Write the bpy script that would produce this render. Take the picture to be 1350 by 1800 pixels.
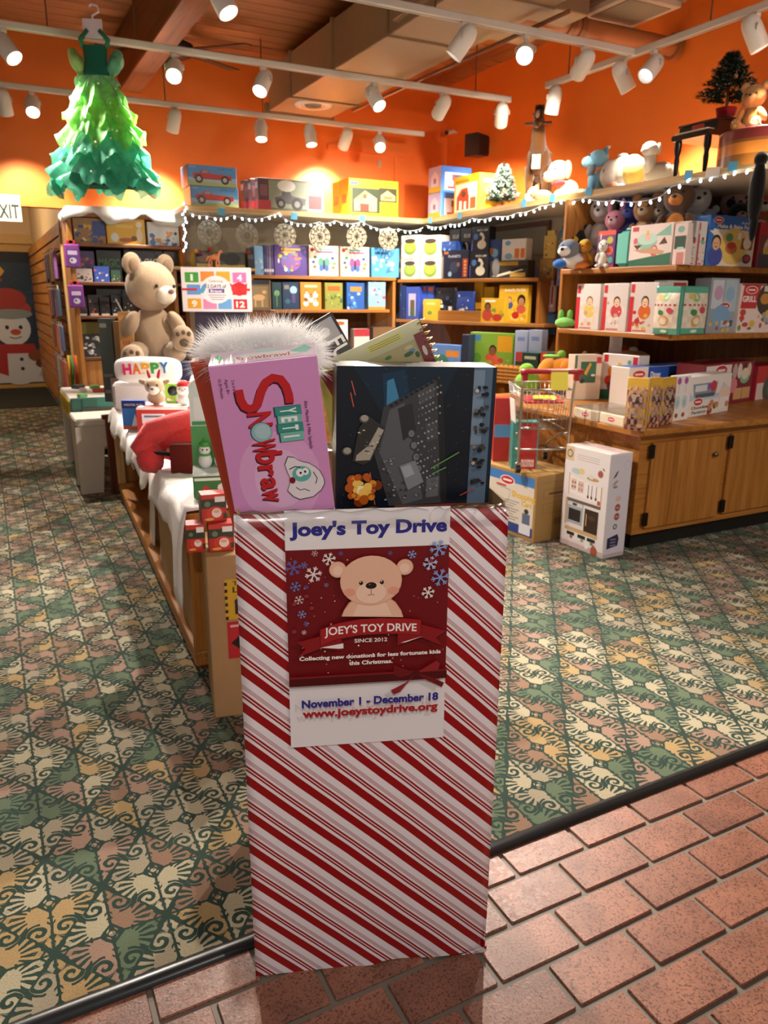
import bpy, bmesh, math, random
import numpy as np
from mathutils import Matrix, Vector, Euler
from mathutils.geometry import tessellate_polygon

for o in list(bpy.data.objects):
    bpy.data.objects.remove(o)
scene = bpy.context.scene
COL = scene.collection
PI = math.pi
R = math.radians

# ------------------------------------------------------------------ camera
# focal length in pixels, pitch, roll and yaw fitted from the photo's straight lines (1350 x 1800)
FPX, PITCH, ROLL, YAW, HC = 1328.7, R(15.917), R(0.4476), R(27.26), 1.28
_f = np.array([math.sin(YAW)*math.cos(PITCH), math.cos(YAW)*math.cos(PITCH), -math.sin(PITCH)])
_r = np.array([math.cos(YAW), -math.sin(YAW), 0.0])
_d = np.cross(_f, _r)
_c, _s = math.cos(ROLL), math.sin(ROLL)
CM = np.array([[_c, -_s, 0], [_s, _c, 0], [0, 0, 1.0]]) @ np.array([_r, _d, _f])
CC = np.array([0, 0, HC])
cam_d = bpy.data.cameras.new('camera')
cam_d.sensor_fit = 'VERTICAL'; cam_d.sensor_height = 36.0; cam_d.lens = FPX/1800*36
cam_d.dof.use_dof = True; cam_d.dof.focus_distance = 1.28; cam_d.dof.aperture_fstop = 9.0
cam_d.clip_start = .02; cam_d.clip_end = 100
cam = bpy.data.objects.new('camera', cam_d); COL.objects.link(cam)
_m = Matrix.Identity(4)
for i in range(3):
    _m[i][0] = CM[0][i]; _m[i][1] = -CM[1][i]; _m[i][2] = -CM[2][i]; _m[i][3] = CC[i]
cam.matrix_world = _m
scene.camera = cam

# ------------------------------------------------------------------ world and exposure
SPOT_W = 165.0          # power of one shop spotlight
w = bpy.data.worlds.new('world'); scene.world = w; w.use_nodes = True
bg = w.node_tree.nodes['Background']
bg.inputs[0].default_value = (1.0, .95, .93, 1); bg.inputs[1].default_value = .27
scene.view_settings.view_transform = 'Standard'; scene.view_settings.look = 'None'
scene.view_settings.exposure = 0.5; scene.view_settings.gamma = 1; scene.view_settings.use_curve_mapping = False

# ------------------------------------------------------------------ pixel -> place
def ray(x, y): return CM.T @ np.array([(x-675)/FPX, (y-900)/FPX, 1.0])
def onZ(x, y, z=0.0): d = ray(x, y); return Vector(CC + d*(z-HC)/d[2])
def onX(x, y, X): d = ray(x, y); return Vector(CC + d*X/d[0])
def onY(x, y, Y): d = ray(x, y); return Vector(CC + d*Y/d[1])
def onD(x, y, D): return Vector(CC + ray(x, y)*D)                 # at depth D along the view axis
def onP(x, y, p0, n):                                             # on the plane through p0 with normal n
    d = ray(x, y); n = np.array(n, float); return Vector(CC + d*((np.array(p0)-CC) @ n)/(d @ n))
def proj(p): v = CM @ (np.array(p, float)-CC); return (675+FPX*v[0]/v[2], 900+FPX*v[1]/v[2])
def line_at(px, p0, d, z):                                        # where the horizontal line p0 + s d at height z crosses column px
    a = CM @ (np.array([p0[0], p0[1], z])-CC); b = CM @ np.array([d[0], d[1], 0.0]); k = (px-675)/FPX
    s = (k*a[2]-a[0])/(b[0]-k*b[2]); return Vector((p0[0]+s*d[0], p0[1]+s*d[1], z))
def z_at(py, p):                                                  # height above point p whose image row is py
    a = CM @ (np.array([p[0], p[1], 0.0])-CC); b = CM @ np.array([0, 0, 1.0]); k = (py-900)/FPX
    return (k*a[2]-a[1])/(b[1]-k*b[2])

# ------------------------------------------------------------------ colours and materials
def lin(c):
    if isinstance(c, str):
        c = c.lstrip('#'); c = [int(c[i:i+2], 16)/255 for i in (0, 2, 4)]
    return tuple((v/12.92 if v <= .04045 else ((v+.055)/1.055)**2.4) for v in c[:3])
class S:                                                           # a node socket with arithmetic
    def __init__(s, nt, sock): s.nt = nt; s.k = sock
    def _m(s, op, *a):
        n = s.nt.nodes.new('ShaderNodeMath'); n.operation = op
        for i, v in enumerate((s,)+a):
            if isinstance(v, S): s.nt.links.new(v.k, n.inputs[i])
            else: n.inputs[i].default_value = v
        return S(s.nt, n.outputs[0])
    def __add__(s, o): return s._m('ADD', o)
    def __sub__(s, o): return s._m('SUBTRACT', o)
    def __mul__(s, o): return s._m('MULTIPLY', o)
    def __truediv__(s, o): return s._m('DIVIDE', o)
    __radd__ = __add__; __rmul__ = __mul__
    def rsub(s, v): return (s*-1.0)+v
    def abs(s): return s._m('ABSOLUTE')
    def sign(s): return s._m('SIGN')
    def rnd(s): return s._m('ROUND')
    def frac(s): return s._m('FRACT')
    def floor(s): return s._m('FLOOR')
    def sin(s): return s._m('SINE')
    def cos(s): return s._m('COSINE')
    def sqrt(s): return s._m('SQRT')
    def atan2(s, o): return s._m('ARCTAN2', o)
    def lt(s, o): return s._m('LESS_THAN', o)
    def gt(s, o): return s._m('GREATER_THAN', o)
    def max(s, o): return s._m('MAXIMUM', o)
    def min(s, o): return s._m('MINIMUM', o)
    def step(s, a, b):                                             # smooth 0..1 between a and b
        n = s.nt.nodes.new('ShaderNodeMapRange'); n.interpolation_type = 'SMOOTHSTEP'
        s.nt.links.new(s.k, n.inputs[0]); n.inputs[1].default_value = a; n.inputs[2].default_value = b
        return S(s.nt, n.outputs[0])
def new_mat(name):
    m = bpy.data.materials.new(name); m.use_nodes = True
    nt = m.node_tree; return m, nt, nt.nodes['Principled BSDF']
def node(nt, t, **kw):
    n = nt.nodes.new(t)
    for k, v in kw.items(): setattr(n, k, v)
    return n
def coords(nt, which='Object'):
    tc = node(nt, 'ShaderNodeTexCoord'); sp = node(nt, 'ShaderNodeSeparateXYZ'); nt.links.new(tc.outputs[which], sp.inputs[0])
    return tc.outputs[which], [S(nt, sp.outputs[i]) for i in range(3)]
def noise(nt, vec, scale, detail=3, rough=.55, mapscale=None):
    if mapscale:
        mp = node(nt, 'ShaderNodeMapping'); mp.inputs['Scale'].default_value = mapscale; nt.links.new(vec, mp.inputs[0]); vec = mp.outputs[0]
    n = node(nt, 'ShaderNodeTexNoise'); n.inputs['Scale'].default_value = scale; n.inputs['Detail'].default_value = detail; n.inputs['Roughness'].default_value = rough
    nt.links.new(vec, n.inputs['Vector']); return n.outputs[0]
def mix(nt, f, a, b, blend='MIX'):
    n = node(nt, 'ShaderNodeMix', data_type='RGBA', blend_type=blend)
    for i, v in ((0, f), (6, a), (7, b)):
        if isinstance(v, S): v = v.k
        if hasattr(v, 'is_linked'): nt.links.new(v, n.inputs[i])
        elif i == 0: n.inputs[0].default_value = v
        else: n.inputs[i].default_value = (*v[:3], 1)
    return n.outputs[2]
def ramp(nt, fac, stops, interp='LINEAR'):
    n = node(nt, 'ShaderNodeValToRGB'); cr = n.color_ramp; cr.interpolation = interp
    while len(cr.elements) < len(stops): cr.elements.new(.5)
    for e, (p, c) in zip(cr.elements, stops): e.position = p; e.color = (*c, 1)
    nt.links.new(fac.k if isinstance(fac, S) else fac, n.inputs[0]); return n.outputs[0]
def bump(nt, b, h, strength=.2, dist=.002):
    n = node(nt, 'ShaderNodeBump'); n.inputs['Strength'].default_value = strength; n.inputs['Distance'].default_value = dist
    nt.links.new(h.k if isinstance(h, S) else h, n.inputs['Height']); nt.links.new(n.outputs[0], b.inputs['Normal'])
MAT = {}
def attr_mat(name, rough, sheen=0, coat=0, metal=0, bumpscale=0, bumpstr=.2, vary=0, spec=.5, trans=0, sss=0):
    m, nt, b = new_mat(name)
    a = node(nt, 'ShaderNodeAttribute', attribute_name='Col'); c = a.outputs['Color']
    vec, _ = coords(nt)
    if vary:
        n = noise(nt, vec, 14, 4); c = mix(nt, 1.0, c, ramp(nt, n, [(.25, (1-vary,)*3), (.75, (1+0*vary,)*3)]), 'MULTIPLY')
    nt.links.new(c, b.inputs['Base Color'])
    b.inputs['Roughness'].default_value = rough; b.inputs['Metallic'].default_value = metal
    b.inputs['Specular IOR Level'].default_value = spec
    if sheen: b.inputs['Sheen Weight'].default_value = sheen; b.inputs['Sheen Roughness'].default_value = .5
    if coat: b.inputs['Coat Weight'].default_value = coat; b.inputs['Coat Roughness'].default_value = .12
    if bumpscale: bump(nt, b, noise(nt, vec, bumpscale, 3), bumpstr, .004)
    if trans: b.inputs['Transmission Weight'].default_value = trans
    MAT[name] = m; return m
attr_mat('card', .55, vary=.06)
attr_mat('gloss', .28, spec=.5)
attr_mat('print', .38)
attr_mat('plastic', .35)
attr_mat('plush', .95, sheen=.35, bumpscale=160, bumpstr=.7, spec=.1, vary=.14)
attr_mat('cloth', .9, sheen=.15, bumpscale=90, bumpstr=.25, spec=.15)
attr_mat('metal', .28, metal=1.0)
attr_mat('paint', .5, vary=.05)
attr_mat('kraft', .75, vary=.12, bumpscale=25, bumpstr=.1, spec=.2)
attr_mat('needle', .7, spec=.2)
def fur_material():
    m, nt, b = new_mat('fur'); a = node(nt, 'ShaderNodeAttribute', attribute_name='Col'); nt.links.new(a.outputs['Color'], b.inputs['Base Color']); b.inputs['Roughness'].default_value = .6
    tl = node(nt, 'ShaderNodeBsdfTranslucent'); nt.links.new(a.outputs['Color'], tl.inputs[0]); mx = node(nt, 'ShaderNodeMixShader'); mx.inputs[0].default_value = .5
    nt.links.new(b.outputs[0], mx.inputs[1]); nt.links.new(tl.outputs[0], mx.inputs[2]); nt.links.new(mx.outputs[0], nt.nodes['Material Output'].inputs[0]); MAT['fur'] = m
fur_material()
def wood(name, c0, c1, c2, axis=2, rough=.45, scale=1.0):
    m, nt, b = new_mat(name); vec, _ = coords(nt)
    sc = [14*scale]*3; sc[axis] = 1.1*scale
    n1 = noise(nt, vec, 1.6, 5, .6, sc)
    sc2 = [90*scale]*3; sc2[axis] = 3*scale
    n2 = noise(nt, vec, 1.0, 2, .5, sc2)
    c = ramp(nt, n1, [(.28, lin(c0)), (.5, lin(c1)), (.74, lin(c2))])
    c = mix(nt, 1.0, c, ramp(nt, n2, [(.3, (.72,)*3), (.6, (1,)*3)]), 'MULTIPLY')
    nt.links.new(c, b.inputs['Base Color']); b.inputs['Roughness'].default_value = rough
    bump(nt, b, n2, .12, .001); MAT[name] = m
for ax, nm in enumerate('xyz'):
    wood('oak_'+nm, '#965a1c', '#b0712d', '#c0833e', ax)
    wood('dark_'+nm, '#5a3212', '#74441d', '#8a5528', ax)
    wood('pine_'+nm, '#cfa05a', '#dcb272', '#e6c48c', ax)
def flat(name, c, rough=.6, emit=0, metal=0, spec=.5, alpha=1, trans=0, ec=None):
    m, nt, b = new_mat(name); b.inputs['Base Color'].default_value = (*lin(c), 1); b.inputs['Roughness'].default_value = rough
    b.inputs['Metallic'].default_value = metal; b.inputs['Specular IOR Level'].default_value = spec
    if emit: b.inputs['Emission Color'].default_value = (*lin(ec or c), 1); b.inputs['Emission Strength'].default_value = emit
    if trans: b.inputs['Transmission Weight'].default_value = trans
    b.inputs['Alpha'].default_value = alpha
    MAT[name] = m; return m

def film_material():
    m, nt, b = new_mat('film'); tr = node(nt, 'ShaderNodeBsdfTransparent'); gl = node(nt, 'ShaderNodeBsdfGlossy'); gl.inputs['Roughness'].default_value = .12
    mx = node(nt, 'ShaderNodeMixShader'); fr = node(nt, 'ShaderNodeFresnel'); fr.inputs[0].default_value = 1.5
    f = S(nt, fr.outputs[0])*.7+.04; nt.links.new(f.k, mx.inputs[0]); nt.links.new(tr.outputs[0], mx.inputs[1]); nt.links.new(gl.outputs[0], mx.inputs[2])
    nt.links.new(mx.outputs[0], nt.nodes['Material Output'].inputs[0]); MAT['film'] = m
film_material()

# ------------------------------------------------------------------ mesh builder
class MB:
    def __init__(s, col='#ffffff'): s.v = []; s.f = []; s.c = []; s.m = Matrix.Identity(4); s.col = lin(col); s.sm = []; s.smooth = False
    def C(s, c): s.col = lin(c); return s
    def T(s, loc=(0, 0, 0), rot=(0, 0, 0), sc=(1, 1, 1)):
        s.m = Matrix.LocRotScale(Vector(loc), Euler(rot), Vector(sc)); return s
    def add(s, vs, fs, col=None, smooth=None):
        b = len(s.v); m = s.m
        s.v += [tuple(m @ Vector(p)) for p in vs]
        c = s.col if col is None else lin(col); sm = s.smooth if smooth is None else smooth
        for f in fs: s.f.append([b+i for i in f]); s.c.append(c); s.sm.append(sm)
        return s
    def box(s, lo, hi, col=None):
        x0, y0, z0 = lo; x1, y1, z1 = hi
        return s.add([(x0,y0,z0),(x1,y0,z0),(x1,y1,z0),(x0,y1,z0),(x0,y0,z1),(x1,y0,z1),(x1,y1,z1),(x0,y1,z1)],
                     [(0,3,2,1),(4,5,6,7),(0,1,5,4),(1,2,6,5),(2,3,7,6),(3,0,4,7)], col, False)
    def bbox(s, lo, hi, r=.004, col=None):                        # a box with bevelled edges
        x0, y0, z0 = lo; x1, y1, z1 = hi; vs = []; r = min(r, (x1-x0)/4.2, (y1-y0)/4.2, (z1-z0)/4.2)
        for z, i in ((z0, .6*r), (z0+r, 0), (z1-r, 0), (z1, .6*r)):
            k = r
            vs += [(p, q, z) for p, q in ((x0+i+k,y0+i),(x1-i-k,y0+i),(x1-i,y0+i+k),(x1-i,y1-i-k),(x1-i-k,y1-i),(x0+i+k,y1-i),(x0+i,y1-i-k),(x0+i,y0+i+k))]
        fs = [tuple(range(7, -1, -1)), tuple(range(24, 32))]
        for l in range(3):
            for j in range(8): a = l*8+j; b = l*8+(j+1) % 8; fs.append((a, b, b+8, a+8))
        return s.add(vs, fs, col, False)
    def rot_box(s, c, size, rot=(0, 0, 0), col=None, bev=0):
        om = s.m; s.m = om @ Matrix.LocRotScale(Vector(c), Euler(rot), Vector((1, 1, 1)))
        h = Vector(size)/2; (s.bbox(-h, h, bev, col) if bev else s.box(-h, h, col)); s.m = om; return s
    def cyl(s, p0, p1, r0, r1=None, n=12, col=None, caps=True, smooth=True):
        p0 = Vector(p0); p1 = Vector(p1); r1 = r0 if r1 is None else r1
        z = (p1-p0).normalized(); x = z.orthogonal().normalized(); y = z.cross(x)
        vs = []
        for p, r in ((p0, r0), (p1, r1)):
            for i in range(n): a = 2*PI*i/n; vs.append(p+x*r*math.cos(a)+y*r*math.sin(a))
        fs = [(i, (i+1) % n, n+(i+1) % n, n+i) for i in range(n)]
        s.add(vs, fs, col, smooth)
        if caps: s.add(vs, [tuple(range(n-1, -1, -1)), tuple(range(n, 2*n))], col, False)
        return s
    def tube(s, pts, r, n=8, col=None, closed=False, caps=True):
        P = [Vector(p) for p in pts]; k = len(P); vs = []; x = None
        rr = r if isinstance(r, (list, tuple)) else [r]*k
        for i, p in enumerate(P):
            if closed: t = P[(i+1) % k]-P[i-1]
            else: t = P[min(i+1, k-1)]-P[max(i-1, 0)]
            t.normalize()
            x = (t.orthogonal() if x is None else x-t*x.dot(t)).normalized(); y = t.cross(x)
            for j in range(n): a = 2*PI*j/n; vs.append(p+(x*math.cos(a)+y*math.sin(a))*rr[i])
        fs = []
        for i in range(k if closed else k-1):
            for j in range(n):
                a = i*n+j; b = i*n+(j+1) % n; c = ((i+1) % k)*n+(j+1) % n; d = ((i+1) % k)*n+j; fs.append((a, b, c, d))
        if caps and not closed: fs += [tuple(range(n-1, -1, -1)), tuple(range((k-1)*n, k*n))]
        return s.add(vs, fs, col, True)
    def ell(s, c, r, rot=(0, 0, 0), col=None, n=16, h=10, lump=0, seed=0):
        r = (r, r, r) if not hasattr(r, '__len__') else r
        om = s.m; s.m = om @ Matrix.LocRotScale(Vector(c), Euler(rot), Vector(r)); rn = random.Random(seed)
        vs = [(0, 0, -1)]
        for i in range(1, h):
            t = -PI/2+PI*i/h
            for j in range(n):
                a = 2*PI*j/n; k = 1+(rn.random()-.5)*lump; vs.append((math.cos(t)*math.cos(a)*k, math.cos(t)*math.sin(a)*k, math.sin(t)*k))
        vs.append((0, 0, 1)); L = len(vs)-1; fs = []
        for j in range(n): fs.append((0, 1+(j+1) % n, 1+j)); fs.append((L, L-n+j, L-n+(j+1) % n))
        for i in range(h-2):
            for j in range(n): a = 1+i*n+j; b = 1+i*n+(j+1) % n; fs.append((a, b, b+n, a+n))
        s.add(vs, fs, col, True); s.m = om; return s
    def lathe(s, prof, n=24, col=None, smooth=True, close=False):   # (r, z) profile about the local z axis
        vs = []; k = len(prof)
        for r, z in prof:
            for j in range(n): a = 2*PI*j/n; vs.append((r*math.cos(a), r*math.sin(a), z))
        fs = [(i*n+j, i*n+(j+1) % n, (i+1)*n+(j+1) % n, (i+1)*n+j) for i in range(k-1) for j in range(n)]
        if close: fs += [tuple(range(n-1, -1, -1)), tuple(range((k-1)*n, k*n))]
        return s.add(vs, fs, col, smooth)
    def prism(s, poly, y0, y1, col=None):                          # polygon in x,z extruded along y
        n = len(poly); vs = [(x, y0, z) for x, z in poly]+[(x, y1, z) for x, z in poly]
        tris = tessellate_polygon([[Vector((x, z, 0)) for x, z in poly]])
        fs = [tuple(t) for t in tris]+[(t[2]+n, t[1]+n, t[0]+n) for t in tris]
        fs += [(i, (i+1) % n, n+(i+1) % n, n+i) for i in range(n)]
        return s.add(vs, fs, col, False)
    def build(s, name, mat, parent=None, loc=None, rot=None, kind=None):
        me = bpy.data.meshes.new(name); me.from_pydata(s.v, [], s.f)
        lens = [len(f) for f in s.f]
        a = me.color_attributes.new('Col', 'FLOAT_COLOR', 'CORNER')
        arr = np.ones((sum(lens), 4), np.float32); arr[:, :3] = np.repeat(np.array(s.c, np.float32), lens, axis=0)
        a.data.foreach_set('color', arr.ravel())
        me.polygons.foreach_set('use_smooth', s.sm)
        me.materials.append(MAT[mat] if isinstance(mat, str) else mat)
        me.update()
        o = bpy.data.objects.new(name, me); COL.objects.link(o)
        if parent is not None: o.parent = parent
        if loc is not None: o.location = loc
        if rot is not None: o.rotation_euler = rot
        if kind: o['kind'] = kind
        return o
def fixn(o):                                                       # consistent outward normals
    bm = bmesh.new(); bm.from_mesh(o.data); bmesh.ops.recalc_face_normals(bm, faces=bm.faces); bm.to_mesh(o.data); bm.free(); return o

# ------------------------------------------------------------------ scene objects
def tag(o, label, cat, group=None):
    o['label'] = label; o['category'] = cat
    if group: o['group'] = group
    return o
def thing(name, label, cat, loc=(0, 0, 0), rotz=0, group=None, rot=None):
    o = bpy.data.objects.new(name, None); COL.objects.link(o); o.empty_display_size = .05
    o.location = loc; o.rotation_euler = rot or (0, 0, rotz); return tag(o, label, cat, group)
def struct(o, label=None):
    o['kind'] = 'structure'
    if label: o['label'] = label
    return o
def clone(root, parent=None):
    c = root.copy(); COL.objects.link(c); c.parent = parent
    for ch in list(root.children): clone(ch, c)
    return c

# ------------------------------------------------------------------ flat print (lettering and pictures on packages)
_TXT = {}
def text_tris(s, bold=0.0, shear=0.0):
    k = (s, bold, shear)
    if k not in _TXT:
        cu = bpy.data.curves.new('lettering', 'FONT'); cu.body = s; cu.size = 1; cu.offset = bold; cu.shear = shear; cu.resolution_u = 3; cu.align_x = 'CENTER'
        o = bpy.data.objects.new('lettering', cu); COL.objects.link(o)
        dg = bpy.context.evaluated_depsgraph_get(); dg.update(); me = o.evaluated_get(dg).to_mesh()
        vs = [(v.co.x, v.co.y) for v in me.vertices]; fs = [tuple(p.vertices) for p in me.polygons]
        o.evaluated_get(dg).to_mesh_clear(); bpy.data.objects.remove(o); bpy.data.curves.remove(cu)
        if vs:
            xs = [v[0] for v in vs]; cx = (min(xs)+max(xs))/2; vs = [(x-cx, y) for x, y in vs]; wd = max(xs)-min(xs)
        else: wd = 1
        _TXT[k] = (vs, fs, wd)
    return _TXT[k]
class PR:
    """Flat print w x h metres, drawn in 0..1 units (aspect kept for circles); origin at the lower left, facing -y."""
    def __init__(s, w, h, dz=0): s.w = w; s.h = h; s.b = MB(); s.k = 12; s.dz = .000025
    def _q(s, pts): s.k += 1; return [(x*s.w-s.w/2, -s.dz*s.k, y*s.h) for x, y in pts]
    def poly(s, pts, c):
        tr = tessellate_polygon([[Vector((p[0]*s.w, p[1]*s.h, 0)) for p in pts]]); v = s._q(pts)
        for t in tr:
            a, b, d = (pts[i] for i in t); cr = (b[0]-a[0])*(d[1]-a[1])-(b[1]-a[1])*(d[0]-a[0])
            s.b.add([v[i] for i in t], [(0, 1, 2) if cr > 0 else (0, 2, 1)], c, False)
        return s
    def rect(s, x0, y0, x1, y1, c): s.b.add(s._q([(x0,y0),(x1,y0),(x1,y1),(x0,y1)]), [(0,1,2,3)], c, False); return s
    def ell(s, cx, cy, rx, ry, c, n=16, rot=0):                    # rx, ry in units of the width
        pts = []
        for i in range(n):
            a = 2*PI*i/n; x = rx*math.cos(a); y = ry*math.sin(a)
            pts.append((cx+x*math.cos(rot)-y*math.sin(rot), cy+(x*math.sin(rot)+y*math.cos(rot))*s.w/s.h))
        s.b.add(s._q(pts), [tuple(range(n))], c, False); return s
    def line(s, pts, t, c):                                        # stroke, thickness t in units of the width
        P = [Vector((x*s.w, y*s.h)) for x, y in pts]; L = []; Rr = []; T = t*s.w/2
        for i, p in enumerate(P):
            d = (P[min(i+1, len(P)-1)]-P[max(i-1, 0)]); d.normalize(); n = Vector((-d.y, d.x))*T
            L.append(p+n); Rr.append(p-n)
        s.k += 1; y = -s.dz*s.k; vs = [(p.x-s.w/2, y, p.y) for p in L]+[(p.x-s.w/2, y, p.y) for p in Rr]; n = len(P)
        s.b.add(vs, [(i+1, i, n+i, n+i+1) for i in range(n-1)], c, False); return s
    def text(s, t, cx, cy, size, c, fit=None, bold=.015, rot=0, shear=0.0, arc=0):  # size: cap height-ish in units of h; fit: width in units of w
        vs, fs, wd = text_tris(t, bold, shear); k = size*s.h/.72; kx = k
        if fit: kx = fit*s.w/wd
        s.k += 1; y = -s.dz*s.k; ca, sa = math.cos(rot), math.sin(rot); out = []
        for a, b in vs:
            b = b*k-.36*k; a = a*kx
            if arc: b += -arc*(a/s.w)**2*s.h
            out.append((cx*s.w-s.w/2+a*ca-b*sa, y, cy*s.h+a*sa+b*ca))
        fs2 = []
        for f in fs:
            a, b, d = out[f[0]], out[f[1]], out[f[2]]
            cr = (b[0]-a[0])*(d[2]-a[2])-(b[2]-a[2])*(d[0]-a[0]); fs2.append(f if cr > 0 else tuple(reversed(f)))
        s.b.add(out, fs2, c, False); return s
    def flake(s, cx, cy, r, c):
        for k in range(3):
            a = PI*k/3+.2; dx, dy = r*math.cos(a), r*math.sin(a)*s.w/s.h
            s.line([(cx-dx, cy-dy), (cx+dx, cy+dy)], r*.16, c)
        for k in range(6):
            a = PI*k/3+.2
            for q in (-.5, .5):
                bx, by = cx+.55*r*math.cos(a), cy+.55*r*math.sin(a)*s.w/s.h
                s.line([(bx, by), (bx+.4*r*math.cos(a+q*1.4), by+.4*r*math.sin(a+q*1.4)*s.w/s.h)], r*.12, c)
        return s
    def put(s, name, parent, loc=(0, 0, 0), rot=(0, 0, 0), mat='print'):
        return s.b.build(name, mat, parent, loc, rot)
# ================================================================== the setting
XW, YW, ZC = 4.12, 6.75, 3.17           # right wall, back wall, ceiling
ZS, XS, YS = 1.93, 3.50, 6.10           # white display shelf: height, front edge on the right wall, front edge on the back wall
YPASS = 11.9                            # end wall of the passage on the left
XPASS = .70                             # right side of that passage

def carpet_material():
    m, nt, b = new_mat('carpet'); vec, (x, y, z) = coords(nt)
    DX, DY = .222, .2945
    wob = S(nt, noise(nt, vec, 60, 2))
    x = x+(wob-.5)*.006; y = y+(S(nt, noise(nt, vec, 53, 2))-.5)*.006
    u = (x-.086)/DX; v = (y-2.270)/DY
    a = u+v; c = u-v; ra = a.rnd(); rc = c.rnd(); da = a-ra; dc = c-rc
    dx = (da+dc)*(DX/2); dy = (da-dc)*(DY/2)
    px = dx.abs(); py = dy.abs()
    quad = dx.sign()+dy.sign()*2.1
    cb = node(nt, 'ShaderNodeCombineXYZ')
    for i, q in enumerate((ra, rc, quad)): nt.links.new(q.k, cb.inputs[i])
    wn = node(nt, 'ShaderNodeTexWhiteNoise', noise_dimensions='3D'); nt.links.new(cb.outputs[0], wn.inputs['Vector'])
    pal = ramp(nt, wn.outputs['Value'], [(0, lin('#aea388')), (.24, lin('#9b7d6c')), (.40, lin('#a88c60')), (.54, lin('#5d6b54')), (.72, lin('#9c907a')), (.86, lin('#8a6c58'))], 'CONSTANT')
    # palmette: a blob with rays opening sideways
    fx = px-.024; fy = py-.026; r = (fx*fx*.9+fy*fy*1.05).sqrt(); th = fy.atan2(fx)
    rays = (th*17.0).cos()
    reach = rays.step(-.2, .3)*.036+.024
    side = fx.gt(-.021)
    fan = reach.gt(r)*side
    # stem from the blob up to the curl, curl with a dark spiral line, tip towards the lattice crossing
    curlx = px-.026; curly = py-.082; cr = (curlx*curlx+curly*curly).sqrt()
    disc = cr.lt(.028)
    stem = ((px-.027).abs()).lt(.019)*py.gt(.02)*py.lt(.07)
    tip = py.gt(.080)*py.lt(.128)*(px*1.0).lt((py*-.40)+.060)*px.gt(.005)
    ct = curly.atan2(curlx)
    spiral = ((ct*-1.0+cr*330.0+1.0).sin()).gt(-.02)*cr.lt(.024)*cr.gt(.002)
    ring = ((cr-.0275).abs()).lt(.003)*(curlx.gt(-.004).max(curly.gt(.012)))*fy.gt(.024)
    light = fan.max(disc).max(stem).max(tip)
    light = light*spiral.rsub(1.0)*ring.rsub(1.0)
    # medallion: dark diamond with a pale bead
    L1 = px+py*.85
    light = light*L1.gt(.027)
    bead = (px*px+py*py).lt(.000045).max(((L1-.016).abs()).lt(.0024)*((px-.008).abs()).lt(.0026))
    # dark lattice along the diamond edges with little pale lozenges beside it
    edge = da.abs().max(dc.abs())
    other = da.abs().min(dc.abs())
    lat = edge.gt(.478)*other.gt(.20)
    loz = edge.gt(.375)*edge.lt(.462)*(((da.abs().min(dc.abs())*11.0).frac()).gt(.30))*da.abs().min(dc.abs()).gt(.27)
    light = light*edge.lt(.468).max(fan)
    light = light.max(loz*.8)*lat.rsub(1.0)*px.gt(.003)*py.gt(.003)
    light = light.max(bead)
    n1 = S(nt, noise(nt, vec, 260, 2)); fuzzy = light*(n1.step(.25, .55)*.3+.72)
    dark = mix(nt, noise(nt, vec, 7, 3), lin('#1d322b'), lin('#30443a'))
    colr = mix(nt, fuzzy, dark, pal)
    wear = ramp(nt, noise(nt, vec, 1.1, 3), [(.3, (.80, .80, .80)), (.7, (1.0, 1.0, .98))])
    colr = mix(nt, 1.0, colr, wear, 'MULTIPLY')
    nt.links.new(colr, b.inputs['Base Color']); b.inputs['Roughness'].default_value = .95; b.inputs['Specular IOR Level'].default_value = .15
    b.inputs['Sheen Weight'].default_value = .1
    bump(nt, b, light*.5+n1*.6, .5, .004); MAT['carpet'] = m
carpet_material()
def brick_material():
    m, nt, b = new_mat('brick'); vec, _ = coords(nt)
    oi = node(nt, 'ShaderNodeObjectInfo'); va = node(nt, 'ShaderNodeVectorMath', operation='ADD'); sc = node(nt, 'ShaderNodeVectorMath', operation='SCALE')
    cb = node(nt, 'ShaderNodeCombineXYZ'); nt.links.new(oi.outputs['Random'], cb.inputs[0]); nt.links.new(oi.outputs['Random'], cb.inputs[2])
    nt.links.new(cb.outputs[0], sc.inputs[0]); sc.inputs['Scale'].default_value = 37
    nt.links.new(vec, va.inputs[0]); nt.links.new(sc.outputs[0], va.inputs[1]); v = va.outputs[0]
    base = ramp(nt, oi.outputs['Random'], [(0, lin('#98644f')), (.35, lin('#a46e57')), (.7, lin('#9d6953')), (1, lin('#8d5c49'))])
    big = ramp(nt, noise(nt, v, 11, 4), [(.34, (.70, .68, .68)), (.62, (1.02, 1.0, 1.0))])
    pits = ramp(nt, noise(nt, v, 190, 3, .6), [(.35, (.34, .31, .30)), (.50, (1, 1, 1))])
    c = mix(nt, 1.0, mix(nt, 1.0, base, big, 'MULTIPLY'), pits, 'MULTIPLY')
    nt.links.new(c, b.inputs['Base Color'])
    rr = ramp(nt, noise(nt, v, 120, 3), [(.3, (.5, .5, .5)), (.7, (.33, .33, .33))]); nt.links.new(rr, b.inputs['Roughness'])
    bump(nt, b, noise(nt, v, 170, 4, .65), .28, .002); MAT['brick'] = m
brick_material()
def wall_paint(name, c0, c1):
    m, nt, b = new_mat(name); vec, _ = coords(nt)
    c = ramp(nt, noise(nt, vec, 1.3, 4), [(.3, lin(c0)), (.7, lin(c1))])
    nt.links.new(c, b.inputs['Base Color']); b.inputs['Roughness'].default_value = .55
    bump(nt, b, noise(nt, vec, 120, 2), .08, .001); MAT[name] = m
wall_paint('orange', '#e4701f', '#ea7a28')
wall_paint('cream', '#dcbb84', '#e3c594')
wall_paint('greige', '#bcab8e', '#c6b699')
wall_paint('mortar', '#6c6459', '#80766a')
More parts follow.
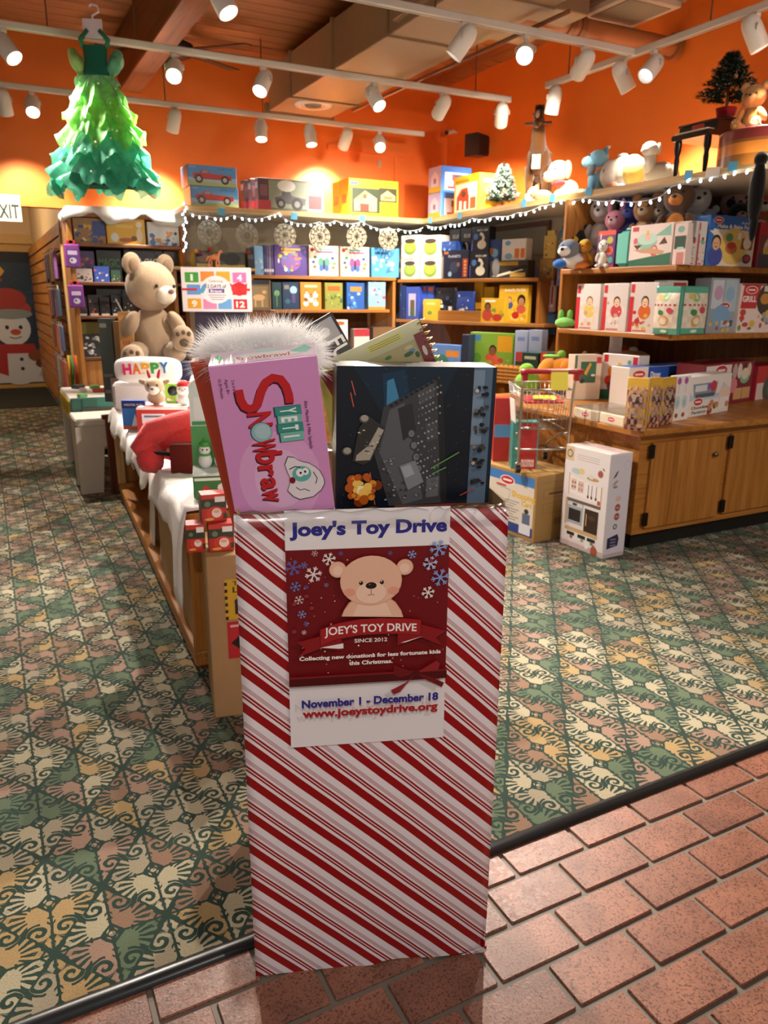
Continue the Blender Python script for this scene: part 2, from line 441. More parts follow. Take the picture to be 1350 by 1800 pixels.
wall_paint('rubber', '#17181b', '#222327')
def plank_material():
    m, nt, b = new_mat('ceiling_wood'); vec, _ = coords(nt)
    oi = node(nt, 'ShaderNodeObjectInfo'); 
    n1 = noise(nt, vec, 1.5, 5, .6, (1.0, 14, 14))
    c = ramp(nt, n1, [(.25, lin('#7c4a26')), (.5, lin('#925c32')), (.75, lin('#9e6a3e'))])
    vo = node(nt, 'ShaderNodeTexVoronoi'); mp = node(nt, 'ShaderNodeMapping'); mp.inputs['Scale'].default_value = (2.6, 5.5, 1); nt.links.new(vec, mp.inputs[0]); nt.links.new(mp.outputs[0], vo.inputs['Vector']); vo.inputs['Scale'].default_value = 1.3
    kn = ramp(nt, vo.outputs['Distance'], [(.05, (.35, .24, .18)), (.13, (1, 1, 1))])
    c = mix(nt, 1.0, c, kn, 'MULTIPLY')
    va = ramp(nt, oi.outputs['Random'], [(0, (.82,)*3), (1, (1.08,)*3)]); c = mix(nt, 1.0, c, va, 'MULTIPLY')
    nt.links.new(c, b.inputs['Base Color']); b.inputs['Roughness'].default_value = .6; MAT['ceiling_wood'] = m
plank_material()

# carpet floor, strip, brick entrance
struct(MB().box((-5, 1.245, -.05), (XW+1, YPASS+.1, 0)).build('floor', 'carpet'), 'dark green patterned carpet')
struct(MB().box((-5, -4, -.06), (XW+1, 1.24, -.006)).build('floor_mortar', 'mortar'), 'grey mortar bed of the brick entrance floor')
bf = bpy.data.objects['floor_mortar']; bf.name = 'floor_bricks'
bm0 = None; rng = random.Random(4)
for row in range(-2, 9):
    y1 = 1.2465-row*.1085
    if y1 < .35: break
    off = .945 if row % 2 == 0 else 1.047
    for k in range(-8, 10):
        xc = off+.102+k*.204
        if xc < -.55 or xc > 2.6 or y1 > 1.26: continue
        if bm0 is None:
            o = MB().bbox((-.0965, -.0485, -.012), (.0965, .0485, 0), .003).build('brick', 'brick', bf); bm0 = o
        else:
            o = bm0.copy(); COL.objects.link(o); o.parent = bf
        o.location = (xc, y1-.0542, rng.uniform(-.0012, .0006)); o.rotation_euler = (0, 0, rng.uniform(-.006, .006))
# farther bricks of the same floor, outside the picture
mb = MB()
for row in range(8, 46):
    y1 = 1.2465-row*.1085; off = .945 if row % 2 == 0 else 1.047
    for k in range(-26, 18): 
        xc = off+.102+k*.204; mb.box((xc-.0965, y1-.1027, -.012), (xc+.0965, y1-.0057, 0))
o = mb.build('brick_field', 'brick', bf, kind='stuff')
prof = [(0, 0), (.002, .006), (.010, .011), (.022, .012), (.034, .008), (.042, 0)]
mb = MB(); n = len(prof)
mb.add([(-5, 1.218+y, z) for y, z in prof]+[(XW, 1.218+y, z) for y, z in prof], [(i, i+1, n+i+1, n+i)[::-1] for i in range(n-1)]+[tuple(range(n)), tuple(range(2*n-1, n-1, -1))], smooth=True)
mt, ntt, bb = new_mat('strip_rubber'); bb.inputs['Base Color'].default_value = (*lin('#1b1d20'), 1); bb.inputs['Roughness'].default_value = .3; MAT['strip_rubber'] = mt
struct(fixn(mb.build('trim_1', 'strip_rubber')), 'black rubber edging strip between carpet and bricks')

# walls
struct(MB().box((1.56, YW, ZS), (XW+.1, YW+.1, ZC+.02)).build('wall_back', 'orange'), 'orange upper back wall')
struct(MB().box((1.56, YW, 0), (XW+.1, YW+.1, ZS)).build('wall_back_lower', 'greige'), 'cream boarded back wall under the display shelf')
struct(MB().box((-5, YW, 1.921), (1.56, YW+.1, ZC+.02)).build('wall_back_header', 'orange'), 'orange wall above the passage opening')
struct(MB().box((XW, -4, ZS), (XW+.1, YW, ZC+.02)).build('wall_right', 'orange'), 'orange upper right wall')
struct(MB().box((XW, 4.66, 0), (XW+.1, YW, ZS-.001)).build('wall_right_lower', 'greige'), 'cream boarded right wall under the display shelf')
struct(MB().box((XW+.83, -4, 0), (XW+.93, 4.66, ZS)).build('wall_right_alcove', 'greige'), 'wall of the alcove behind the counter')
struct(MB().box((XW+.1, 4.66, 0), (XW+.93, 4.76, ZS)).build('wall_right_return', 'greige'))
struct(MB().box((-5.1, 1, 0), (-5, YPASS+.1, ZC)).build('wall_left', 'cream'))
struct(MB().box((-5, YPASS, 0), (XPASS+.1, YPASS+.1, 2.72)).build('wall_passage_end', 'cream'), 'cream end wall of the passage')
struct(MB().box((XPASS, 7.05, 0), (XPASS+.1, YPASS, 2.72)).build('wall_passage_side', 'cream'), 'side wall of the passage')
struct(MB().box((-5, YW+.1, 2.7), (XPASS+.1, YPASS+.1, 2.78)).build('ceiling_passage', 'cream'))
# a painted-over door outline and a raised access panel on the orange back wall
mb = MB(); 
a = onY(693, 272, YW); bq = onY(762, 300, YW)
mb.box((a.x, YW-.012, ZS), (a.x+.012, YW, a.z)); mb.box((a.x, YW-.012, a.z), (bq.x, YW, a.z+.012)); mb.box((bq.x-.012, YW-.012, ZS), (bq.x, YW, a.z))
struct(mb.build('trim_2', 'orange'), 'thin orange outline of a painted-over panel on the back wall')
p = onY(730, 259, YW); mb = MB(); a = onY(575, 252, YW); mb.box((a.x, YW-.02, a.z-.05), (p.x, YW, a.z))
struct(mb.build('trim_3', 'orange'), 'horizontal orange rail on the back wall')

# ceiling of planks
ceil = struct(MB().box((-5, 1.0, ZC+.02), (XW+.1, YW+.1, ZC+.08)).build('ceiling', 'ceiling_wood'), 'knotty wooden plank ceiling')
pl = None
for k in range(40):
    y = YW-.075-k*.145
    if y < 1.1: break
    if pl is None: pl = MB().bbox((-5, -.070, 0), (XW, .070, .024), .005).build('plank', 'ceiling_wood', ceil); o = pl
    else: o = pl.copy(); COL.objects.link(o); o.parent = ceil
    o.location = (0, y, ZC)
# beams along the shop
def beam(px, py, n, zb, wd, y0=1.0):
    p = onY(px, py, YW); 
    return struct(MB().bbox((p.x-wd/2, y0, zb), (p.x+wd/2, YW, ZC), .008).build('trim_%d' % n, 'beam_wood'), 'heavy brown wooden ceiling beam')
wood('beam_wood', '#5d3519', '#7a4722', '#8b552b', 1)
zb = onY(236, 163, YW).z
beam(228, 163, 4, zb, .16)
q = onY(735, 147, YW); struct(MB().bbox((q.x-.02, 1.0, q.z), (q.x+.17, YW, ZC), .008).build('trim_5', 'beam_wood'), 'brown wooden beam along the right wall')
# shelf-height moulding and lower back wall boards
for nm, lo, hi in (('trim_6', (1.57, YW-.02, 1.60), (XW, YW, 1.615)), ('trim_7', (1.57, YW-.02, 1.40), (XW, YW, 1.415))):
    struct(MB().box(lo, hi).build(nm, 'greige'))
for nm, z in (('trim_8', 1.62), ('trim_9', 1.45)):
    struct(MB().box((XW-.02, 4.7, z), (XW, YW, z+.015)).build(nm, 'greige'))
# ================================================================== ceiling fittings: tracks, spotlights, ducts, pipe, fan
ZT = 2.62
flat('lamp_on', '#fff2dc', emit=55, ec='#ffe9c8'); flat('lamp_dim', '#fff4e4', emit=2.5, ec='#eef2ff')
def track(x0, x1, y0, y1, label, rods):
    t = thing('light_track', label, 'light track', ((x0+x1)/2, (y0+y1)/2, ZT), 0, 'ceiling light tracks')
    c = t.location; d = Vector((x1-x0, y1-y0, 0)); L = d.length; a = math.atan2(d.y, d.x)
    MB('#d9d3c6').T(rot=(0, 0, a)).bbox((-L/2, -.018, 0), (L/2, .018, .036), .004).build('rail', 'paint', t)
    MB('#9d978c').T(rot=(0, 0, a)).box((-L/2+.005, -.008, -.001), (L/2-.005, .008, .001)).build('slot', 'paint', t)
    for s in (-1, 1): MB('#cfc9bc').T(rot=(0, 0, a)).bbox((s*(L/2+.004)-.006, -.019, -.001), (s*(L/2+.004)+.006, .019, .037), .002).build('end_cap', 'paint', t)
    for k in rods:
        p = d*(k-.5); MB('#5a4030').cyl(p+Vector((0, 0, .03)), p+Vector((0, 0, ZC-ZT)), .004, n=6).build('hanging_rod', 'paint', t)
    return t
T1Y, T2Y, T3Y, T4X = 4.935, 6.27, 3.71, 3.52
track(-2.2, 3.52, T1Y, T1Y, 'long white light track reaching from left edge over shop middle', (.3, .47, .55, .95))
track(-2.2, 3.58, T2Y, T2Y, 'white light track nearest the orange back wall', (.3, .62, .75))
track(-1.2, T4X-.03, T3Y, T3Y, 'white light track nearest the camera meeting the slanting one at right', (.25, .5, .72))
track(T4X, T4X, 1.6, 4.5, 'white light track running along the right wall', (.25, .55, .93))
def spot(px, track_i, label, aim, on=1, power=1.0, L=.15):
    """a can spotlight hung under a track at image column px, aimed at a point"""
    if track_i == 4: p = line_at(px, (T4X, 3), (0, 1), ZT)
    else: p = line_at(px, (0, {1: T1Y, 2: T2Y, 3: T3Y}[track_i]), (1, 0), ZT)
    return spot_at(p, label, aim, on, power, L)
SPOTS = []
def spot_at(p, label, aim, on=1, power=1.0, L=.15, cone=None):
    t = thing('track_spotlight', label, 'spotlight', p, 0, 'white can spotlights on the tracks')
    MB('#d8d2c6').bbox((-.016, -.016, -.022), (.016, .016, -.001), .003).build('adapter', 'paint', t)
    piv = Vector((0, 0, -.085))
    MB('#cfc8ba').cyl((0, 0, -.02), (0, 0, -.05), .007, n=8).build('stem', 'paint', t)
    d = (Vector(aim)-(Vector(p)+piv)).normalized(); q = d.to_track_quat('-Z', 'Y').to_euler()
    MB('#c6bfb0').tube([(.052, 0, -.085), (.052, 0, -.06), (.03, 0, -.048), (-.03, 0, -.048), (-.052, 0, -.06), (-.052, 0, -.085)], .005, 6).build('yoke', 'paint', t, rot=(0, 0, q.z))
    mb = MB('#e9e4d9'); r = .047
    prof = [(.002, .088), (.022, .082), (.037, .068), (.045, .045), (r, .02), (r, -L+.07), (r-.003, -L+.066), (r-.006, -L+.07), (r-.006, .0), (.002, .012)]
    mb.lathe(prof, 20); mb.build('can', 'paint', t, piv, q)
    l = MB().lathe([(.001, -L+.10), (.02, -L+.096), (.034, -L+.10), (.038, -L+.112)], 20).build('bulb', 'lamp_on' if on else 'lamp_dim', t, piv, q)
    ld = bpy.data.lights.new('spot_light', 'SPOT'); ld.energy = SPOT_W*power; ld.color = (1.0, .90, .78); ld.spot_size = R(cone or (82 if on else 74)); ld.spot_blend = .75; ld.shadow_soft_size = .03
    lo = bpy.data.objects.new('spot_light', ld); COL.objects.link(lo); lo.parent = t
    lo.location = piv+d*(L-.066); lo.rotation_euler = q
    return t
shelfR = lambda y, z=2.05: (XS+.25, y, z)
shelfB = lambda x, z=1.7: (x, YS, z)
spot(385, 3, 'big white spotlight cut by the top edge, shining down right', (1.9, 2.6, .3), 1)
spot(815, 3, 'white spotlight left of the brightest glowing one, mouth turned away', (1.2, 4.6, .6), 0)
spot(925, 3, 'brightest glowing spotlight on the nearest track', (.70, 1.15, 1.05), 1, 1.7)
spot(1028, 3, 'white spotlight just right of the brightest glowing one', (3.6, 5.6, 1.5), 0)
spot(975, 4, 'white spotlight at the far end of the right track above the toy horse', (3.6, 4.9, 1.2), 0, .6)
spot(1097, 4, 'white spotlight on the right track above the plush animals, pointing away', (3.85, 3.7, 2.0), 0, .7)
spot(1150, 4, 'large white spotlight with pale open mouth beside the junction of tracks', (1.2, 3.2, .3), 0, .8)
spot(1330, 4, 'white spotlight at the right edge above the teddy bear', (3.9, 2.6, 1.6), 0)
spot(5, 1, 'white spotlight cut by the left edge under the longest track', (.6, 4.6, 2.0), 1, .5)
spot(305, 1, 'glowing spotlight hanging in front of the ceiling fan', (.1, 1.9, .0), 1, 1.8)
spot(462, 1, 'lit spotlight on the longest track, aimed down left', (.55, 3.9, .6), 1)
spot(658, 1, 'lit spotlight below the air duct, aimed down right', (2.9, 3.4, .6), 1)
spot(778, 1, 'unlit-looking spotlight on the longest track left of its last one', (3.0, YW, 1.3), 0)
spot(883, 1, 'last spotlight at the right end of the longest track', (XW, 6.0, 1.5), 0)
spot(4, 2, 'white spotlight at the left edge on the rear track', (.5, YW+.2, 1.2), 0, .6)
spot(55, 2, 'glowing spotlight at the left on the rear track', (.1, 3.9, 0), 1)
spot(305, 2, 'white spotlight on the rear track just right of the green dress', (1.3, YW, 1.6), 0)
spot(458, 2, 'lit spotlight on the rear track above the tractor boxes', (2.0, 5.9, 1.5), 1)
spot(545, 2, 'lit spotlight on the rear track under the round vent', (2.55, 5.9, 1.3), 1)
spot(608, 2, 'unlit-looking small spotlight on the rear track over the yellow boxes', (2.8, YW, 2.0), 0)
spot(667, 2, 'glowing last spotlight on the rear track', (2.2, 3.6, .2), 1)
# unseen track and spotlights added behind the viewer to light the entrance side
tb = track(-1.6, 3.4, -.9, -.9, 'white light track over the brick entrance behind the viewer', (.2, .5, .8))
spot_at(Vector((-.5, -.9, ZT)), 'white spotlight over the entrance left of the viewer', (.45, 1.1, 1.15), 1, .30, cone=44)
spot_at(Vector((1.6, -.9, ZT)), 'white spotlight over the entrance right of the viewer', (.6, 1.0, 1.10), 1, .26, cone=44)
spot_at(Vector((2.9, -.9, ZT)), 'white spotlight over the entrance far right of the viewer', (3.2, 2.7, .8), 1, .8)

# air duct with a round diffuser, cross duct, pipe, sprinkler line
attr_mat('duct_metal', .5, metal=0, vary=.1, bumpscale=3, bumpstr=.05)
DZ = 2.74
A = onZ(478, 196, DZ); Bq = onZ(598, 196, DZ)
du = thing('air_duct', 'large brown-grey rectangular air duct below the ceiling', 'duct', ((A.x+Bq.x)/2, A.y, DZ))
w2 = (Bq.x-A.x)/2*1.12
MB('#8f7353').bbox((-w2, -4.0, 0), (w2, 0, .30), .006).build('duct_run', 'duct_metal', du)
for k in range(5): MB('#8a6e50').bbox((-w2-.014, -.55-k*.8, -.012), (w2+.014, -.52-k*.8, .31), .003).build('flange', 'duct_metal', du)
MB('#84694b').bbox((-w2-.03, -.02, -.02), (w2+.03, .02, .06), .004).build('end_rail', 'duct_metal', du)
cpos = onZ(535, 190, DZ)-Vector(du.location)
mb = MB('#d8d2c4'); mb.lathe([(.05, -.001), (.10, -.012), (.145, -.012), (.15, 0)], 28)
dif = mb.build('diffuser_ring', 'paint', du, (cpos.x+.02, cpos.y-.14, 0))
MB('#2b2723').lathe([(.001, -.004), (.10, -.006)], 28).build('diffuser_core', 'paint', dif)
for r in (.03, .06, .085): MB('#6b655c').lathe([(r, -.004), (r+.006, -.012), (r+.012, -.004)], 24).build('diffuser_vane', 'paint', dif)
p = onZ(760, 70, DZ)
bx_, by_ = p.x-du.location.x, p.y-.35-du.location.y
MB('#8a6c4c').bbox((bx_-.30, by_-.30, .04), (bx_+.62, by_+.30, .38), .006).build('branch_run', 'duct_metal', du)
MB('#80644a').bbox((bx_+.25, by_-.315, .03), (bx_+.28, by_+.315, .39), .003).build('branch_flange', 'duct_metal', du)
a = onX(1190, 84, XW); 
pi_ = thing('ceiling_pipe', 'thick orange-brown ceiling pipe running to the right wall', 'pipe', a)
MB('#9a5c30').cyl((0, 0, 0), (-1.75, 0, 0), .052, n=18).build('pipe_run', 'paint', pi_)
MB('#8f5228').cyl((-.01, 0, 0), (-.05, 0, 0), .075, n=18).build('wall_collar', 'paint', pi_)
for k in (.86, .78): MB('#80461f').cyl((-k, 0, 0), (-k-.04, 0, 0), .062, n=18).build('pipe_coupling', 'paint', pi_)
for k in (.9, 1.6): MB('#6a3c1e').cyl((-k, 0, .04), (-k, 0, ZC-a.z), .006, n=6).build('pipe_hanger', 'paint', pi_)
# square ceiling diffuser above the pipe
p = onZ(1108, 22, 2.9)
sd = thing('square_vent', 'square white ceiling diffuser near the top right', 'vent', p)
MB('#c8bda8').bbox((-.20, -.2, 0), (.20, .2, .03), .004).build('frame', 'paint', sd)
MB('#77705f').box((-.16, -.16, -.004), (.16, .16, 0)).build('grille', 'paint', sd)
MB('#8f7353').bbox((-.22, -.22, .03), (.22, .22, ZC-2.9), .005).build('plenum', 'duct_metal', sd)
# thin conduit pipes
for (x0, y0), (x1, y1), lb in (((620, 195), (1000, 20), 'thin brown conduit rising from duct end toward top right'), ((1060, 160), (1010, 30), None)):
    if lb is None: continue
    a = onZ(x0, y0, 2.69); b_ = onZ(x1, y1, 2.69)
    cdt = MB('#7a4424').tube([a, (a+b_)/2, b_], .012, 8).build('conduit', 'paint'); tag(cdt, lb, 'conduit')
# ceiling fan
c = onD(312, 92, 5.6)
fan = thing('ceiling_fan', 'dark brown ceiling fan behind the tracks on the left', 'ceiling fan', c)
MB('#2a2320').cyl((0, 0, .14), (0, 0, ZC-c.z), .014, n=10).build('downrod', 'plastic', fan)
MB('#2a2320').lathe([(.001, .19), (.05, .18), (.055, .13), (.03, .10), (.06, .075), (.115, .05), (.12, 0), (.09, -.03), (.04, -.05), (.001, -.052)], 24).build('motor_housing', 'plastic', fan)
MB('#2a2320').lathe([(.001, ZC-c.z), (.06, ZC-c.z), (.05, ZC-c.z-.05), (.02, ZC-c.z-.07)], 18).build('canopy', 'plastic', fan)
for k in range(5):
    a = R(28+72*k); 
    bl = MB('#3b2a20').T(rot=(R(10), 0, 0)).bbox((.16, -.06, -.004), (.58, .06, .004), .003).build('blade', 'plastic', fan, (0, 0, .01), (0, 0, a))
    MB('#231d1a').bbox((.08, -.018, -.005), (.24, .018, .005), .002).build('blade_bracket', 'plastic', bl, (0, 0, 0))
# loudspeaker and camera on the right wall near the corner
c = onX(837, 258, XW-.08)
sp = thing('wall_speaker', 'black box loudspeaker on the orange wall near the corner', 'speaker', c)
MB('#17161a').T(rot=(0, 0, R(18))).prism([(-.11, -.09), (.11, -.075), (.11, .075), (-.11, .09)], -.10, .04).build('cabinet', 'plastic', sp)
MB('#0c0c0e').T(rot=(0, 0, R(18))).prism([(-.095, -.075), (.095, -.062), (.095, .062), (-.095, .075)], -.106, -.1).build('grille_cloth', 'plastic', sp)
MB('#111111').bbox((0, -.02, -.03), (.085, .02, .03), .003).build('bracket', 'plastic', sp)
c = onX(795, 232, XW-.05)
sc_ = thing('security_camera', 'small white bullet camera with black lens near the corner', 'camera', c)
MB('#d5cdbd').cyl((-.06, -.01, -.012), (.02, .01, .01), .020, n=14).build('housing', 'plastic', sc_)
MB('#151515').cyl((-.075, -.0137, -.016), (-.055, -.009, -.011), .018, n=14).build('lens', 'gloss', sc_)
MB('#d5cdbd').cyl((.01, 0, 0), (.05, 0, .0), .008, n=8).build('mount', 'plastic', sc_)
c = onY(667, 288, YW-.006); 
tag(MB('#b39a78').bbox((-.018, -.006, -.03), (.018, .006, .03), .002).build('switch_plate', 'plastic', loc=c), 'small beige plate on the orange back wall', 'wall plate')
# ================================================================== the donation carton and the toys in it
bl = onZ(450, 1716); br = onZ(852, 1672)
CW = (br-bl).length; CU = (br-bl)/CW; CN = Vector((CU.y, -CU.x, 0))       # CN points out of the front face, towards the viewer
CB = -CN; CMID = (bl+br)/2; CH = .938; CD = .46; CROT = math.atan2(CU.y, CU.x)
def cfront(px, py, back=0.0):                                    # pixel -> (u from the middle of the front, height) on a plane parallel to the front
    p = onP(px, py, CMID+CB*back, CN); return (p-CMID).dot(CU), p.z
def wrap_material():
    m, nt, b = new_mat('candy_wrap'); vec, (x, y, z) = coords(nt)
    sx = (x*math.cos(R(34))+z*math.sin(R(34))); 
    # one stripe period: broad red, white, thin pair, red, fine triple lines
    geo = node(nt, 'ShaderNodeNewGeometry')
    side = y
    n = S(nt, noise(nt, vec, 5, 2)); u = ((z*math.cos(R(43))+x*math.sin(R(43))+side*.6)+(n-.5)*.004)/.0535
    f = u.frac()
    def band(a, w): return ((f-a).abs()).lt(w)
    red = band(.15, .14).max(band(.43, .030)).max(band(.53, .034)).max(band(.66, .009)).max(band(.705, .009)).max(band(.75, .009)).max(band(.86, .0))
    c = mix(nt, red, lin('#ebe1e5'), lin('#96080f'))
    nt.links.new(c, b.inputs['Base Color']); b.inputs['Roughness'].default_value = .33
    b.inputs['Coat Weight'].default_value = .25; b.inputs['Coat Roughness'].default_value = .2
    bump(nt, b, noise(nt, vec, 9, 3), .12, .004); MAT['candy_wrap'] = m
wrap_material()
box = thing('donation_carton', 'tall open carton wrapped in red and white candy-cane stripes', 'carton', (CMID.x, CMID.y, 0), CROT)
# four wrapped sides as one sheet with creases at the bottom and bulging edges (local y grows away from the viewer)
def wall_sheet(a, b_, nx, nz, thick, name):
    a = Vector((*a, 0)); b_ = Vector((*b_, 0)); d = (b_-a); nrm = Vector((d.y, -d.x, 0)).normalized(); vs = []; rg = random.Random(3)
    for j in range(nz+1):
        for i in range(nx+1):
            u = i/nx; v = j/nz; bul = .004*math.sin(PI*u)*math.sin(PI*v)**.6
            if v < .16: bul += .004*math.sin(17*u+23*v)*(1-v/.16)*(u > .45)
            zz = CH*v
            if v == 0: zz = .004*(math.sin(9*u)**2)*(u > .5)
            p = a+d*u+nrm*bul; vs.append((p.x, p.y, zz))
    m = len(vs)
    vs += [(x-nrm.x*thick, y-nrm.y*thick, z) for x, y, z in vs]
    q = lambda i, j: j*(nx+1)+i
    fs = []
    for j in range(nz):
        for i in range(nx):
            f = (q(i, j), q(i+1, j), q(i+1, j+1), q(i, j+1)); fs.append(f); fs.append(tuple(m+k for k in reversed(f)))
    for i in range(nx): fs.append((q(i, nz), q(i+1, nz), m+q(i+1, nz), m+q(i, nz)))
    for j in range(nz): fs.append((q(0, j+1), m+q(0, j+1), m+q(0, j), q(0, j))); fs.append((q(nx, j), m+q(nx, j), m+q(nx, j+1), q(nx, j+1)))
    return MB().add(vs, fs, smooth=True).build(name, 'candy_wrap', box)
h = CW/2
wall_sheet((-h, 0), (h, 0), 24, 40, .004, 'front_side')
wall_sheet((h, 0), (h-.004, CD), 8, 16, .004, 'right_side')
wall_sheet((h, CD), (-h, CD), 8, 16, .004, 'back_side')
wall_sheet((-h+.004, CD), (-h, 0), 8, 16, .004, 'left_side')
MB('#a98a63').box((-h+.005, .005, .004), (h-.005, CD-.005, .010)).build('bottom', 'kraft', box)
# brown cardboard lining and clear tape at the rim
mb = MB('#b2946a')
for lo, hi in (((-h+.005, .0045, .4), (h-.005, .008, CH+.003)), ((-h+.005, CD-.008, .4), (h-.005, CD-.0045, CH+.012)), ((-h+.0045, .008, .4), (-h+.008, CD-.008, CH+.006)), ((h-.008, .008, .4), (h-.0045, CD-.008, CH+.010))): mb.box(lo, hi)
mb.build('cardboard_lining', 'kraft', box)
mb = MB('#f5efe6')
for x0, x1, dz in ((-h+.01, h-.14, .012), (h-.13, h-.005, .016)):
    n = 14; vs = []
    for i in range(n+1):
        x = x0+(x1-x0)*i/n; z = CH+.001+.003*math.sin(i*2.1); vs += [(x, -.012, CH-.02), (x, -.0125, z), (x, .002, z+.004), (x, .0095, CH-.004)]
    mb.add(vs, [(4*i+k, 4*i+4+k, 4*i+5+k, 4*i+1+k) for i in range(n) for k in range(3)], smooth=True)
mb.build('rim_tape', 'film', box)
# loose corner of wrapping at the bottom right
MB().add([(h-.06, -.006, .002), (h+.002, -.004, .002), (h+.001, -.008, .022), (h-.03, -.012, .012)], [(0, 1, 2, 3)]).build('loose_corner', 'candy_wrap', box)

# the poster (a sheet of paper taped to the front)
pts = [cfront(*p) for p in ((500, 893), (789, 890), (778, 1283), (513, 1307))]
pw = .276; ph = .4365; pcx = sum(p[0] for p in pts)/4; pz0 = CH+.006-ph
post = thing('paper_poster', 'white and dark red paper poster on the striped carton', 'poster', tuple(CMID+CU*pcx+CN*.0065+Vector((0, 0, pz0))), CROT)
post.rotation_euler = (R(-.4), 0, CROT)
mb = MB('#e9e3e4'); n = 10
mb.box((-pw/2, 0, 0), (pw/2, .0008, ph)); mb.build('paper_sheet', 'print', post)
pr = PR(pw, ph, .00025)
pr.text("Joey's Toy Drive", .505, .928, .052, '#2a2a86', fit=.955, bold=.042)
pr.rect(0, .285, 1, .845, '#6f0b11')
for x, y, r, c in ((.045,.775,.050,'#5a5f9e'),(.165,.745,.052,'#e8dcda'),(.26,.805,.042,'#efe6e2'),(.175,.83,.02,'#c9a9a8'),(.11,.785,.022,'#6f7cb8'),(.055,.70,.034,'#6b74b4'),(.075,.645,.03,'#d9b9ba'),(.09,.585,.028,'#8d8cc0'),(.115,.545,.018,'#6b74b4'),(.10,.51,.016,'#e2c9c9'),(.93,.835,.056,'#8aa2d4'),(.88,.775,.046,'#b9cdec'),(.945,.715,.058,'#8199d2'),(.87,.655,.042,'#f0e6df'),(.765,.815,.028,'#8aa2d4'),(.33,.83,.015,'#5a5f9e'),(.24,.705,.015,'#7b7cb4'),(.63,.825,.015,'#5a5f9e'),(.12,.70,.015,'#5a5f9e')): pr.flake(x, y, r, c)
rg = random.Random(8)
for k in range(60):
    x, y = rg.random(), rg.uniform(.33, .835)
    pr.ell(x, y, *(2*[rg.choice((.003, .003, .004, .006))]), rg.choice(('#d9b4ae', '#b98a86', '#e9d8d2')), 6)
for x, y in ((.15,.615), (.045,.635), (.88,.79), (.12,.665), (.04,.52)): pr.ell(x, y, .013, .013, '#8f3038', 10)
# teddy bear emblem
sk, sk2, sk3, ln = '#e7b69b', '#efcab2', '#d99f84', '#8a4a38'
for s in (-1, 1):
    pr.ell(.515+s*.205, .768, .052, .052, sk3, 18); pr.ell(.515+s*.205, .768, .047, .047, sk, 18); pr.ell(.515+s*.203, .764, .030, .030, sk2, 14)
pr.poly([(.33,.575),(.345,.60),(.375,.63),(.42,.648),(.62,.648),(.665,.625),(.70,.59),(.715,.56)], sk3)
pr.poly([(.335,.575),(.35,.60),(.38,.625),(.42,.643),(.62,.643),(.66,.622),(.695,.59),(.71,.56)], sk)
pr.poly([(.40,.575),(.43,.62),(.47,.638),(.57,.638),(.61,.62),(.64,.57)], sk2)
pr.ell(.513, .717, .190, .162, sk3, 28); pr.ell(.513, .719, .186, .159, sk, 28)
for s in (-1, 1): pr.ell(.515+s*.135, .673, .036, .027, '#e39c83', 14)
pr.ell(.513, .667, .098, .073, sk3, 22); pr.ell(.513, .668, .095, .070, sk2, 22)
pr.ell(.513, .698, .034, .022, '#241712', 18); pr.ell(.505, .703, .008, .004, '#7d6a62', 8)
for s in (-1, 1): pr.ell(.515+s*.064, .710, .0125, .0135, '#1b1210', 14); pr.ell(.512+s*.064, .714, .004, .004, '#efe6e2', 8)
pr.line([(.513,.682),(.513,.664)], .004, ln); pr.line([(.492,.662),(.503,.658),(.513,.663),(.523,.658),(.534,.662)], .004, ln)
# ribbon banner
pr.poly([(.055,.475),(.22,.50),(.33,.488),(.33,.432),(.20,.445),(.055,.41),(.105,.445)], '#8a161c')
pr.poly([(.985,.492),(.83,.525),(.68,.495),(.68,.44),(.83,.47),(.965,.43),(.925,.465)], '#8a161c')
pr.poly([(.20,.448),(.34,.462),(.34,.440),(.31,.440)], '#efe7e2'); pr.poly([(.70,.452),(.84,.475),(.73,.452)], '#efe7e2')
pr.poly([(.195,.455),(.30,.478),(.45,.492),(.58,.492),(.72,.488),(.83,.478),(.83,.545),(.72,.555),(.58,.562),(.45,.562),(.30,.548),(.195,.525)], '#5c0a0e')
pr.poly([(.20,.458),(.30,.481),(.45,.495),(.58,.495),(.72,.490),(.825,.480),(.825,.545),(.72,.554),(.58,.560),(.45,.560),(.30,.546),(.20,.524)], '#a11d22')
pr.text("JOEY'S TOY DRIVE", .512, .522, .033, '#f4ece8', fit=.575, bold=.02, arc=.09)
pr.text("SINCE 2012", .512, .470, .016, '#f0e6e2', fit=.205, bold=.02)
pr.text("Collecting new donations for less fortunate kids", .512, .405, .0165, '#f4ece8', fit=.89, bold=.035)
pr.text("this Christmas.", .512, .375, .0165, '#f4ece8', fit=.275, bold=.035)
# dark band with a bow
pr.rect(0, .285, 1, .325, '#4b070b'); pr.rect(0, .318, 1, .326, '#7d1a1f')
bw = '#6c1116'; b2 = '#8f2228'
pr.poly([(.80,.315),(.66,.355),(.655,.315),(.70,.300)], bw); pr.poly([(.80,.315),(.93,.365),(.955,.350),(.945,.325)], b2)
pr.poly([(.80,.315),(.735,.275),(.64,.245),(.66,.225),(.70,.235),(.76,.285)], b2); pr.poly([(.80,.315),(.88,.300),(.985,.265),(.97,.245),(.86,.285)], bw); pr.ell(.80, .315, .027, .022, '#4f0a0e', 12)
pr.text("November 1 - December 18", .512, .207, .033, '#2a2a86', fit=.875, bold=.042)
pr.text("www.joeystoydrive.org", .512, .163, .033, '#a81d22', fit=.87, bold=.042)
pr.put('poster_print', post)

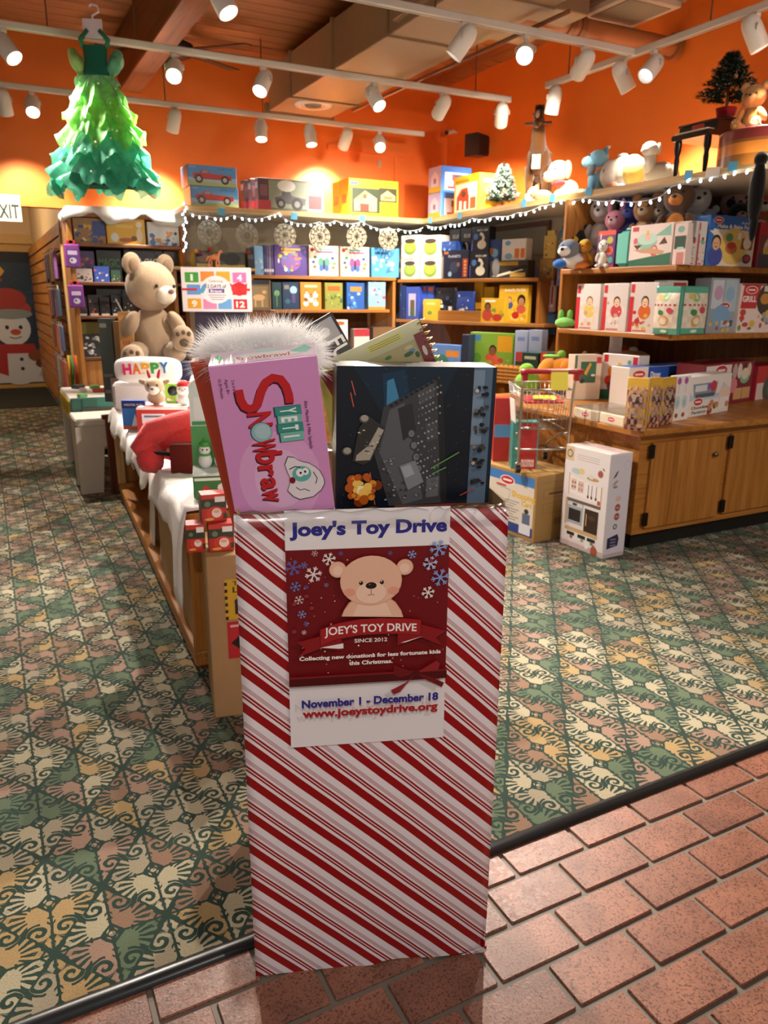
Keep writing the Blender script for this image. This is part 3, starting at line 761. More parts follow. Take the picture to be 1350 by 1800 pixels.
# ---- toys standing in the carton
def leaning(name, label, cat, back, px_tl, px_tr, px_bl, thick, drop, lean=0.0, mat='card', col='#ffffff', group=None):
    """a flat box whose front face has the given corner pixels on a plane parallel to the carton front; drop = how far it reaches below the bl pixel"""
    up = Vector((0, 0, 1))*math.cos(lean)+CN*math.sin(lean); nrm = CU.cross(up); p0 = CMID+CB*back+Vector((0, 0, CH))
    def q(px):
        v = onP(*px, p0, nrm)-p0; return Vector((v.dot(CU), v.dot(up), 0))
    a, b_, c = q(px_tl), q(px_tr), q(px_bl)
    d = (b_-a); wv = d.length; ang = math.atan2(d.y, d.x); hv = (a-c).length+drop
    base = a-Vector((-math.sin(ang), math.cos(ang), 0))*hv+d/2
    o = thing(name, label, cat, tuple(p0+CU*base.x+up*base.y), 0, group)
    o.rotation_mode = 'QUATERNION'
    o.rotation_quaternion = (Matrix.Rotation(CROT, 3, 'Z') @ Matrix.Rotation(lean, 3, 'X') @ Matrix.Rotation(-ang, 3, 'Y')).to_quaternion()
    MB(col).bbox((-wv/2, 0, 0), (wv/2, thick, hv), .0015).build('box_body', mat, o)
    return o, wv, hv
INS = dict(group='toys in the donation carton')
# pink game box
o, wv, hv = leaning('pink_game_box', 'pink snowball game box leaning in the carton', 'game box', .020, (365, 645), (557, 624), (407, 893), .075, .10, R(11), 'gloss', '#dda0d0', **INS)
pr = PR(wv, hv, .0003)
pr.rect(.005, .003, .995, .997, '#d592c8'); pr.ell(.5, .42, .40, .50, '#dca4d2', 24); pr.ell(.5, .42, .25, .32, '#e2b6da', 24)
vis = (hv-.10)/hv                                                  # visible part of the height
def V(y): return 1-(1-y)*1.0
top = lambda t: 1-t*vis                                            # t: 0 at the top, 1 at the carton rim
# lettering runs downwards (turned a quarter to the right)
def vtext(s, x, t, size, c, fit, bold=.03, sh=True):
    vs, fs, wd = text_tris(s, bold, 0.0); pr.k += 1
    kx = fit*vis*hv/wd; ky = size*wv/.72
    for dx, dy, col in (((.010, -.006, '#3d1a2c'),) if sh else ())+((0, 0, c),):
        pr.k += 1; y = -pr.dz*pr.k; out = [((x-.5)*wv+(b*ky-.36*ky)-dx*wv, y, top(t)*hv-a*kx+dy*hv) for a, b in vs]
        f2 = []
        for f in fs:
            a, b, d = out[f[0]], out[f[1]], out[f[2]]; f2.append(f if (b[0]-a[0])*(d[2]-a[2])-(b[2]-a[2])*(d[0]-a[0]) > 0 else tuple(reversed(f)))
        pr.b.add(out, f2, col, False)
# the tall snaking S
Sp = [(.20,.17),(.205,.24),(.23,.285),(.27,.305),(.32,.30),(.36,.27),(.41,.19),(.46,.14),(.53,.115),(.60,.13),(.64,.18),(.655,.24),(.655,.295)]
Sp = [(x+.04, top(t)) for x, t in Sp]
pr.line([(x-.012, y-.008) for x, y in Sp], .085, '#3d1a2c'); pr.line(Sp, .080, '#c2262c')
vtext('N', .40, .385, .22, '#c2262c', .10)
pr.ell(.385, top(.475), .105, .105, '#2f5a60', 22); pr.ell(.39, top(.475), .098, .098, '#8fb9bf', 22); pr.ell(.40, top(.47), .075, .075, '#a9c9cf', 20)
vtext('W', .40, .575, .22, '#c2262c', .10); vtext('b', .435, .66, .25, '#c2262c', .085); vtext('r', .41, .755, .20, '#c2262c', .09); vtext('a', .415, .85, .20, '#c2262c', .09); vtext('w', .42, .94, .22, '#c2262c', .10)
# teal blocks
for k, (t, ch) in enumerate(((.345, 'Y'), (.405, 'E'), (.465, 'T'), (.525, 'I'))):
    c = ('#3b9186', '#74b9ae')[k % 2]; d = (.014, 0, .012, -.002)[k]
    pr.rect(.545-d+.0, top(t+.036), .78+d*.6, top(t-.033), '#27504f'); pr.rect(.56-d, top(t+.034), .785+d*.6, top(t-.030), c); vtext(ch, .672, t, .15, '#f0f3f2', .036 if ch != 'I' else .012, .03, False)
vtext('Alex Mackey & Mike Spalajda', .845, .46, .034, '#3d2a38', .34, .0, False)
for x, s_, tt in ((.175, '2 to 6 brawlers', .165), (.115, 'Ages 8+', .14), (.055, '10-20 Minutes', .15)): vtext(s_, x+.03, tt, .030, '#4f3346', .10 if len(s_) < 9 else .13, .0, False)
# white furry beast peeking from the right
fur = [(.56,.72),(.60,.665),(.66,.675),(.70,.70),(.74,.715),(.80,.73),(.86,.765),(.90,.80),(.93,.86),(.93,.90),(.89,.945),(.80,.99),(.66,.998),(.60,.97),(.55,.92),(.60,.84),(.575,.78)]
pr.poly([(x, top(t)) for x, t in fur], '#241f28'); pr.poly([(.735+(x-.735)*.965, top(.85+(t-.85)*.965)) for x, t in fur], '#e6dde3')
pr.ell(.715, top(.805), .095, .085, '#62b3ae', 18); pr.ell(.70, top(.795), .040, .045, '#f4f0f2', 12); pr.ell(.755, top(.79), .032, .040, '#f4f0f2', 12)
pr.ell(.705, top(.797), .012, .014, '#241f28', 8); pr.ell(.75, top(.792), .012, .014, '#241f28', 8)
pr.ell(.615, top(.845), .030, .036, '#7c1c24', 12); pr.line([(.64, top(.90)), (.68, top(.925)), (.72, top(.92)), (.77, top(.94))], .008, '#241f28')
pr.line([(.83, top(.80)), (.86, top(.85)), (.84, top(.89))], .008, '#241f28'); pr.line([(.60,top(.76)),(.66,top(.745)),(.71,top(.755))], .010, '#241f28')
pr.put('front_print', o)
tp = PR(wv, .075)
tp.rect(.01, .03, .99, .97, '#e6d4e4'); tp.ell(.52, .45, .36, .10, '#f4f2f4', 24); tp.text('Snowbrawl', .5, .35, .26, '#cf3a3a', fit=.5)
tp.poly([(.03,.2),(.09,.15),(.13,.5),(.08,.8),(.04,.6)], '#63c08d'); tp.poly([(.75,.5),(.9,.3),(.97,.6),(.9,.9)], '#7fd0bd'); tp.ell(.55, .75, .13, .05, '#bfe6e2', 16)
tp.put('top_print', o, (0, 0, hv), (R(-90), 0, 0))
# orange box behind the pink one
o, wv, hv = leaning('orange_box', 'plain orange-red box half hidden behind the pink game box', 'box', .105, (334, 637), (480, 610), (384, 893), .04, .08, R(6), 'card', '#b8401c', **INS)
MB('#a5381a').box((-wv/2+.004, -.001, .01), (wv/2-.004, 0, hv-.012)).build('lid_edge', 'card', o)
# dark space-ship construction set
o, wv, hv = leaning('dark_space_set_box', 'dark blue construction set box with grey spaceship picture in the carton', 'toy box', .070, (592, 643), (874, 646), (594, 890), .085, .06, R(1), 'gloss', '#2a2c2b', **INS)
pr = PR(wv, hv, .00025); vis = (hv-.06)/hv; top = lambda t: 1-t*vis
pr.rect(.004, .003, .997, .997, '#0c1520'); pr.poly([(.1,top(0)),(.75,top(0)),(.55,top(.5)),(.3,top(.35))], '#0e2233'); pr.poly([(.28,top(.05)),(.42,top(.02)),(.47,top(.28)),(.30,top(.3))], '#12304a')
pr.poly([(.31,top(.1)),(.35,top(.08)),(.40,top(.27)),(.31,top(.28))], '#3f7ea3')
pr.rect(.855, top(1.0), .975, top(0), '#52687e'); pr.rect(.855, top(.55), .925, top(.02), '#73889c'); pr.rect(.975, top(1.2), 1.0, top(0), '#10202f')
rg = random.Random(2)
for k in range(50): pr.ell(rg.random()*.85, rg.uniform(.2, 1), .0015, .0015, '#9fb4c4', 5)
for x0, y0, x1, y1 in ((.09,.10,.115,.20), (.085,.18,.105,.28), (.215,.75,.25,.99)): pr.line([(x0, top(y0)), (x1, top(y1))], .006, '#c65a40')
# a generic grey brick-built wedge ship
pr.poly([(.29,top(.28)),(.64,top(.06)),(.70,top(.98)),(.34,top(1.0)),(.24,top(.62))], '#3a3b3f')
pr.poly([(.62,top(.10)),(.655,top(.06)),(.72,top(.97)),(.68,top(.98))], '#1f2023')
pr.poly([(.33,top(.30)),(.42,top(.25)),(.56,top(.95)),(.43,top(.99)),(.27,top(.60))], '#55565c')
pr.poly([(.38,top(.29)),(.47,top(.25)),(.50,top(.45)),(.42,top(.52))], '#2b2c30')
pr.poly([(.50,top(.18)),(.60,top(.11)),(.61,top(.2)),(.52,top(.27))], '#4a4b50'); pr.poly([(.56,top(.40)),(.63,top(.37)),(.64,top(.50)),(.57,top(.53))], '#48494e'); pr.poly([(.58,top(.80)),(.66,top(.78)),(.66,top(.93)),(.58,top(.94))], '#5f6066')
for k in range(4): pr.ell(.47+k*.018, top(.47+k*.085), .026, .030, '#2a2b2e', 12); pr.ell(.472+k*.018, top(.468+k*.085), .020, .023, '#6c6d72', 12)
for i in range(16):
    for j in range(7):
        x = .515+j*.022+rg.uniform(-.003, .003); t = .20+i*.048-j*.012
        if t < .97 and x < .675 and rg.random() < .8: pr.ell(x, top(t), .0075, .0075, rg.choice(('#717278', '#85868b', '#595a5f', '#96979c')), 7)
for k in range(10): x = .33+k*.031; pr.rect(x, top(.275-k*.0205), x+.018, top(.262-k*.0205), '#17181a')
pr.poly([(.40,top(.70)),(.50,top(.66)),(.56,top(.82)),(.46,top(.88))], '#7b7d84'); pr.poly([(.41,top(.71)),(.47,top(.69)),(.50,top(.76)),(.44,top(.79))], '#9a9ca3')
for k in range(26): x, t = .28+rg.random()*.17, .62+rg.random()*.35; pr.rect(x, top(t), x+.014, top(t-.012), rg.choice(('#6c6e75', '#8b8d95', '#2c2d31')))
# small pale hull
pr.poly([(.11,top(.60)),(.14,top(.42)),(.20,top(.34)),(.27,top(.40)),(.30,top(.43)),(.22,top(.66)),(.17,top(.69)),(.10,top(.66))], '#2f2e2c'); pr.poly([(.20,top(.55)),(.26,top(.42)),(.295,top(.44)),(.21,top(.655)),(.12,top(.66)),(.125,top(.62))], '#a39c8c')
for x, t in ((.17,.36), (.065,.59)): pr.ell(x, top(t), .030, .026, '#57544d', 14); pr.ell(x+.003, top(t-.004), .024, .020, '#9d978a', 14)
for k in range(22): x = .13+rg.random()*.14; t = .44+rg.random()*.2; pr.rect(x, top(t), x+.016, top(t-.008), rg.choice(('#5d584e', '#c6bfae', '#37352f')))
# fireball
for k in range(46):
    a = rg.random()*6.28; q = rg.random()**.6; x = .165+q*.10*math.cos(a); t = .87+q*.11*math.sin(a); r = .012+rg.random()*.024
    pr.ell(x, top(t), r, r, ('#7a2f0c', '#b5561a', '#d98a2a', '#f0c15a', '#f9ecb8')[min(4, int((1-q)*4+rg.random()*1.6))], 9)
for a, b2 in (((.60,.72),(.78,.60)), ((.61,.76),(.70,.71))): pr.line([(a[0], top(a[1])), (b2[0], top(b2[1]))], .007, '#5f9a4a')
# column of small dark figures
for k, t in enumerate((.16, .30, .42, .56, .68, .82)):
    for q in range(7): pr.ell(.915+rg.uniform(-.038, .038), top(t+rg.uniform(-.03, .03)), rg.uniform(.008, .02), rg.uniform(.008, .016), rg.choice(('#14171b', '#1f2429', '#0e1013', '#3a3632')), 8)
    pr.ell(.875, top(t), .013, .012, ('#b9b4ac', '#6c5a44', '#4a4238', '#8b6a50', '#c09a7a', '#16181b')[k], 9)
pr.line([(.80, top(.92)), (.89, top(.87))], .008, '#a03a34')
pr.put('front_print', o, mat='gloss')
sp_ = PR(.095, hv); sp_.rect(.02, .02, .98, .98, '#4a4a40'); sp_.rect(.2, .5, .8, .9, '#3c3d36'); sp_.put('side_print', o, (-wv/2, .0475, 0), (0, 0, R(-90)))
# book of stickers with spiral binding in a clear sleeve
o, wv, hv = leaning('spiral_activity_book', 'spiral-bound activity book in a clear sleeve sticking up from the carton', 'book', .235, (562, 640), (735, 560), (620, 760), .016, .22, R(-2), 'card', '#cfc9a8', **INS)
pr = PR(wv, hv, .0003); vb = .13/hv; Y = lambda t: 1-t*vb
pr.rect(0, 0, 1, 1, '#c9c7a2'); pr.rect(.45, Y(.17), .80, Y(.06), '#d4cc6e')
for k in range(3): pr.rect(.47, Y(.15-k*.03), .78, Y(.14-k*.03), '#8a8648')
rg = random.Random(5)
pr.rect(.12, Y(2.2), .90, Y(.24), '#b9ad7c')
for k in range(60): pr.ell(.15+rg.random()*.72, Y(.28+rg.random()*1.1), rg.uniform(.02, .05), rg.uniform(.012, .03), rg.choice(('#4c8a4a', '#c07a52', '#5d97b8', '#3b4f86', '#d9c9a0', '#7a3a2c', '#e0b04c', '#3f7a3c', '#2f5f30')), 9)
pr.poly([(.15,Y(.34)),(.34,Y(.26)),(.46,Y(.36)),(.44,Y(.62)),(.38,Y(.52)),(.24,Y(.55)),(.17,Y(.70))], '#c98560'); pr.rect(.02, Y(.70), .13, Y(.46), '#4a4a94'); pr.rect(-.0, Y(1.4), .10, Y(1.0), '#8a5a3c')
pr.rect(.90, Y(2.4), 1, Y(.18), '#7b1f22'); pr.ell(.945, Y(.45), .02, .05, '#d8cfc0', 10)
pr.put('cover_print', o)
mb = MB('#c9a85c')
for k in range(20): z = hv*(.98-k*.034); mb.tube([(wv/2-.006, -.004, z), (wv/2+.004, -.010, z+.001), (wv/2+.012, .004, z+.002), (wv/2+.006, .020, z+.002), (wv/2-.006, .020, z+.002)], .0013, 5)
mb.build('spiral_binding', 'metal', o)
mb = MB('#fbf8f2'); n = 10; vs = []
for i in range(n+1):
    for j in range(n+1):
        x = -wv/2-.006+(wv+.045)*i/n; z = hv*.25+(hv*.77+.018)*j/n; vs.append((x, -.008-.006*math.sin(i*1.7+j*.9)**2, z))
mb.add(vs, [(i*(n+1)+j, (i+1)*(n+1)+j, (i+1)*(n+1)+j+1, i*(n+1)+j+1) for i in range(n) for j in range(n)], smooth=True)
mb.build('clear_sleeve', 'film', o)

# black slim box with white lettering
o, wv, hv = leaning('black_slim_box', 'slim black box with white sideways lettering leaning behind the pink game', 'game box', .29, (537, 575), (583, 548), (580, 690), .045, .25, R(-2), 'card', '#2b2a2c', **INS)
pr = PR(wv, hv, .0003); pr.rect(0, 0, 1, 1, '#2e2d30'); pr.rect(.12, .87, .9, .985, '#a5a5a8'); pr.ell(.45, .93, .2, .16, '#d6d6d8', 10)
pr.rect(.1, .2, .38, .82, '#5a1c24')
vs_ = text_tris('FUN', .03)[0]
pr.text('FUN', .66, .79, .09, '#eceaea', fit=1.2, rot=R(-90))
pr.put('front_print', o)
# lime and orange box between pink and dark boxes
o, wv, hv = leaning('lime_box', 'lime green and orange box edge wedged between pink and dark boxes', 'toy box', .165, (560, 655), (640, 640), (592, 890), .05, .10, R(-2), 'card', '#a9b04a', **INS)
pr = PR(wv, hv, .0003); pr.rect(0, 0, 1, .45, '#c9772f'); pr.rect(0, .45, 1, 1, '#a9b04a'); pr.poly([(0,1),(.3,1),(.5,.82),(.3,.80)], '#7e1d22'); pr.text('BEST', .33, .62, .035, '#3a3a22', fit=.3, rot=R(-90)); pr.put('front_print', o)
# low red-brown game lying flat near the right corner of the carton
q = CMID+CU*(h-.10)+CB*.055
o = thing('flat_game_box', 'brown and red game box lying low inside the carton corner', 'game box', (q.x, q.y, CH-.045), CROT+R(6), 'toys in the donation carton')
MB('#7a4a2c').bbox((-.085, -.008, 0), (.085, .20, .035), .0015).build('box_body', 'card', o)
pr = PR(.165, .19, .0003); pr.rect(0, 0, 1, 1, '#6b3a24')
for k in range(14): pr.rect(rg.random()*.9, rg.random()*.9, rg.random()*.9+.1, rg.random()*.9+.1, rg.choice(('#b08a4a', '#8a2a2c', '#4a3a5a', '#c9a86a')))
pr.put('top_print', o, (0, 0, .035), (R(-90), 0, 0))
# white fluffy fur toy on top
def fur_tuft(mb, base, rx, ry, rz, n, ln, seed, c0='#ffffff'):
    rg = random.Random(seed)
    for k in range(n):
        a = rg.random()*2*PI; t = math.asin(rg.uniform(-.55, 1)); d = Vector((math.cos(t)*math.cos(a), math.cos(t)*math.sin(a), math.sin(t)))
        p = Vector(base)+Vector((d.x*rx, d.y*ry, d.z*rz)); d = (d+Vector((rg.uniform(-.7, .7), rg.uniform(-.7, .7), rg.uniform(-.35, .7)))).normalized()
        L = ln*rg.uniform(.45, 1.15); s = d.orthogonal().normalized()*.0006; m = p+d*L*.55+Vector((0, 0, -.003)); e = p+d*L+Vector((0, 0, -.006))
        s2 = d.cross(s)
        mb.add([p-s, p+s, m+s*.7, m-s*.7, e], [(0, 1, 2, 3), (3, 2, 4)], c0, True)
fc = Vector((*cfront(455, 612, .085), 0))
ft = thing('white_fur_hat', 'fluffy white long-haired fur toy lying behind the pink box', 'plush toy', tuple(CMID+CB*.115+CU*fc.x+Vector((0, 0, fc.y-.035))), CROT, 'toys in the donation carton')
MB('#fbf9f6').ell((0, 0, .018), (.085, .042, .034), n=20, h=12).build('fur_core', 'plush', ft)
mb = MB(); fur_tuft(mb, (-.025, 0, .02), .060, .040, .032, 3000, .046, 1); fur_tuft(mb, (.035, 0, .024), .055, .040, .032, 3000, .046, 2)
o = mb.build('long_fur', 'fur', ft, kind='stuff')
MB('#8a7a5c').tube([(-.012, -.052, .024), (.02, -.056, .030), (.055, -.053, .030)], .0035, 6).build('brow_line', 'plush', ft)
for s in (-1, 1):
    MB('#a9d4d2').ell((.02+s*.022, -.054, .006), (.024, .008, .010)).build('eye_patch', 'plush', ft)
    MB('#33353a').ell((.02+s*.022, -.060, .001), (.012, .004, .0035)).build('pupil', 'plastic', ft)
# ================================================================== packages and plush: shared builders
def pack(name, label, cat, pos, rotz, w_, h_, d_, body='#ffffff', art=None, side=None, group=None, mat='gloss', top=None, rnd=None, rside=None):
    """a printed package: base centre of its front face at pos, front facing local -y"""
    o = thing(name, label, cat, tuple(pos), rotz, group)
    MB(body).bbox((-w_/2, 0, 0), (w_/2, d_, h_), min(.003, w_*.05)).build('box_body', mat, o)
    if art:
        pr = PR(w_*.985, h_*.985); art(pr, random.Random(rnd or label)); pr.put('front_print', o, (0, 0, h_*.007))
    if side:
        sp = PR(d_*.96, h_*.97); side(sp, random.Random(label+'s')); sp.put('side_print', o, (-w_/2, d_/2, h_*.01), (0, 0, R(-90)))
    if rside:
        sp = PR(d_*.96, h_*.97); rside(sp, random.Random(label+'r')); sp.put('side_print', o, (w_/2, d_/2, h_*.01), (0, 0, R(90)))
    if top:
        tp = PR(w_*.97, d_*.95); top(tp, random.Random(label+'t')); tp.put('top_print', o, (0, d_*.02, h_), (R(-90), 0, 0))
    return o
def on_line(p0, d, z, x0, x1, ytop, back=0.0):
    """base centre, width, height and turn of something whose front stands on the line p0 + s d at height z between image columns x0 and x1"""
    d = Vector((d[0], d[1], 0)).normalized(); nb = Vector((-d.y, d.x, 0))      # nb points to the back of the thing
    q = Vector((p0[0], p0[1], 0))+nb*back
    a = line_at(x0, q, d, z); b = line_at(x1, q, d, z); c = (a+b)/2
    return c, abs((b-a).dot(d)), max(.02, z_at(ytop, c)-z), math.atan2(d.y, d.x)
def row(items, p0, d, z, group, name=None, mat='gloss'):
    """items: (x0, x1, ytop, depth, body, art, name, label, cat[, back[, side]])"""
    out = []
    for it in items:
        x0, x1, yt, dp, body, art, nm, lb, cat = it[:9]; back = it[9] if len(it) > 9 else 0; side = it[10] if len(it) > 10 else None
        c, w_, h_, rz = on_line(p0, d, z, x0, x1, yt, back); out.append(pack(nm, lb, cat, c, rz, w_*.97, h_, dp, body, art, side, group, mat))
    return out
def on_top(z, a, b, ytop):
    """base edge given by two pixels on the level z"""
    p = onZ(*a, z); q = onZ(*b, z); c = (p+q)/2; d = q-p; return c, d.length, z_at(ytop, c)-z, math.atan2(d.y, d.x)
# ---- pictures for packages
SKIN = ('#e3b48f', '#c98e66', '#8a5a3c', '#efc8a6')
def person(pr, x, y, s, skin, hair, shirt):
    k = pr.w/pr.h
    pr.ell(x, y-.9*s*k, s*.85, s*.75, shirt, 14); pr.ell(x, y+.12*s*k, s*.52, s*.56, hair, 14); pr.ell(x, y, s*.42, s*.48, skin, 14)
    for q in (-1, 1): pr.ell(x+q*.15*s, y+.04*s*k, s*.05, s*.06, '#2a1c16', 6)
    pr.ell(x, y-.22*s*k, s*.15, s*.06, '#a8483c', 8)
def A_blobs(bg, cols, n=26, title=None, tc='#ffffff', ty=.86, ts=.10, tf=.7, band=None, lo=.05, hi=.78, rmin=.03, rmax=.10):
    def f(pr, rg):
        pr.rect(0, 0, 1, 1, bg)
        if band: pr.rect(0, band[0], 1, band[1], band[2])
        for k in range(n):
            x, y = rg.uniform(.06, .94), rg.uniform(lo, hi); r = rg.uniform(rmin, rmax); c = rg.choice(cols); q = rg.random()
            if q < .5: pr.ell(x, y, r, r*rg.uniform(.5, 1.2), c, 12, rg.random()*3)
            elif q < .8: pr.rect(max(0, x-r), max(0, y-r*.6), min(1, x+r), min(1, y+r*.6), c)
            else: pr.poly([(x-r, y-r*.7), (x+r, y-r*.5), (x+rg.uniform(-r, r), y+r)], c)
        if title: pr.text(title, .5, ty, ts, tc, fit=tf, bold=.03)
    return f
def A_kid(bg, shirt, acc, hair='#3a2418', skin=0, title=None, tc='#ffffff', side='l', band=None, px=None, head=.16):
    def f(pr, rg):
        pr.rect(0, 0, 1, 1, bg)
        for k in range(10):
            x, y = rg.uniform(.1, .9), rg.uniform(.08, .6); r = rg.uniform(.04, .12); pr.ell(x, y, r, r*.8, rg.choice(acc), 12)
        x = px or (.3 if side == 'l' else .68); person(pr, x, .60, head*1.6, SKIN[skin], hair, shirt)
        for k in range(7):
            x, y = rg.uniform(.35, .92), rg.uniform(.06, .42); r = rg.uniform(.03, .09); pr.ell(x, y, r, r*.7, rg.choice(acc), 12)
        if band: pr.rect(*band)
        if title: pr.text(title, .5, .88, .09, tc, fit=.75, bold=.03)
    return f
def oval(pr, x, y, r, c='#c62a30'): r *= .8; pr.ell(x, y, r*1.12, r*.50, '#f4eeee', 16); pr.ell(x, y, r, r*.42, c, 16); pr.rect(x-r*.65, y-.10*r*pr.w/pr.h, x+r*.65, y+.10*r*pr.w/pr.h, '#f2e4e2')
def A_seq(*fs):
    def f(pr, rg):
        for g in fs: g(pr, rg)
    return f
def A_lines(x, y0, n, wd, c, dy=.03, t=.010):
    def f(pr, rg):
        for k in range(n): pr.rect(x, y0-k*dy, x+wd*rg.uniform(.6, 1), y0-k*dy+t, c)
    return f
def A_oval(x, y, r): return lambda pr, rg: oval(pr, x, y, r)
def A_rect(x0, y0, x1, y1, c): return lambda pr, rg: pr.rect(x0, y0, x1, y1, c)
def A_ell(x, y, rx, ry, c): return lambda pr, rg: pr.ell(x, y, rx, ry, c)
def A_text(s, x, y, sz, c, fit, rot=0, bold=.02): return lambda pr, rg: pr.text(s, x, y, sz, c, fit=fit, rot=rot, bold=bold)
def A_poly(p, c): return lambda pr, rg: pr.poly(p, c)
# ---- plush
def part(o, name, col, *ells, mat='plush'):
    mb = MB(col)
    for e in ells: mb.ell(*e, n=14, h=10)
    return mb.build(name, mat, o)
def eyes(o, head_c, dx, y, z, r, col='#17110e'):
    for q in (-1, 1): part(o, 'eye', col, ((head_c[0]+q*dx, y, z), (r, r*.6, r)), mat='gloss')
def sitting_bear(name, label, pos, rotz, s, fur, muzzle, pads, group=None, legs=True, scarf=None, tilt=0, nose='#4a342a', ear_in=None, turn=0, feet=None):
    """a seated plush bear facing local -y, s = seated height"""
    o = thing(name, label, 'plush toy', pos, rotz, group)
    body = part(o, 'body', fur, ((0, 0, .26*s), (.20*s, .17*s, .27*s)))
    hd = part(o, 'head', fur, ((0, -.03*s, .70*s), (.25*s, .22*s, .23*s), (0, tilt, 0)))
    ft_ = feet or {-1: (0, 0, 0), 1: (0, 0, 0)}
    for q in (-1, 1):
        e = part(hd, 'ear', fur, ((q*.20*s, .0, .90*s), (.10*s, .05*s, .10*s))); part(e, 'inner_ear', ear_in or muzzle, ((q*.20*s, -.035*s, .895*s), (.065*s, .03*s, .065*s)))
        part(o, 'arm', fur, ((q*.22*s, -.08*s, .34*s), (.075*s, .10*s, .17*s), (R(35), q*R(-28), 0)))
        lg = part(o, 'leg', fur, ((q*.17*s, -.20*s, .10*s), (.095*s, .20*s, .10*s), (0, 0, q*R(14))))
        fx, fy, fz = (v*s for v in ft_[q]); part(o, 'foot', fur, ((q*.20*s+fx, -.37*s+fy, .13*s+fz), (.105*s, .06*s, .125*s)))
        part(o, 'foot_pad', pads, ((q*.205*s+fx, -.418*s+fy, .10*s+fz), (.045*s, .02*s, .045*s)))
        for k in (-1, 0, 1): part(o, 'toe_pad', pads, ((q*.205*s+k*.05*s+fx, -.420*s+fy, .19*s-abs(k)*.012*s+fz), (.02*s, .014*s, .024*s)))
    mz = part(hd, 'muzzle', muzzle, ((0, -.235*s, .645*s), (.105*s, .08*s, .085*s)))
    part(mz, 'nose', nose, ((0, -.312*s, .685*s), (.035*s, .02*s, .024*s)))
    eyes(hd, (0, 0, 0), .105*s, -.232*s, .725*s, .018*s)
    if turn:
        pv = Vector((0, -.03*s, .66*s)); hd.matrix_local = Matrix.Translation(pv) @ Euler((R(6), 0, turn)).to_matrix().to_4x4() @ Matrix.Translation(-pv)
    if scarf: part(o, 'scarf', scarf, ((0, -.02*s, .49*s), (.20*s, .18*s, .05*s)))
    return o
def lump(name, label, pos, rotz, group, *spec, mat='plush', cat='plush toy'):
    """plush made of named ellipsoid parts: (part name, colour, centre, radii[, rotation])"""
    o = thing(name, label, cat, pos, rotz, group)
    for sp in spec:
        nm, c = sp[0], sp[1]; part(o, nm, c, (sp[2], sp[3]) if len(sp) < 5 else (sp[2], sp[3], sp[4]), mat='gloss' if nm in ('eye', 'nose') else mat)
    return o
# ================================================================== right side: counter, shelves, goods
CT = .66
# base cabinet
XR = 4.95
cab = thing('base_cabinet', 'long oak base cabinet with two hinged doors on the right', 'cabinet', (2.86, 2.745, 0))
mb = MB(); mb.box((0, 0, .095), (XR-2.862, 1.40, CT-.032)); mb.build('carcass', 'oak_x', cab)
MB('#141210').box((.05, .05, 0), (XR-2.862, 1.35, .094)).build('toe_kick', 'paint', cab)
def cab_door(tl, tr, bl_, hinges, knob=None):
    a = onY(*tl, 2.745); b = onY(*tr, 2.745) if tr else Vector((4.16, 0, 0)); c = onY(*bl_, 2.745)
    x0, x1, z0, z1 = (a.x+c.x)/2-2.86, b.x-2.86, c.z, a.z
    d = MB().bbox((x0, -.020, z0), (x1, -.001, z1), .004).build('door', 'oak_z', cab)
    for (zx, zz) in hinges:
        MB('#1d1815').bbox((x0-.022, -.026, zz-.035), (x0+.010, -.012, zz+.035), .003).build('hinge', 'metal_dark', d)
    if knob:
        k = onY(*knob, 2.725); m = MB('#7d7468'); m.T((k.x-2.86, -.02, k.z), (R(90), 0, 0)).lathe([(.001, .026), (.010, .025), (.014, .018), (.012, .010), (.006, .006), (.006, 0)], 16); m.build('knob', 'metal', d)
attr_mat('metal_dark', .45, metal=.6)
h1 = onY(1140, 793, 2.745).z; h2 = onY(1126, 912, 2.745).z
cab_door((1144, 778), (1272, 765), (1129, 928), ((0, h1), (0, h2)), (1254, 798))
h1 = onY(1279, 776, 2.745).z; h2 = onY(1264, 888, 2.745).z
cab_door((1284, 761), None, (1263, 902), ((0, h1), (0, h2)))
top = MB().bbox((2.775, 2.67, CT-.031), (XR-.002, 4.18, CT), .006).build('countertop', 'oak_y'); tag(top, 'orange oak countertop of the right display counter', 'countertop')
# shelf tower above the counter
SX, SY = 3.42, 3.15; Z1, Z2 = 1.085, 1.46
tw = thing('shelf_tower', 'oak corner shelving standing on the right counter', 'shelving', (SX, SY, CT))
for z in (Z1, Z2): MB().bbox((0, 0, z-.032-CT), (XR-SX-.002, .97, z-CT), .005).build('shelf', 'oak_y', tw)
MB().bbox((.02, .972, .001), (XR-SX-.002, 1.0, ZS-.04-CT), .004).build('end_panel', 'oak_z', tw)
MB().box((.75, .45, .001), (XR-SX-.002, .97, Z2-.033-CT)).build('inner_back', 'dark_z', tw)
MB().box((.80, .35, Z2+.001-CT), (XR-SX-.002, .971, ZS-.04-CT)).build('upper_back', 'dark_z', tw)
MB().bbox((.19, .21, Z2+.001-CT), (.799, .60, Z2+.10-CT), .004).build('rear_step', 'dark_x', tw)
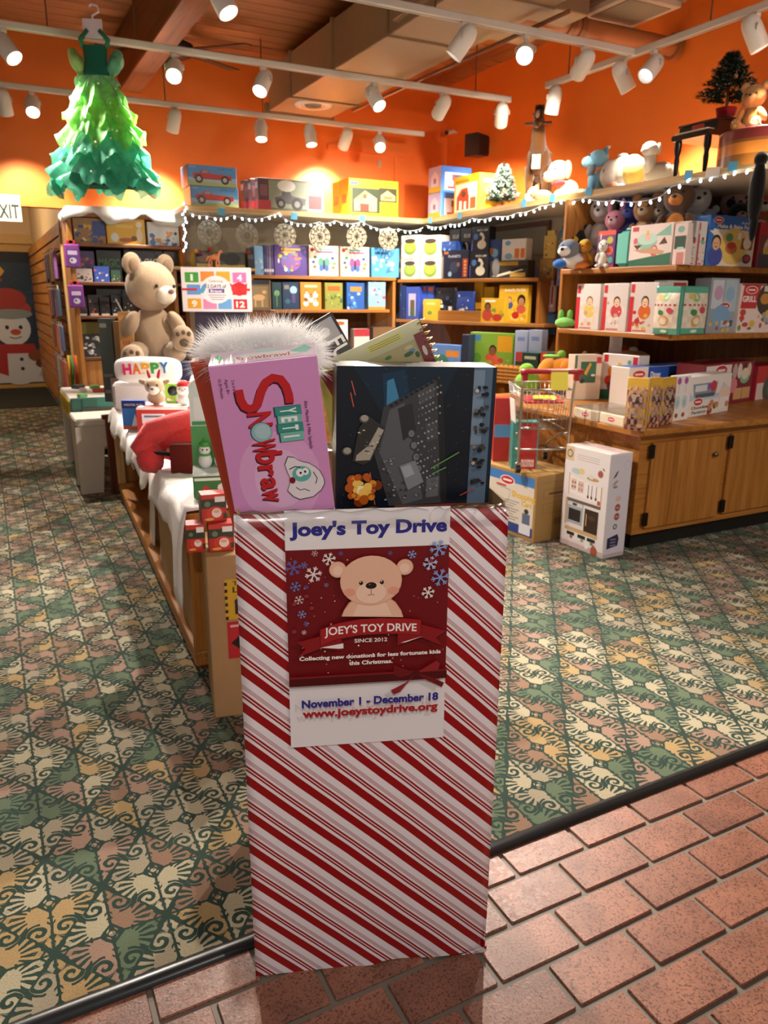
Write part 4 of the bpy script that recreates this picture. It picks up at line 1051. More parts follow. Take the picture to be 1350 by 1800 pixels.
# white display shelf running round the room at head height
flat('shelf_white', '#e6d9bd', .5)
dsr = MB().bbox((XS, 1.3, ZS-.034), (XR-.001, YS, ZS), .004).build('display_shelf', 'shelf_white'); tag(dsr, 'long cream display shelf high on the right wall', 'shelf', 'cream shelves around the room')
MB().box((XS-.008, 1.3, ZS-.036), (XS-.0005, YS-.01, ZS+.001)).build('front_edge', 'pine_y', dsr)
XB0 = line_at(325, (0, YS), (1, 0), ZS).x
dsb = MB().bbox((XB0, YS+.0, ZS-.034), (XW-.001, YW-.001, ZS), .004).build('display_shelf', 'shelf_white'); tag(dsb, 'long cream display shelf high on the back wall', 'shelf', 'cream shelves around the room')
MB().box((XB0, YS-.008, ZS-.036), (XS-.0085, YS-.0005, ZS+.001)).build('front_edge', 'pine_x', dsb)

LX = ((SX+.012, 0), (0, -1)); LY = ((0, SY+.012), (1, 0))
G = 'packages on the right shelf tower'
pk = ('#d96a8c', '#e8b84a', '#7ab59a', '#c9483e', '#efe3d6', '#4a8a86')
def art_cake(pr, rg):
    pr.rect(0, 0, 1, 1, '#ead9d2'); pr.poly([(0,0),(1,0),(1,.30),(.5,.22),(0,.14)], '#2f6d52'); pr.rect(.05, .86, .2, .97, '#c43a44')
    pr.ell(.42, .58, .24, .13, '#8fc7b8', 20); pr.ell(.42, .66, .24, .10, '#bfe0d2', 20); pr.ell(.42, .70, .08, .06, '#e9c2b6', 10); pr.ell(.42, .80, .03, .05, '#e8b84a', 8)
    pr.poly([(.60,.72),(.95,.97),(.97,.70)], '#86bfae'); pr.poly([(.70,.50),(.82,.68),(.90,.52)], '#5a3428'); pr.ell(.14, .62, .05, .06, '#d9606c', 10); pr.ell(.60, .36, .09, .10, '#d9606c', 12); pr.ell(.60, .37, .05, .06, '#f1dcd6', 10); pr.poly([(.1,.4),(.5,.44),(.85,.34),(.8,.26),(.3,.32)], '#caa07a'); pr.poly([(.1,.52),(.2,.40),(.3,.52)], '#5a3428')
def art_hape(hair, shirt, acc, sk=3):
    return A_seq(A_kid('#ded6d2', shirt, acc, hair, sk, px=.58, head=.17), A_rect(0, 0, .16, .72, '#cf3038'), A_rect(.03, .80, .17, .97, '#cf3038'), A_rect(.20, .015, .7, .05, '#c9727a'))
def art_bake(pr, rg):
    pr.rect(0, 0, 1, 1, '#e9dcc9'); pr.rect(0, .70, 1, 1, '#2f68b8'); pr.poly([(0,.70),(0,0),(.16,0),(.12,.60)], '#3f7ac4'); oval(pr, .17, .91, .12)
    pr.text('Make & Bake Fun', .52, .80, .075, '#f4f4f4', fit=.72, bold=.03); pr.text('PLAY SET', .82, .88, .045, '#f4f4f4', fit=.3)
    for k in range(12): pr.ell(.12+k*.075, .70, .045, .03, '#e9dcc9', 10)
    pr.ell(.55, .40, .30, .26, '#e6c46a', 20); person(pr, .17, .44, .19, SKIN[0], '#3a2418', '#4a58a8'); pr.ell(.50, .36, .13, .08, '#c77a42', 12); pr.ell(.50, .42, .10, .05, '#cf4038', 12); pr.poly([(.70,.36),(.95,.34),(.97,.56),(.72,.58)], '#8a5038'); pr.ell(.84, .48, .09, .09, '#efe2cc', 14); pr.ell(.86, .16, .10, .07, '#37406e', 12); pr.ell(.88, .17, .07, .04, '#c04040', 10); pr.ell(.44, .58, .08, .06, '#58a06a', 10); pr.rect(.62, .55, .69, .68, '#e9eef2'); pr.ell(.72, .14, .06, .04, '#d9b060', 10)
row([
 (1102, 1179, 394, .08, '#eadbd2', art_cake, 'cake_playset_box', 'pale pink box picturing a mint cake on the upper right shelf', 'toy box'),
 (1180, 1203, 392, .05, '#e9d6cf', A_seq(A_rect(0, 0, 1, 1, '#e7d3cc'), A_rect(.05, .38, .95, .70, '#25493c'), A_rect(.3, .0, .9, .3, '#c7857c'), A_ell(.5, .86, .28, .2, '#7fb8a4'), A_ell(.55, .40, .3, .08, '#9fd4cc')), 'window_playset_box', 'pink box with dark green window beside the mint cake box', 'toy box'),
], *LX, Z2, G)
row([
 (1208, 1221, 388, .14, '#e9ddd6', A_seq(art_hape('#2a1a14', '#c44a4a', pk, 2)), 'narrow_playset_box', 'narrow white box with child picture, left one of the pair', 'toy box'),
 (1222, 1236, 389, .14, '#e9ddd6', A_seq(art_hape('#2a1a14', '#7ab59a', pk, 2)), 'narrow_playset_box', 'narrow white box with child picture touching the blue baking box', 'toy box'),
 (1238, 1322, 380, .12, '#4a7cc0', art_bake, 'baking_playset_box', 'blue and cream baking play set box on the upper right shelf', 'toy box', .0),
 (1328, 1380, 392, .14, '#b43038', A_seq(A_rect(0, 0, 1, 1, '#8a4a48'), A_rect(0, .72, 1, 1, '#c23a3e'), A_ell(.5, .40, .34, .34, '#e7dcd0'), A_ell(.45, .34, .26, .2, '#e3b84a'), A_rect(0, 0, .4, .3, '#4f4a58')), 'cookie_jar_set', 'red lidded cookie jar set cut by the right edge', 'toy box'),
], *LY, Z2, G)
# fruit basket pack and teal case at the left of that shelf
c, w_, h_, rz = on_line(*LX, Z2, 1047, 1078, 405)
o = pack('fruit_shape_pack', 'purple pack of fruit shapes standing beside the teal case', 'toy box', c, rz, w_, h_, .07, '#5f2f6e', A_seq(A_rect(0, 0, 1, 1, '#64306f'), A_rect(0, .88, 1, 1, '#d9503a'), A_ell(.3, .66, .2, .16, '#d98a3a'), A_ell(.7, .74, .17, .14, '#b9b84a'), A_ell(.3, .4, .18, .15, '#7ab04a'), A_ell(.72, .46, .2, .17, '#d9604a'), A_ell(.45, .22, .2, .14, '#e0a03a'), A_ell(.78, .2, .14, .12, '#4a9a8a'), A_rect(0, 0, 1, .06, '#b43038')), None, G)
c, w_, h_, rz = on_line(*LX, Z2, 1079, 1105, 402)
o = thing('teal_case', 'rounded teal plastic carry case next to the purple pack', 'case', tuple(c), rz, G)
MB('#3fb0a2').bbox((-w_/2, 0, 0), (w_/2, .10, h_*.94), .022).build('shell', 'plastic', o); MB('#6fc4b4').bbox((-w_/2+.015, -.006, .02), (w_/2-.015, .002, h_*.88), .004).build('front_panel', 'plastic', o)
MB('#2f8f84').tube([(-w_*.2, .05, h_*.92), (-w_*.2, .05, h_), (w_*.2, .05, h_), (w_*.2, .05, h_*.92)], .008, 8).build('handle', 'plastic', o); MB('#b9c04a').bbox((w_/2-.006, .03, h_*.3), (w_/2+.004, .07, h_*.6), .002).build('latch', 'plastic', o)
# middle shelf
row([
 (1009, 1051, 499, .12, '#e3dbd6', art_hape('#8a6a4a', '#d9c06a', ('#e3cfae', '#caa070', '#d9c9c0')), 'child_photo_box', 'white box with red stripe and blond child picture, leftmost on middle shelf', 'toy box'),
 (1055, 1099, 498, .12, '#e3dbd6', art_hape('#4a3024', '#c9434a', ('#d9d0ca', '#c9a48a', '#e9e0da')), 'child_photo_box', 'white box with red stripe picturing a child in a red apron', 'toy box'),
 (1101, 1150, 496, .12, '#e3dbd6', art_hape('#3a2418', '#d96a2a', ('#e0b84a', '#c96a4a', '#b9302c')), 'child_photo_box', 'white box with red stripe and yellow toys beside the green pouches', 'toy box'),
], *LX, Z1, G)
def art_grey(pr, rg):
    pr.rect(0, 0, 1, 1, '#9aa2aa'); pr.rect(.05, .45, .45, .97, '#c9d4dc'); pr.rect(.5, .40, .95, .98, '#aebfcc'); pr.ell(.28, .74, .16, .18, '#c7a0c0', 12); pr.ell(.7, .72, .16, .18, '#8fb4d0', 12); oval(pr, .55, .50, .24); pr.ell(.45, .30, .32, .3, '#7fa8cf', 16)
    for k in range(14): pr.ell(rg.uniform(.1, .9), rg.uniform(.03, .25), .06, .05, rg.choice(('#c94a4a', '#e3d9cf', '#4a4f58', '#e0b84a', '#b9c4cc')), 9)
def art_grill(pr, rg):
    pr.rect(0, 0, 1, 1, '#ead6d2'); pr.rect(0, .97, 1, 1, '#b4303a'); pr.poly([(.02,.5),(.40,.5),(.46,.97),(.06,.97)], '#c8373c'); oval(pr, .25, .88, .16); pr.text('GRILL', .22, .70, .12, '#f6eeee', fit=.34, bold=.03); pr.ell(.66, .68, .26, .26, '#4a4038', 18); pr.ell(.60, .70, .12, .09, '#c98a42', 12); pr.ell(.78, .62, .10, .09, '#d9a24a', 12); pr.rect(.55, .85, .98, .97, '#d9cfc4')
    for k in range(22): pr.ell(rg.uniform(.04, .96), rg.uniform(.04, .42), rg.uniform(.03, .09), rg.uniform(.02, .06), rg.choice(('#c9483e', '#e3b84a', '#8a6a5a', '#7aa04a', '#efe6df', '#a8a8a8')), 10)
row([
 (1163, 1200, 493, .10, '#e2ded8', A_seq(A_rect(0, 0, 1, 1, '#dcd6d0'), A_rect(.05, .82, .95, .97, '#c8373c'), A_ell(.5, .4, .3, .3, '#b9a58a')), 'red_label_box', 'white box with red label hidden behind the green pouches', 'toy box', .12),
 (1240, 1290, 489, .12, '#b4bcc4', art_grey, 'doll_play_tray', 'grey clear-topped play tray box between green pouches and barbecue box', 'toy box', .02),
 (1292, 1366, 499, .14, '#e8d4d0', art_grill, 'barbecue_playset_box', 'pink box with red label and food pictures at right edge of middle shelf', 'toy box'),
], *LY, Z1, G)
def pouch(x0, x1, ytop, line, z, label, art, group, back=-.02, cat='pouch', name='toy_pouch', edge='#4fa08c'):
    c, w_, h_, rz = on_line(*line, z, x0, x1, ytop, back); o = thing(name, label, cat, tuple(c), rz, group); n = 8; vs = []
    for j in range(n+1):
        for i in range(n+1):
            u = i/n; v = j/n; b = .022*math.sin(PI*u)**.6*math.sin(PI*min(1, v*1.15+.0))**.6 if v < .9 else .002; vs.append(((u-.5)*w_, -b, v*h_))
    m = len(vs); vs += [(x, .02, z_) for x, y, z_ in vs]; q = lambda i, j: j*(n+1)+i; fs = []
    for j in range(n):
        for i in range(n): f = (q(i, j), q(i+1, j), q(i+1, j+1), q(i, j+1)); fs += [f, tuple(m+k for k in reversed(f))]
    for j in range(n): fs += [(q(0, j), q(0, j+1), m+q(0, j+1), m+q(0, j)), (q(n, j+1), q(n, j), m+q(n, j), m+q(n, j+1))]
    for i in range(n): fs += [(q(i+1, 0), q(i, 0), m+q(i, 0), m+q(i+1, 0)), (q(i, n), q(i+1, n), m+q(i+1, n), m+q(i, n))]
    MB(edge).add(vs, fs, smooth=True).build('bag', 'gloss', o)
    pr = PR(w_*.94, h_*.97); art(pr, random.Random(label)); 
    # lay the print on the bulging front
    for k, v in enumerate(pr.b.v):
        u = v[0]/w_+.5; t = (v[2]+h_*.012)/h_; b = .022*math.sin(PI*min(1, max(0, u)))**.6*math.sin(PI*min(1, max(0, t*1.15)))**.6 if t < .9 else .002
        pr.b.v[k] = (v[0], v[1]-b-.004, v[2])
    pr.put('front_print', o, (0, 0, h_*.012)); return o
def art_pouch(pr, rg):
    pr.rect(0, 0, 1, 1, '#5aa892')
    for j in range(8):
        for i in range(6): 
            pr.rect(i/6, j/8, (i+1)/6, (j+1)/8, '#5aa892') if j in (0, 7) else pr.rect(i/6, j/8, (i+1)/6, (j+1)/8, ('#e6dccb', '#ddd0bc')[(i+j) % 2])
    for i in range(6): pr.rect(i/6, .60, (i+.5)/6, .64, '#b9303c')
    for (x, y, r, c) in ((.5,.80,.20,'#8fc07a'),(.3,.78,.12,'#e0c25a'),(.72,.50,.16,'#c94a5a'),(.35,.46,.14,'#3f8a5a'),(.5,.28,.26,'#d9a862'),(.5,.28,.17,'#f0dfc0'),(.5,.28,.08,'#e8e4de')):
        for k in range(3): pr.ell(x+rg.uniform(-.04, .04), y+rg.uniform(-.02, .02), r*rg.uniform(.5, .9), r*rg.uniform(.4, .7), c, 10)
    pr.ell(.5, .06, .14, .05, '#d8f0e6', 12)
pouch(1147, 1191, 503, LX, Z1, 'green and cream toy food pouch, left one of the pair', art_pouch, G)
pouch(1192, 1236, 503, LY, Z1, 'green and cream toy food pouch, right one of the pair', art_pouch, G)
# goods on the counter
GC = 'goods on the right counter'
def cpack(a, b, yt, dp, body, art, name, label, cat='toy box', side=None, z=CT, mat='gloss', top=None):
    c, w_, h_, rz = on_top(z, a, b, yt); return pack(name, label, cat, c, rz, w_, h_, dp, body, art, side, GC, mat, top)
cpack((1006, 703), (1053, 702), 624, .10, '#e3d3bf', A_seq(A_rect(0, 0, 1, 1, '#e4d4c0'), A_rect(0, .28, .08, 1, '#3f7a64'), A_rect(.22, .38, .80, .86, '#2b6a50'), A_poly([(.35,.6),(.55,.84),(.62,.8),(.45,.55)], '#e0a83a'), A_ell(.3, .42, .10, .08, '#1d1d1d'), A_ell(.7, .55, .08, .04, '#efe9df'), A_rect(.80, .82, .98, .96, '#cf3038')), 'workbench_box', 'cream box with green window behind the toy shopping cart')
def art_fruit(pr, rg):
    pr.rect(0, 0, 1, 1, '#eadfd8'); pr.rect(.05, .82, .17, .98, '#cf3038'); pr.rect(.85, .80, .98, .97, '#cf3038'); pr.poly([(0,0),(1,0),(1,.1),(.4,.24),(0,.2)], '#2f6d52')
    for c, x, y, r in (('#e8862e',.30,.62,.13),('#d9402f',.22,.42,.12),('#efcf3a',.45,.62,.12),('#e8c23a',.50,.78,.06),('#d93a2c',.66,.52,.13),('#4a9a4a',.76,.62,.05),('#f0b23a',.60,.30,.14),('#7a3a5a',.30,.30,.12),('#d94a34',.80,.42,.09),('#e88a3a',.72,.2,.12),('#efe3d0',.42,.18,.1)): pr.ell(x, y, r, r*.95, c, 14)
    pr.ell(.76, .85, .06, .05, '#5ab0a0', 10)
cpack((1053, 700), (1116, 709), 623, .10, '#eadfd8', art_fruit, 'fruit_playset_box', 'white box picturing yellow and red fruit on the counter', side=A_blobs('#d9c9c4', ('#cf3038', '#6a5a58'), 5))
for nm, a, b, lb in (('clear_tray', (1007, 733), (1050, 742), 'low clear plastic tray box near the cart handle'), ('clear_tray', (1052, 742), (1096, 752), 'low clear plastic tray box beside the golden packets')):
    c, w_, h_, rz = on_top(CT, a, b, b[1]-30); o = thing(nm, lb, 'tray box', tuple(c), rz, GC)
    MB('#ddcdb4').bbox((-w_/2, 0, 0), (w_/2, .26, .055), .006).build('tray_base', 'gloss', o); MB('#efe9df').bbox((-w_/2+.005, .005, .056), (w_/2-.005, .255, .066), .003).build('clear_lid', 'film', o)
    pr = PR(w_, .055); oval(pr, .5, .5, .18); pr.put('front_label', o)
def art_disney(pr, rg):
    pr.rect(0, 0, 1, 1, '#e7e2dc'); pr.rect(.28, .62, 1, 1, '#2a55b4'); pr.text('Disney', .40, .80, .16, '#f2f4fa', fit=.16, bold=.02); oval(pr, .14, .82, .12); pr.ell(.68, .60, .09, .09, '#17181a', 14); pr.text('Burger', .16, .48, .14, '#3f6d86', fit=.24); pr.ell(.55, .3, .2, .14, '#d9a24a', 14)
cpack((1101, 716), (1211, 705), 643, .14, '#e7e2dc', art_disney, 'blue_top_playset_box', 'white box with broad blue band behind the golden packets', top=A_rect(0, 0, 1, 1, '#3a66c0'))
def art_gold(pr, rg):
    pr.rect(0, 0, 1, 1, '#8f3a3a')
    for j in range(9):
        for i in range(6):
            if (i+j) % 2: pr.rect(i/6, j/9, (i+1)/6, (j+1)/9, '#b98a80')
    pr.rect(0, .80, 1, 1, '#d6a83a'); pr.ell(.48, .60, .38, .34, '#5c4a3e', 18); pr.ell(.40, .66, .14, .12, '#a79682', 10); pr.ell(.58, .56, .12, .10, '#3a2c24', 10); pr.rect(.08, .28, .92, .42, '#d9b53e'); pr.rect(.14, .31, .6, .36, '#8f9aa0'); pr.rect(.12, .08, .62, .26, '#4a2f28'); pr.ell(.75, .10, .16, .10, '#e0b08a', 12)
for k, (x0, y0, x1, y1) in enumerate(((1096, 755, 1134, 759), (1133, 753, 1156, 751), (1154, 750, 1180, 744))):
    c, w_, h_, rz = on_top(CT, (x0, y0), (x1, y1), 663+k*0)
    dv = Vector((math.cos(rz), math.sin(rz), 0))
    pouch(x0, x1, 664, ((c.x, c.y), (dv.x, dv.y)), CT, ('golden-topped brown packet, nearest to the clear trays', 'golden-topped brown packet between two alike', 'golden-topped brown packet beside the lollipop card')[k], art_gold, GC, 0, 'packet', 'golden_packet', '#c9a24a')
def art_lolly(pr, rg):
    pr.rect(0, 0, 1, 1, '#eae6e6')
    for x in (.3, .72): pr.ell(x, .90, .12, .12, '#b052a0', 12); pr.line([(x, .84), (x, .62)], .03, '#c9a9c4'); pr.ell(x, .42, .16, .22, '#bcd6da', 14); pr.ell(x, .40, .08, .12, '#9cc4cc', 10); pr.ell(x, .12, .10, .08, '#8a5a2a', 10)
cpack((1178, 742), (1207, 737), 661, .03, '#eae6e6', art_lolly, 'lollipop_card', 'white card with two purple lollipops', 'card pack')
def art_choc(pr, rg):
    pr.rect(0, 0, 1, 1, '#e8e3df'); pr.rect(0, .40, 1, .52, '#a9c4dc'); pr.poly([(0,.40),(0,.62),(.12,.46),(.7,.46),(.8,.8),(1,.6),(1,.40)], '#bdd2e4'); pr.poly([(.10,.50),(.62,.50),(.66,.82),(.06,.82)], '#7f96ac'); pr.rect(.12, .62, .40, .78, '#d9dfe6'); pr.ell(.56, .72, .08, .07, '#c43a4a', 12); pr.rect(.42, .66, .50, .80, '#8a52a8'); pr.rect(.14, .46, .60, .56, '#5a5f66')
    oval(pr, .22, .36, .13); pr.text('Chocolate', .27, .22, .075, '#4a2a1e', fit=.40, bold=.03); pr.text('Factory', .26, .10, .075, '#4a2a1e', fit=.34, bold=.03); pr.ell(.86, .45, .15, .12, '#e8cfc0', 14); pr.rect(.75, .10, .98, .40, '#efe6e2')
    for k in range(9): pr.ell(rg.uniform(.5, .95), rg.uniform(.06, .34), .05, .04, rg.choice(('#8a5236', '#c98a62', '#b4303a')), 9)
cpack((1207, 735), (1279, 722), 659, .12, '#e8e3df', art_choc, 'chocolate_playset_box', 'white and pale blue chocolate making play set box', side=A_rect(0, 0, 1, 1, '#d9d4d0'))
cpack((1140, 683), (1224, 678), 620, .04, '#d9cbb4', A_seq(A_rect(0, 0, 1, 1, '#8a7460'), A_rect(.02, .05, .12, 1, '#7f9ac0'), A_oval(.32, .84, .10), A_ell(.42, .62, .20, .16, '#d9bf5a'), A_blobs('#8a7460', ('#6a5448', '#b08a7a', '#9a6a5a'), 1), A_rect(.55, .1, .97, .9, '#6f5c50'), A_ell(.75, .55, .16, .12, '#a87a6c'), A_rect(0, .97, 1, 1, '#d9d0c0'), A_oval(.22, .85, .10)), 'framed_set_box', 'flat framed box with brown picture at the back of the counter')
def art_ice(pr, rg):
    pr.rect(0, 0, 1, 1, '#8a2c3c'); pr.rect(.02, .42, .52, .96, '#eadfdc'); oval(pr, .32, .84, .14)
    for k in range(4): pr.rect(.10, .66-k*.06, .46, .68-k*.06, '#6a4a4a')
    for k in range(4): pr.ell(.60+k*.1, .78, .05, .08, ('#c9b0a8', '#e9dfd4', '#5a3a30', '#e3c9b0')[k], 9)
    pr.ell(.82, .60, .10, .06, '#7fc4a4', 12); pr.ell(.82, .70, .08, .06, '#efdcc4', 12); pr.rect(.62, .08, .97, .36, '#d9a878'); pr.rect(.79, .08, .80, .36, '#8a5a3a'); pr.ell(.58, .44, .10, .08, '#e08a94', 10); pr.rect(.03, .05, .40, .38, '#e8d2cc'); pr.rect(.1, .2, .3, .32, '#4f86b8')
cpack((1231, 718), (1318, 704), 637, .18, '#7e2634', art_ice, 'ice_cream_playset_box', 'maroon ice cream play set box on the counter')
cpack((1326, 704), (1400, 692), 640, .16, '#b4303a', A_seq(A_rect(0, 0, 1, 1, '#e6d2ce'), A_rect(0, .5, .6, 1, '#c8373c'), A_ell(.42, .3, .28, .2, '#5a5a58'), A_ell(.42, .32, .18, .12, '#4a8a5a'), A_oval(.4, .88, .2)), 'cooking_set_box', 'red and white cooking set box at right end of the counter')
for k, (x0, x1) in enumerate(((1222, 1229),)):
    cpack((1222, 706), (1232, 704), 640, .16, '#d9cfcc', A_blobs('#d9cfcc', ('#8a2c3c', '#6a5a58'), 6), 'slim_set_box', 'thin white boxes edge left of the maroon ice cream box')
# sign stand
c = onZ(1053, 700, CT); zc = z_at(624, c); zt = z_at(588, c)
o = thing('sign_stand', 'small white printed card on a stand above the cream box', 'sign', (c.x+.14, c.y+.04, CT), R(-20), None)
w_ = .085; hh = .15; z0 = zc-CT+.0
MB('#6a6a6e').cyl((0, .01, 0), (0, .01, z0+.02), .004, n=8).build('post', 'metal', o); MB('#5a5a5e').lathe([(.001, .006), (.04, .006), (.042, 0), (.001, 0)], 20).build('foot', 'plastic', o)
MB('#eeeae6').bbox((-w_/2, -.003, z0), (w_/2, .003, z0+hh), .001).build('card', 'print', o); pr = PR(w_, hh); pr.rect(.3, .86, .7, .92, '#5a5450')
for k in range(5): pr.rect(.2, .66-k*.09, .8-.1*(k % 2), .68-k*.09, '#b0aaa6')
pr.put('card_print', o, (0, -.003, z0))
# plush crowd in the dark upper bay
GP = 'plush animals in the upper right bay'
def bay(px, py, dist, s, cols, label, kind=0, name='plush_animal', z=None, rz=None):
    p = onX(px, py, SX+dist) if px < 1196 else onY(px, py, SY+max(dist, .10)+.12)
    s *= .86; base = Vector((p.x, p.y, (Z2+.101 if (dist >= .2 or px >= 1196) else Z2) if z is None else z)); sc = s
    rz = (R(-62) if px < 1196 else R(-38)) if rz is None else rz; a, b, e = cols
    sp = [('body', a, (0, 0, .24*sc), (.20*sc, .17*sc, .25*sc)), ('head', a, (0, -.03*sc, .62*sc), (.20*sc, .18*sc, .19*sc)), ('muzzle', b, (0, -.19*sc, .58*sc), (.09*sc, .08*sc, .07*sc)), ('nose', '#1c1512', (0, -.265*sc, .61*sc), (.03*sc, .02*sc, .022*sc)), ('belly', b, (0, -.10*sc, .24*sc), (.14*sc, .10*sc, .19*sc))]
    for q in (-1, 1):
        sp += [('eye', e, (q*.08*sc, -.185*sc, .67*sc), (.022*sc, .014*sc, .022*sc)), ('arm', a, (q*.2*sc, -.07*sc, .30*sc), (.06*sc, .07*sc, .15*sc), (R(30), q*R(-25), 0)), ('foot', b if kind == 2 else a, (q*.13*sc, -.18*sc, .06*sc), (.08*sc, .13*sc, .06*sc))]
        if kind == 1: sp += [('ear', a, (q*.13*sc, 0, .88*sc), (.05*sc, .03*sc, .16*sc))]
        elif kind == 2: sp += [('wing', a, (q*.22*sc, .02*sc, .28*sc), (.05*sc, .13*sc, .22*sc))]
        else: sp += [('ear', a, (q*.16*sc, .0, .80*sc), (.08*sc, .04*sc, .08*sc))]
    return lump(name, label, tuple(base), rz, GP, *sp)
K = '#15110f'
bay(1018, 385, .16, .38, ('#1f1c1a', '#d9b02a', K), 'black and yellow plush at the left end of the upper bay', 0)
bay(1036, 372, .30, .40, ('#3a2c22', '#7a5a40', K), 'dark brown plush with tan face behind the yellow one', 0)
bay(1062, 365, .26, .50, ('#b9a99a', '#d9cfc4', K), 'tall pale grey plush under the string lights', 1)
bay(1082, 385, .20, .36, ('#d98a9a', '#f0c4cc', K), 'pink plush behind the teal case', 1)
bay(1112, 358, .30, .46, ('#2f3f9a', '#5a6ac4', K), 'royal blue plush behind the mint cake box', 0)
bay(1137, 362, .24, .44, ('#a8754a', '#d9b48a', K), 'tan plush peering over the mint cake box', 0)
bay(1166, 365, .30, .42, ('#8a7a6c', '#b4a494', K), 'grey-brown plush in the middle of the upper bay', 0)
o = bay(1195, 350, .22, .52, ('#6a4a34', '#e08a3a', K), 'brown sloth-like plush with orange face patches', 0)
bay(1222, 345, .20, .54, ('#d8d0c4', '#f4efe6', '#111111'), 'white owl plush with big dark eyes', 2)
bay(1243, 372, .16, .34, ('#9aa0a8', '#e4e2de', K), 'small grey plush beside the white owl', 0)
bay(1300, 372, .10, .40, ('#17151a', '#c9908a', K), 'black plush with pink muzzle under the shelf', 0)
bay(1296, 335, .24, .55, ('#c99a92', '#e4c4bc', K), 'pink-grey plush above the baking box', 0)
bay(1338, 345, .20, .55, ('#c9602a', '#efe2d6', K), 'orange and white plush at the right edge', 1)
# toucan-like yellow, penguin
bay(1030, 425, .05, .26, ('#d9aa2a', '#e88a2a', K), 'small yellow bird plush at the left end of upper shelf', 2)
bay(1064, 440, .03, .24, ('#f2eee8', '#e6dcd0', K), 'small white plush peeking over the purple pack', 1)
p = onX(1018, 455, SX+.04); lump('husky_plush', 'grey, white and blue plush lying at the left end of upper shelf', (p.x, p.y, Z2), R(-50), GP, ('body', '#8f9296', (.02, .03, .07), (.11, .07, .07)), ('chest', '#f0eee9', (-.02, -.03, .05), (.08, .05, .05)), ('head', '#7c8086', (-.06, -.05, .12), (.07, .065, .06)), ('muzzle', '#f2f0ec', (-.08, -.11, .105), (.04, .04, .03)), ('nose', K, (-.085, -.15, .115), (.012, .01, .01)), ('eye', '#3f78c4', (-.095, -.10, .14), (.01, .008, .01)), ('eye', '#3f78c4', (-.04, -.112, .14), (.01, .008, .01)), ('paw', '#2f6fc0', (-.11, -.06, .03), (.045, .04, .03)), ('paw', '#e8862a', (.04, -.08, .02), (.05, .03, .02)))
# black plush tail hanging over the shelf edge
p = onX(1331, 330, XS-.055); o = lump('black_hanging_plush', 'long black plush hanging down from the cream shelf', (p.x, p.y, p.z-.12), R(-60), GP, ('body', '#0e0d0e', (0, 0, .10), (.036, .034, .15)), ('head', '#131113', (0, 0, .25), (.032, .034, .034)), ('tail', '#0e0d0e', (.005, .0, -.05), (.02, .02, .08)))
# ================================================================== goods on the cream shelves, right wall side
GT = 'things on the high cream shelf'
def shelf_pos(px, back): return line_at(px, (XS+back, 0), (0, 1), ZS)
LR = ((XS+.06, 0), (0, -1))
def art_house(pr, rg):
    pr.rect(0, 0, 1, 1, '#b9a4c0'); pr.rect(0, 0, 1, .22, '#d9a83a'); pr.poly([(.2,.22),(.8,.22),(.8,.62),(.5,.85),(.2,.62)], '#d9c4c8'); pr.rect(.4, .35, .6, .55, '#8a6a8a')
def art_blue(pr, rg):
    pr.rect(0, 0, 1, 1, '#3f78c8'); pr.rect(.1, .08, .9, .78, '#d9d4dc'); pr.rect(.35, .45, .75, .70, '#4a4f60'); pr.rect(.2, .14, .8, .22, '#b4303a'); pr.line([(.42, .2), (.42, .7)], .05, '#c04a4a'); pr.ell(.65, .36, .14, .08, '#3a3f48', 10)
for k, lb in enumerate(('lower of two blue dollhouse boxes stacked near the corner', 'upper of two blue dollhouse boxes stacked near the corner')):
    c, w_, h_, rz = on_line(*LR, ZS, 752, 774, 293); c.z = ZS+k*h_/2
    pack('blue_house_box', lb, 'toy box', c, rz, w_, h_/2-.002, .30, '#3f78c8', art_house, None, GT, rside=art_blue)
def art_barn(pr, rg):
    pr.rect(0, 0, 1, 1, '#e2ae22'); pr.rect(.05, .06, .95, .80, '#efe0c4'); pr.poly([(.12,.1),(.12,.45),(.3,.66),(.55,.68),(.62,.45),(.62,.1)], '#c03a22'); pr.rect(.22, .1, .34, .35, '#f0e4d4'); pr.rect(.42, .1, .52, .32, '#f0e4d4'); pr.ell(.4, .52, .10, .07, '#5a3020', 10); pr.rect(.68, .1, .9, .4, '#c8552a'); pr.rect(.70, .42, .9, .6, '#e8e0d2'); pr.rect(.05, .84, .6, .90, '#a9781a')
c, w_, h_, rz = on_line(*LR, ZS, 797, 840, 308); pack('yellow_barn_box', 'yellow box with red barn picture beside the frosted little tree', 'toy box', c, rz, w_, h_, .26, '#e2ae22', art_barn, None, GT, rside=A_seq(A_rect(0, 0, 1, 1, '#e6b42a'), A_rect(.15, .78, .7, .88, '#5f8ab4'), A_rect(.1, .3, .8, .5, '#d9a41c')))
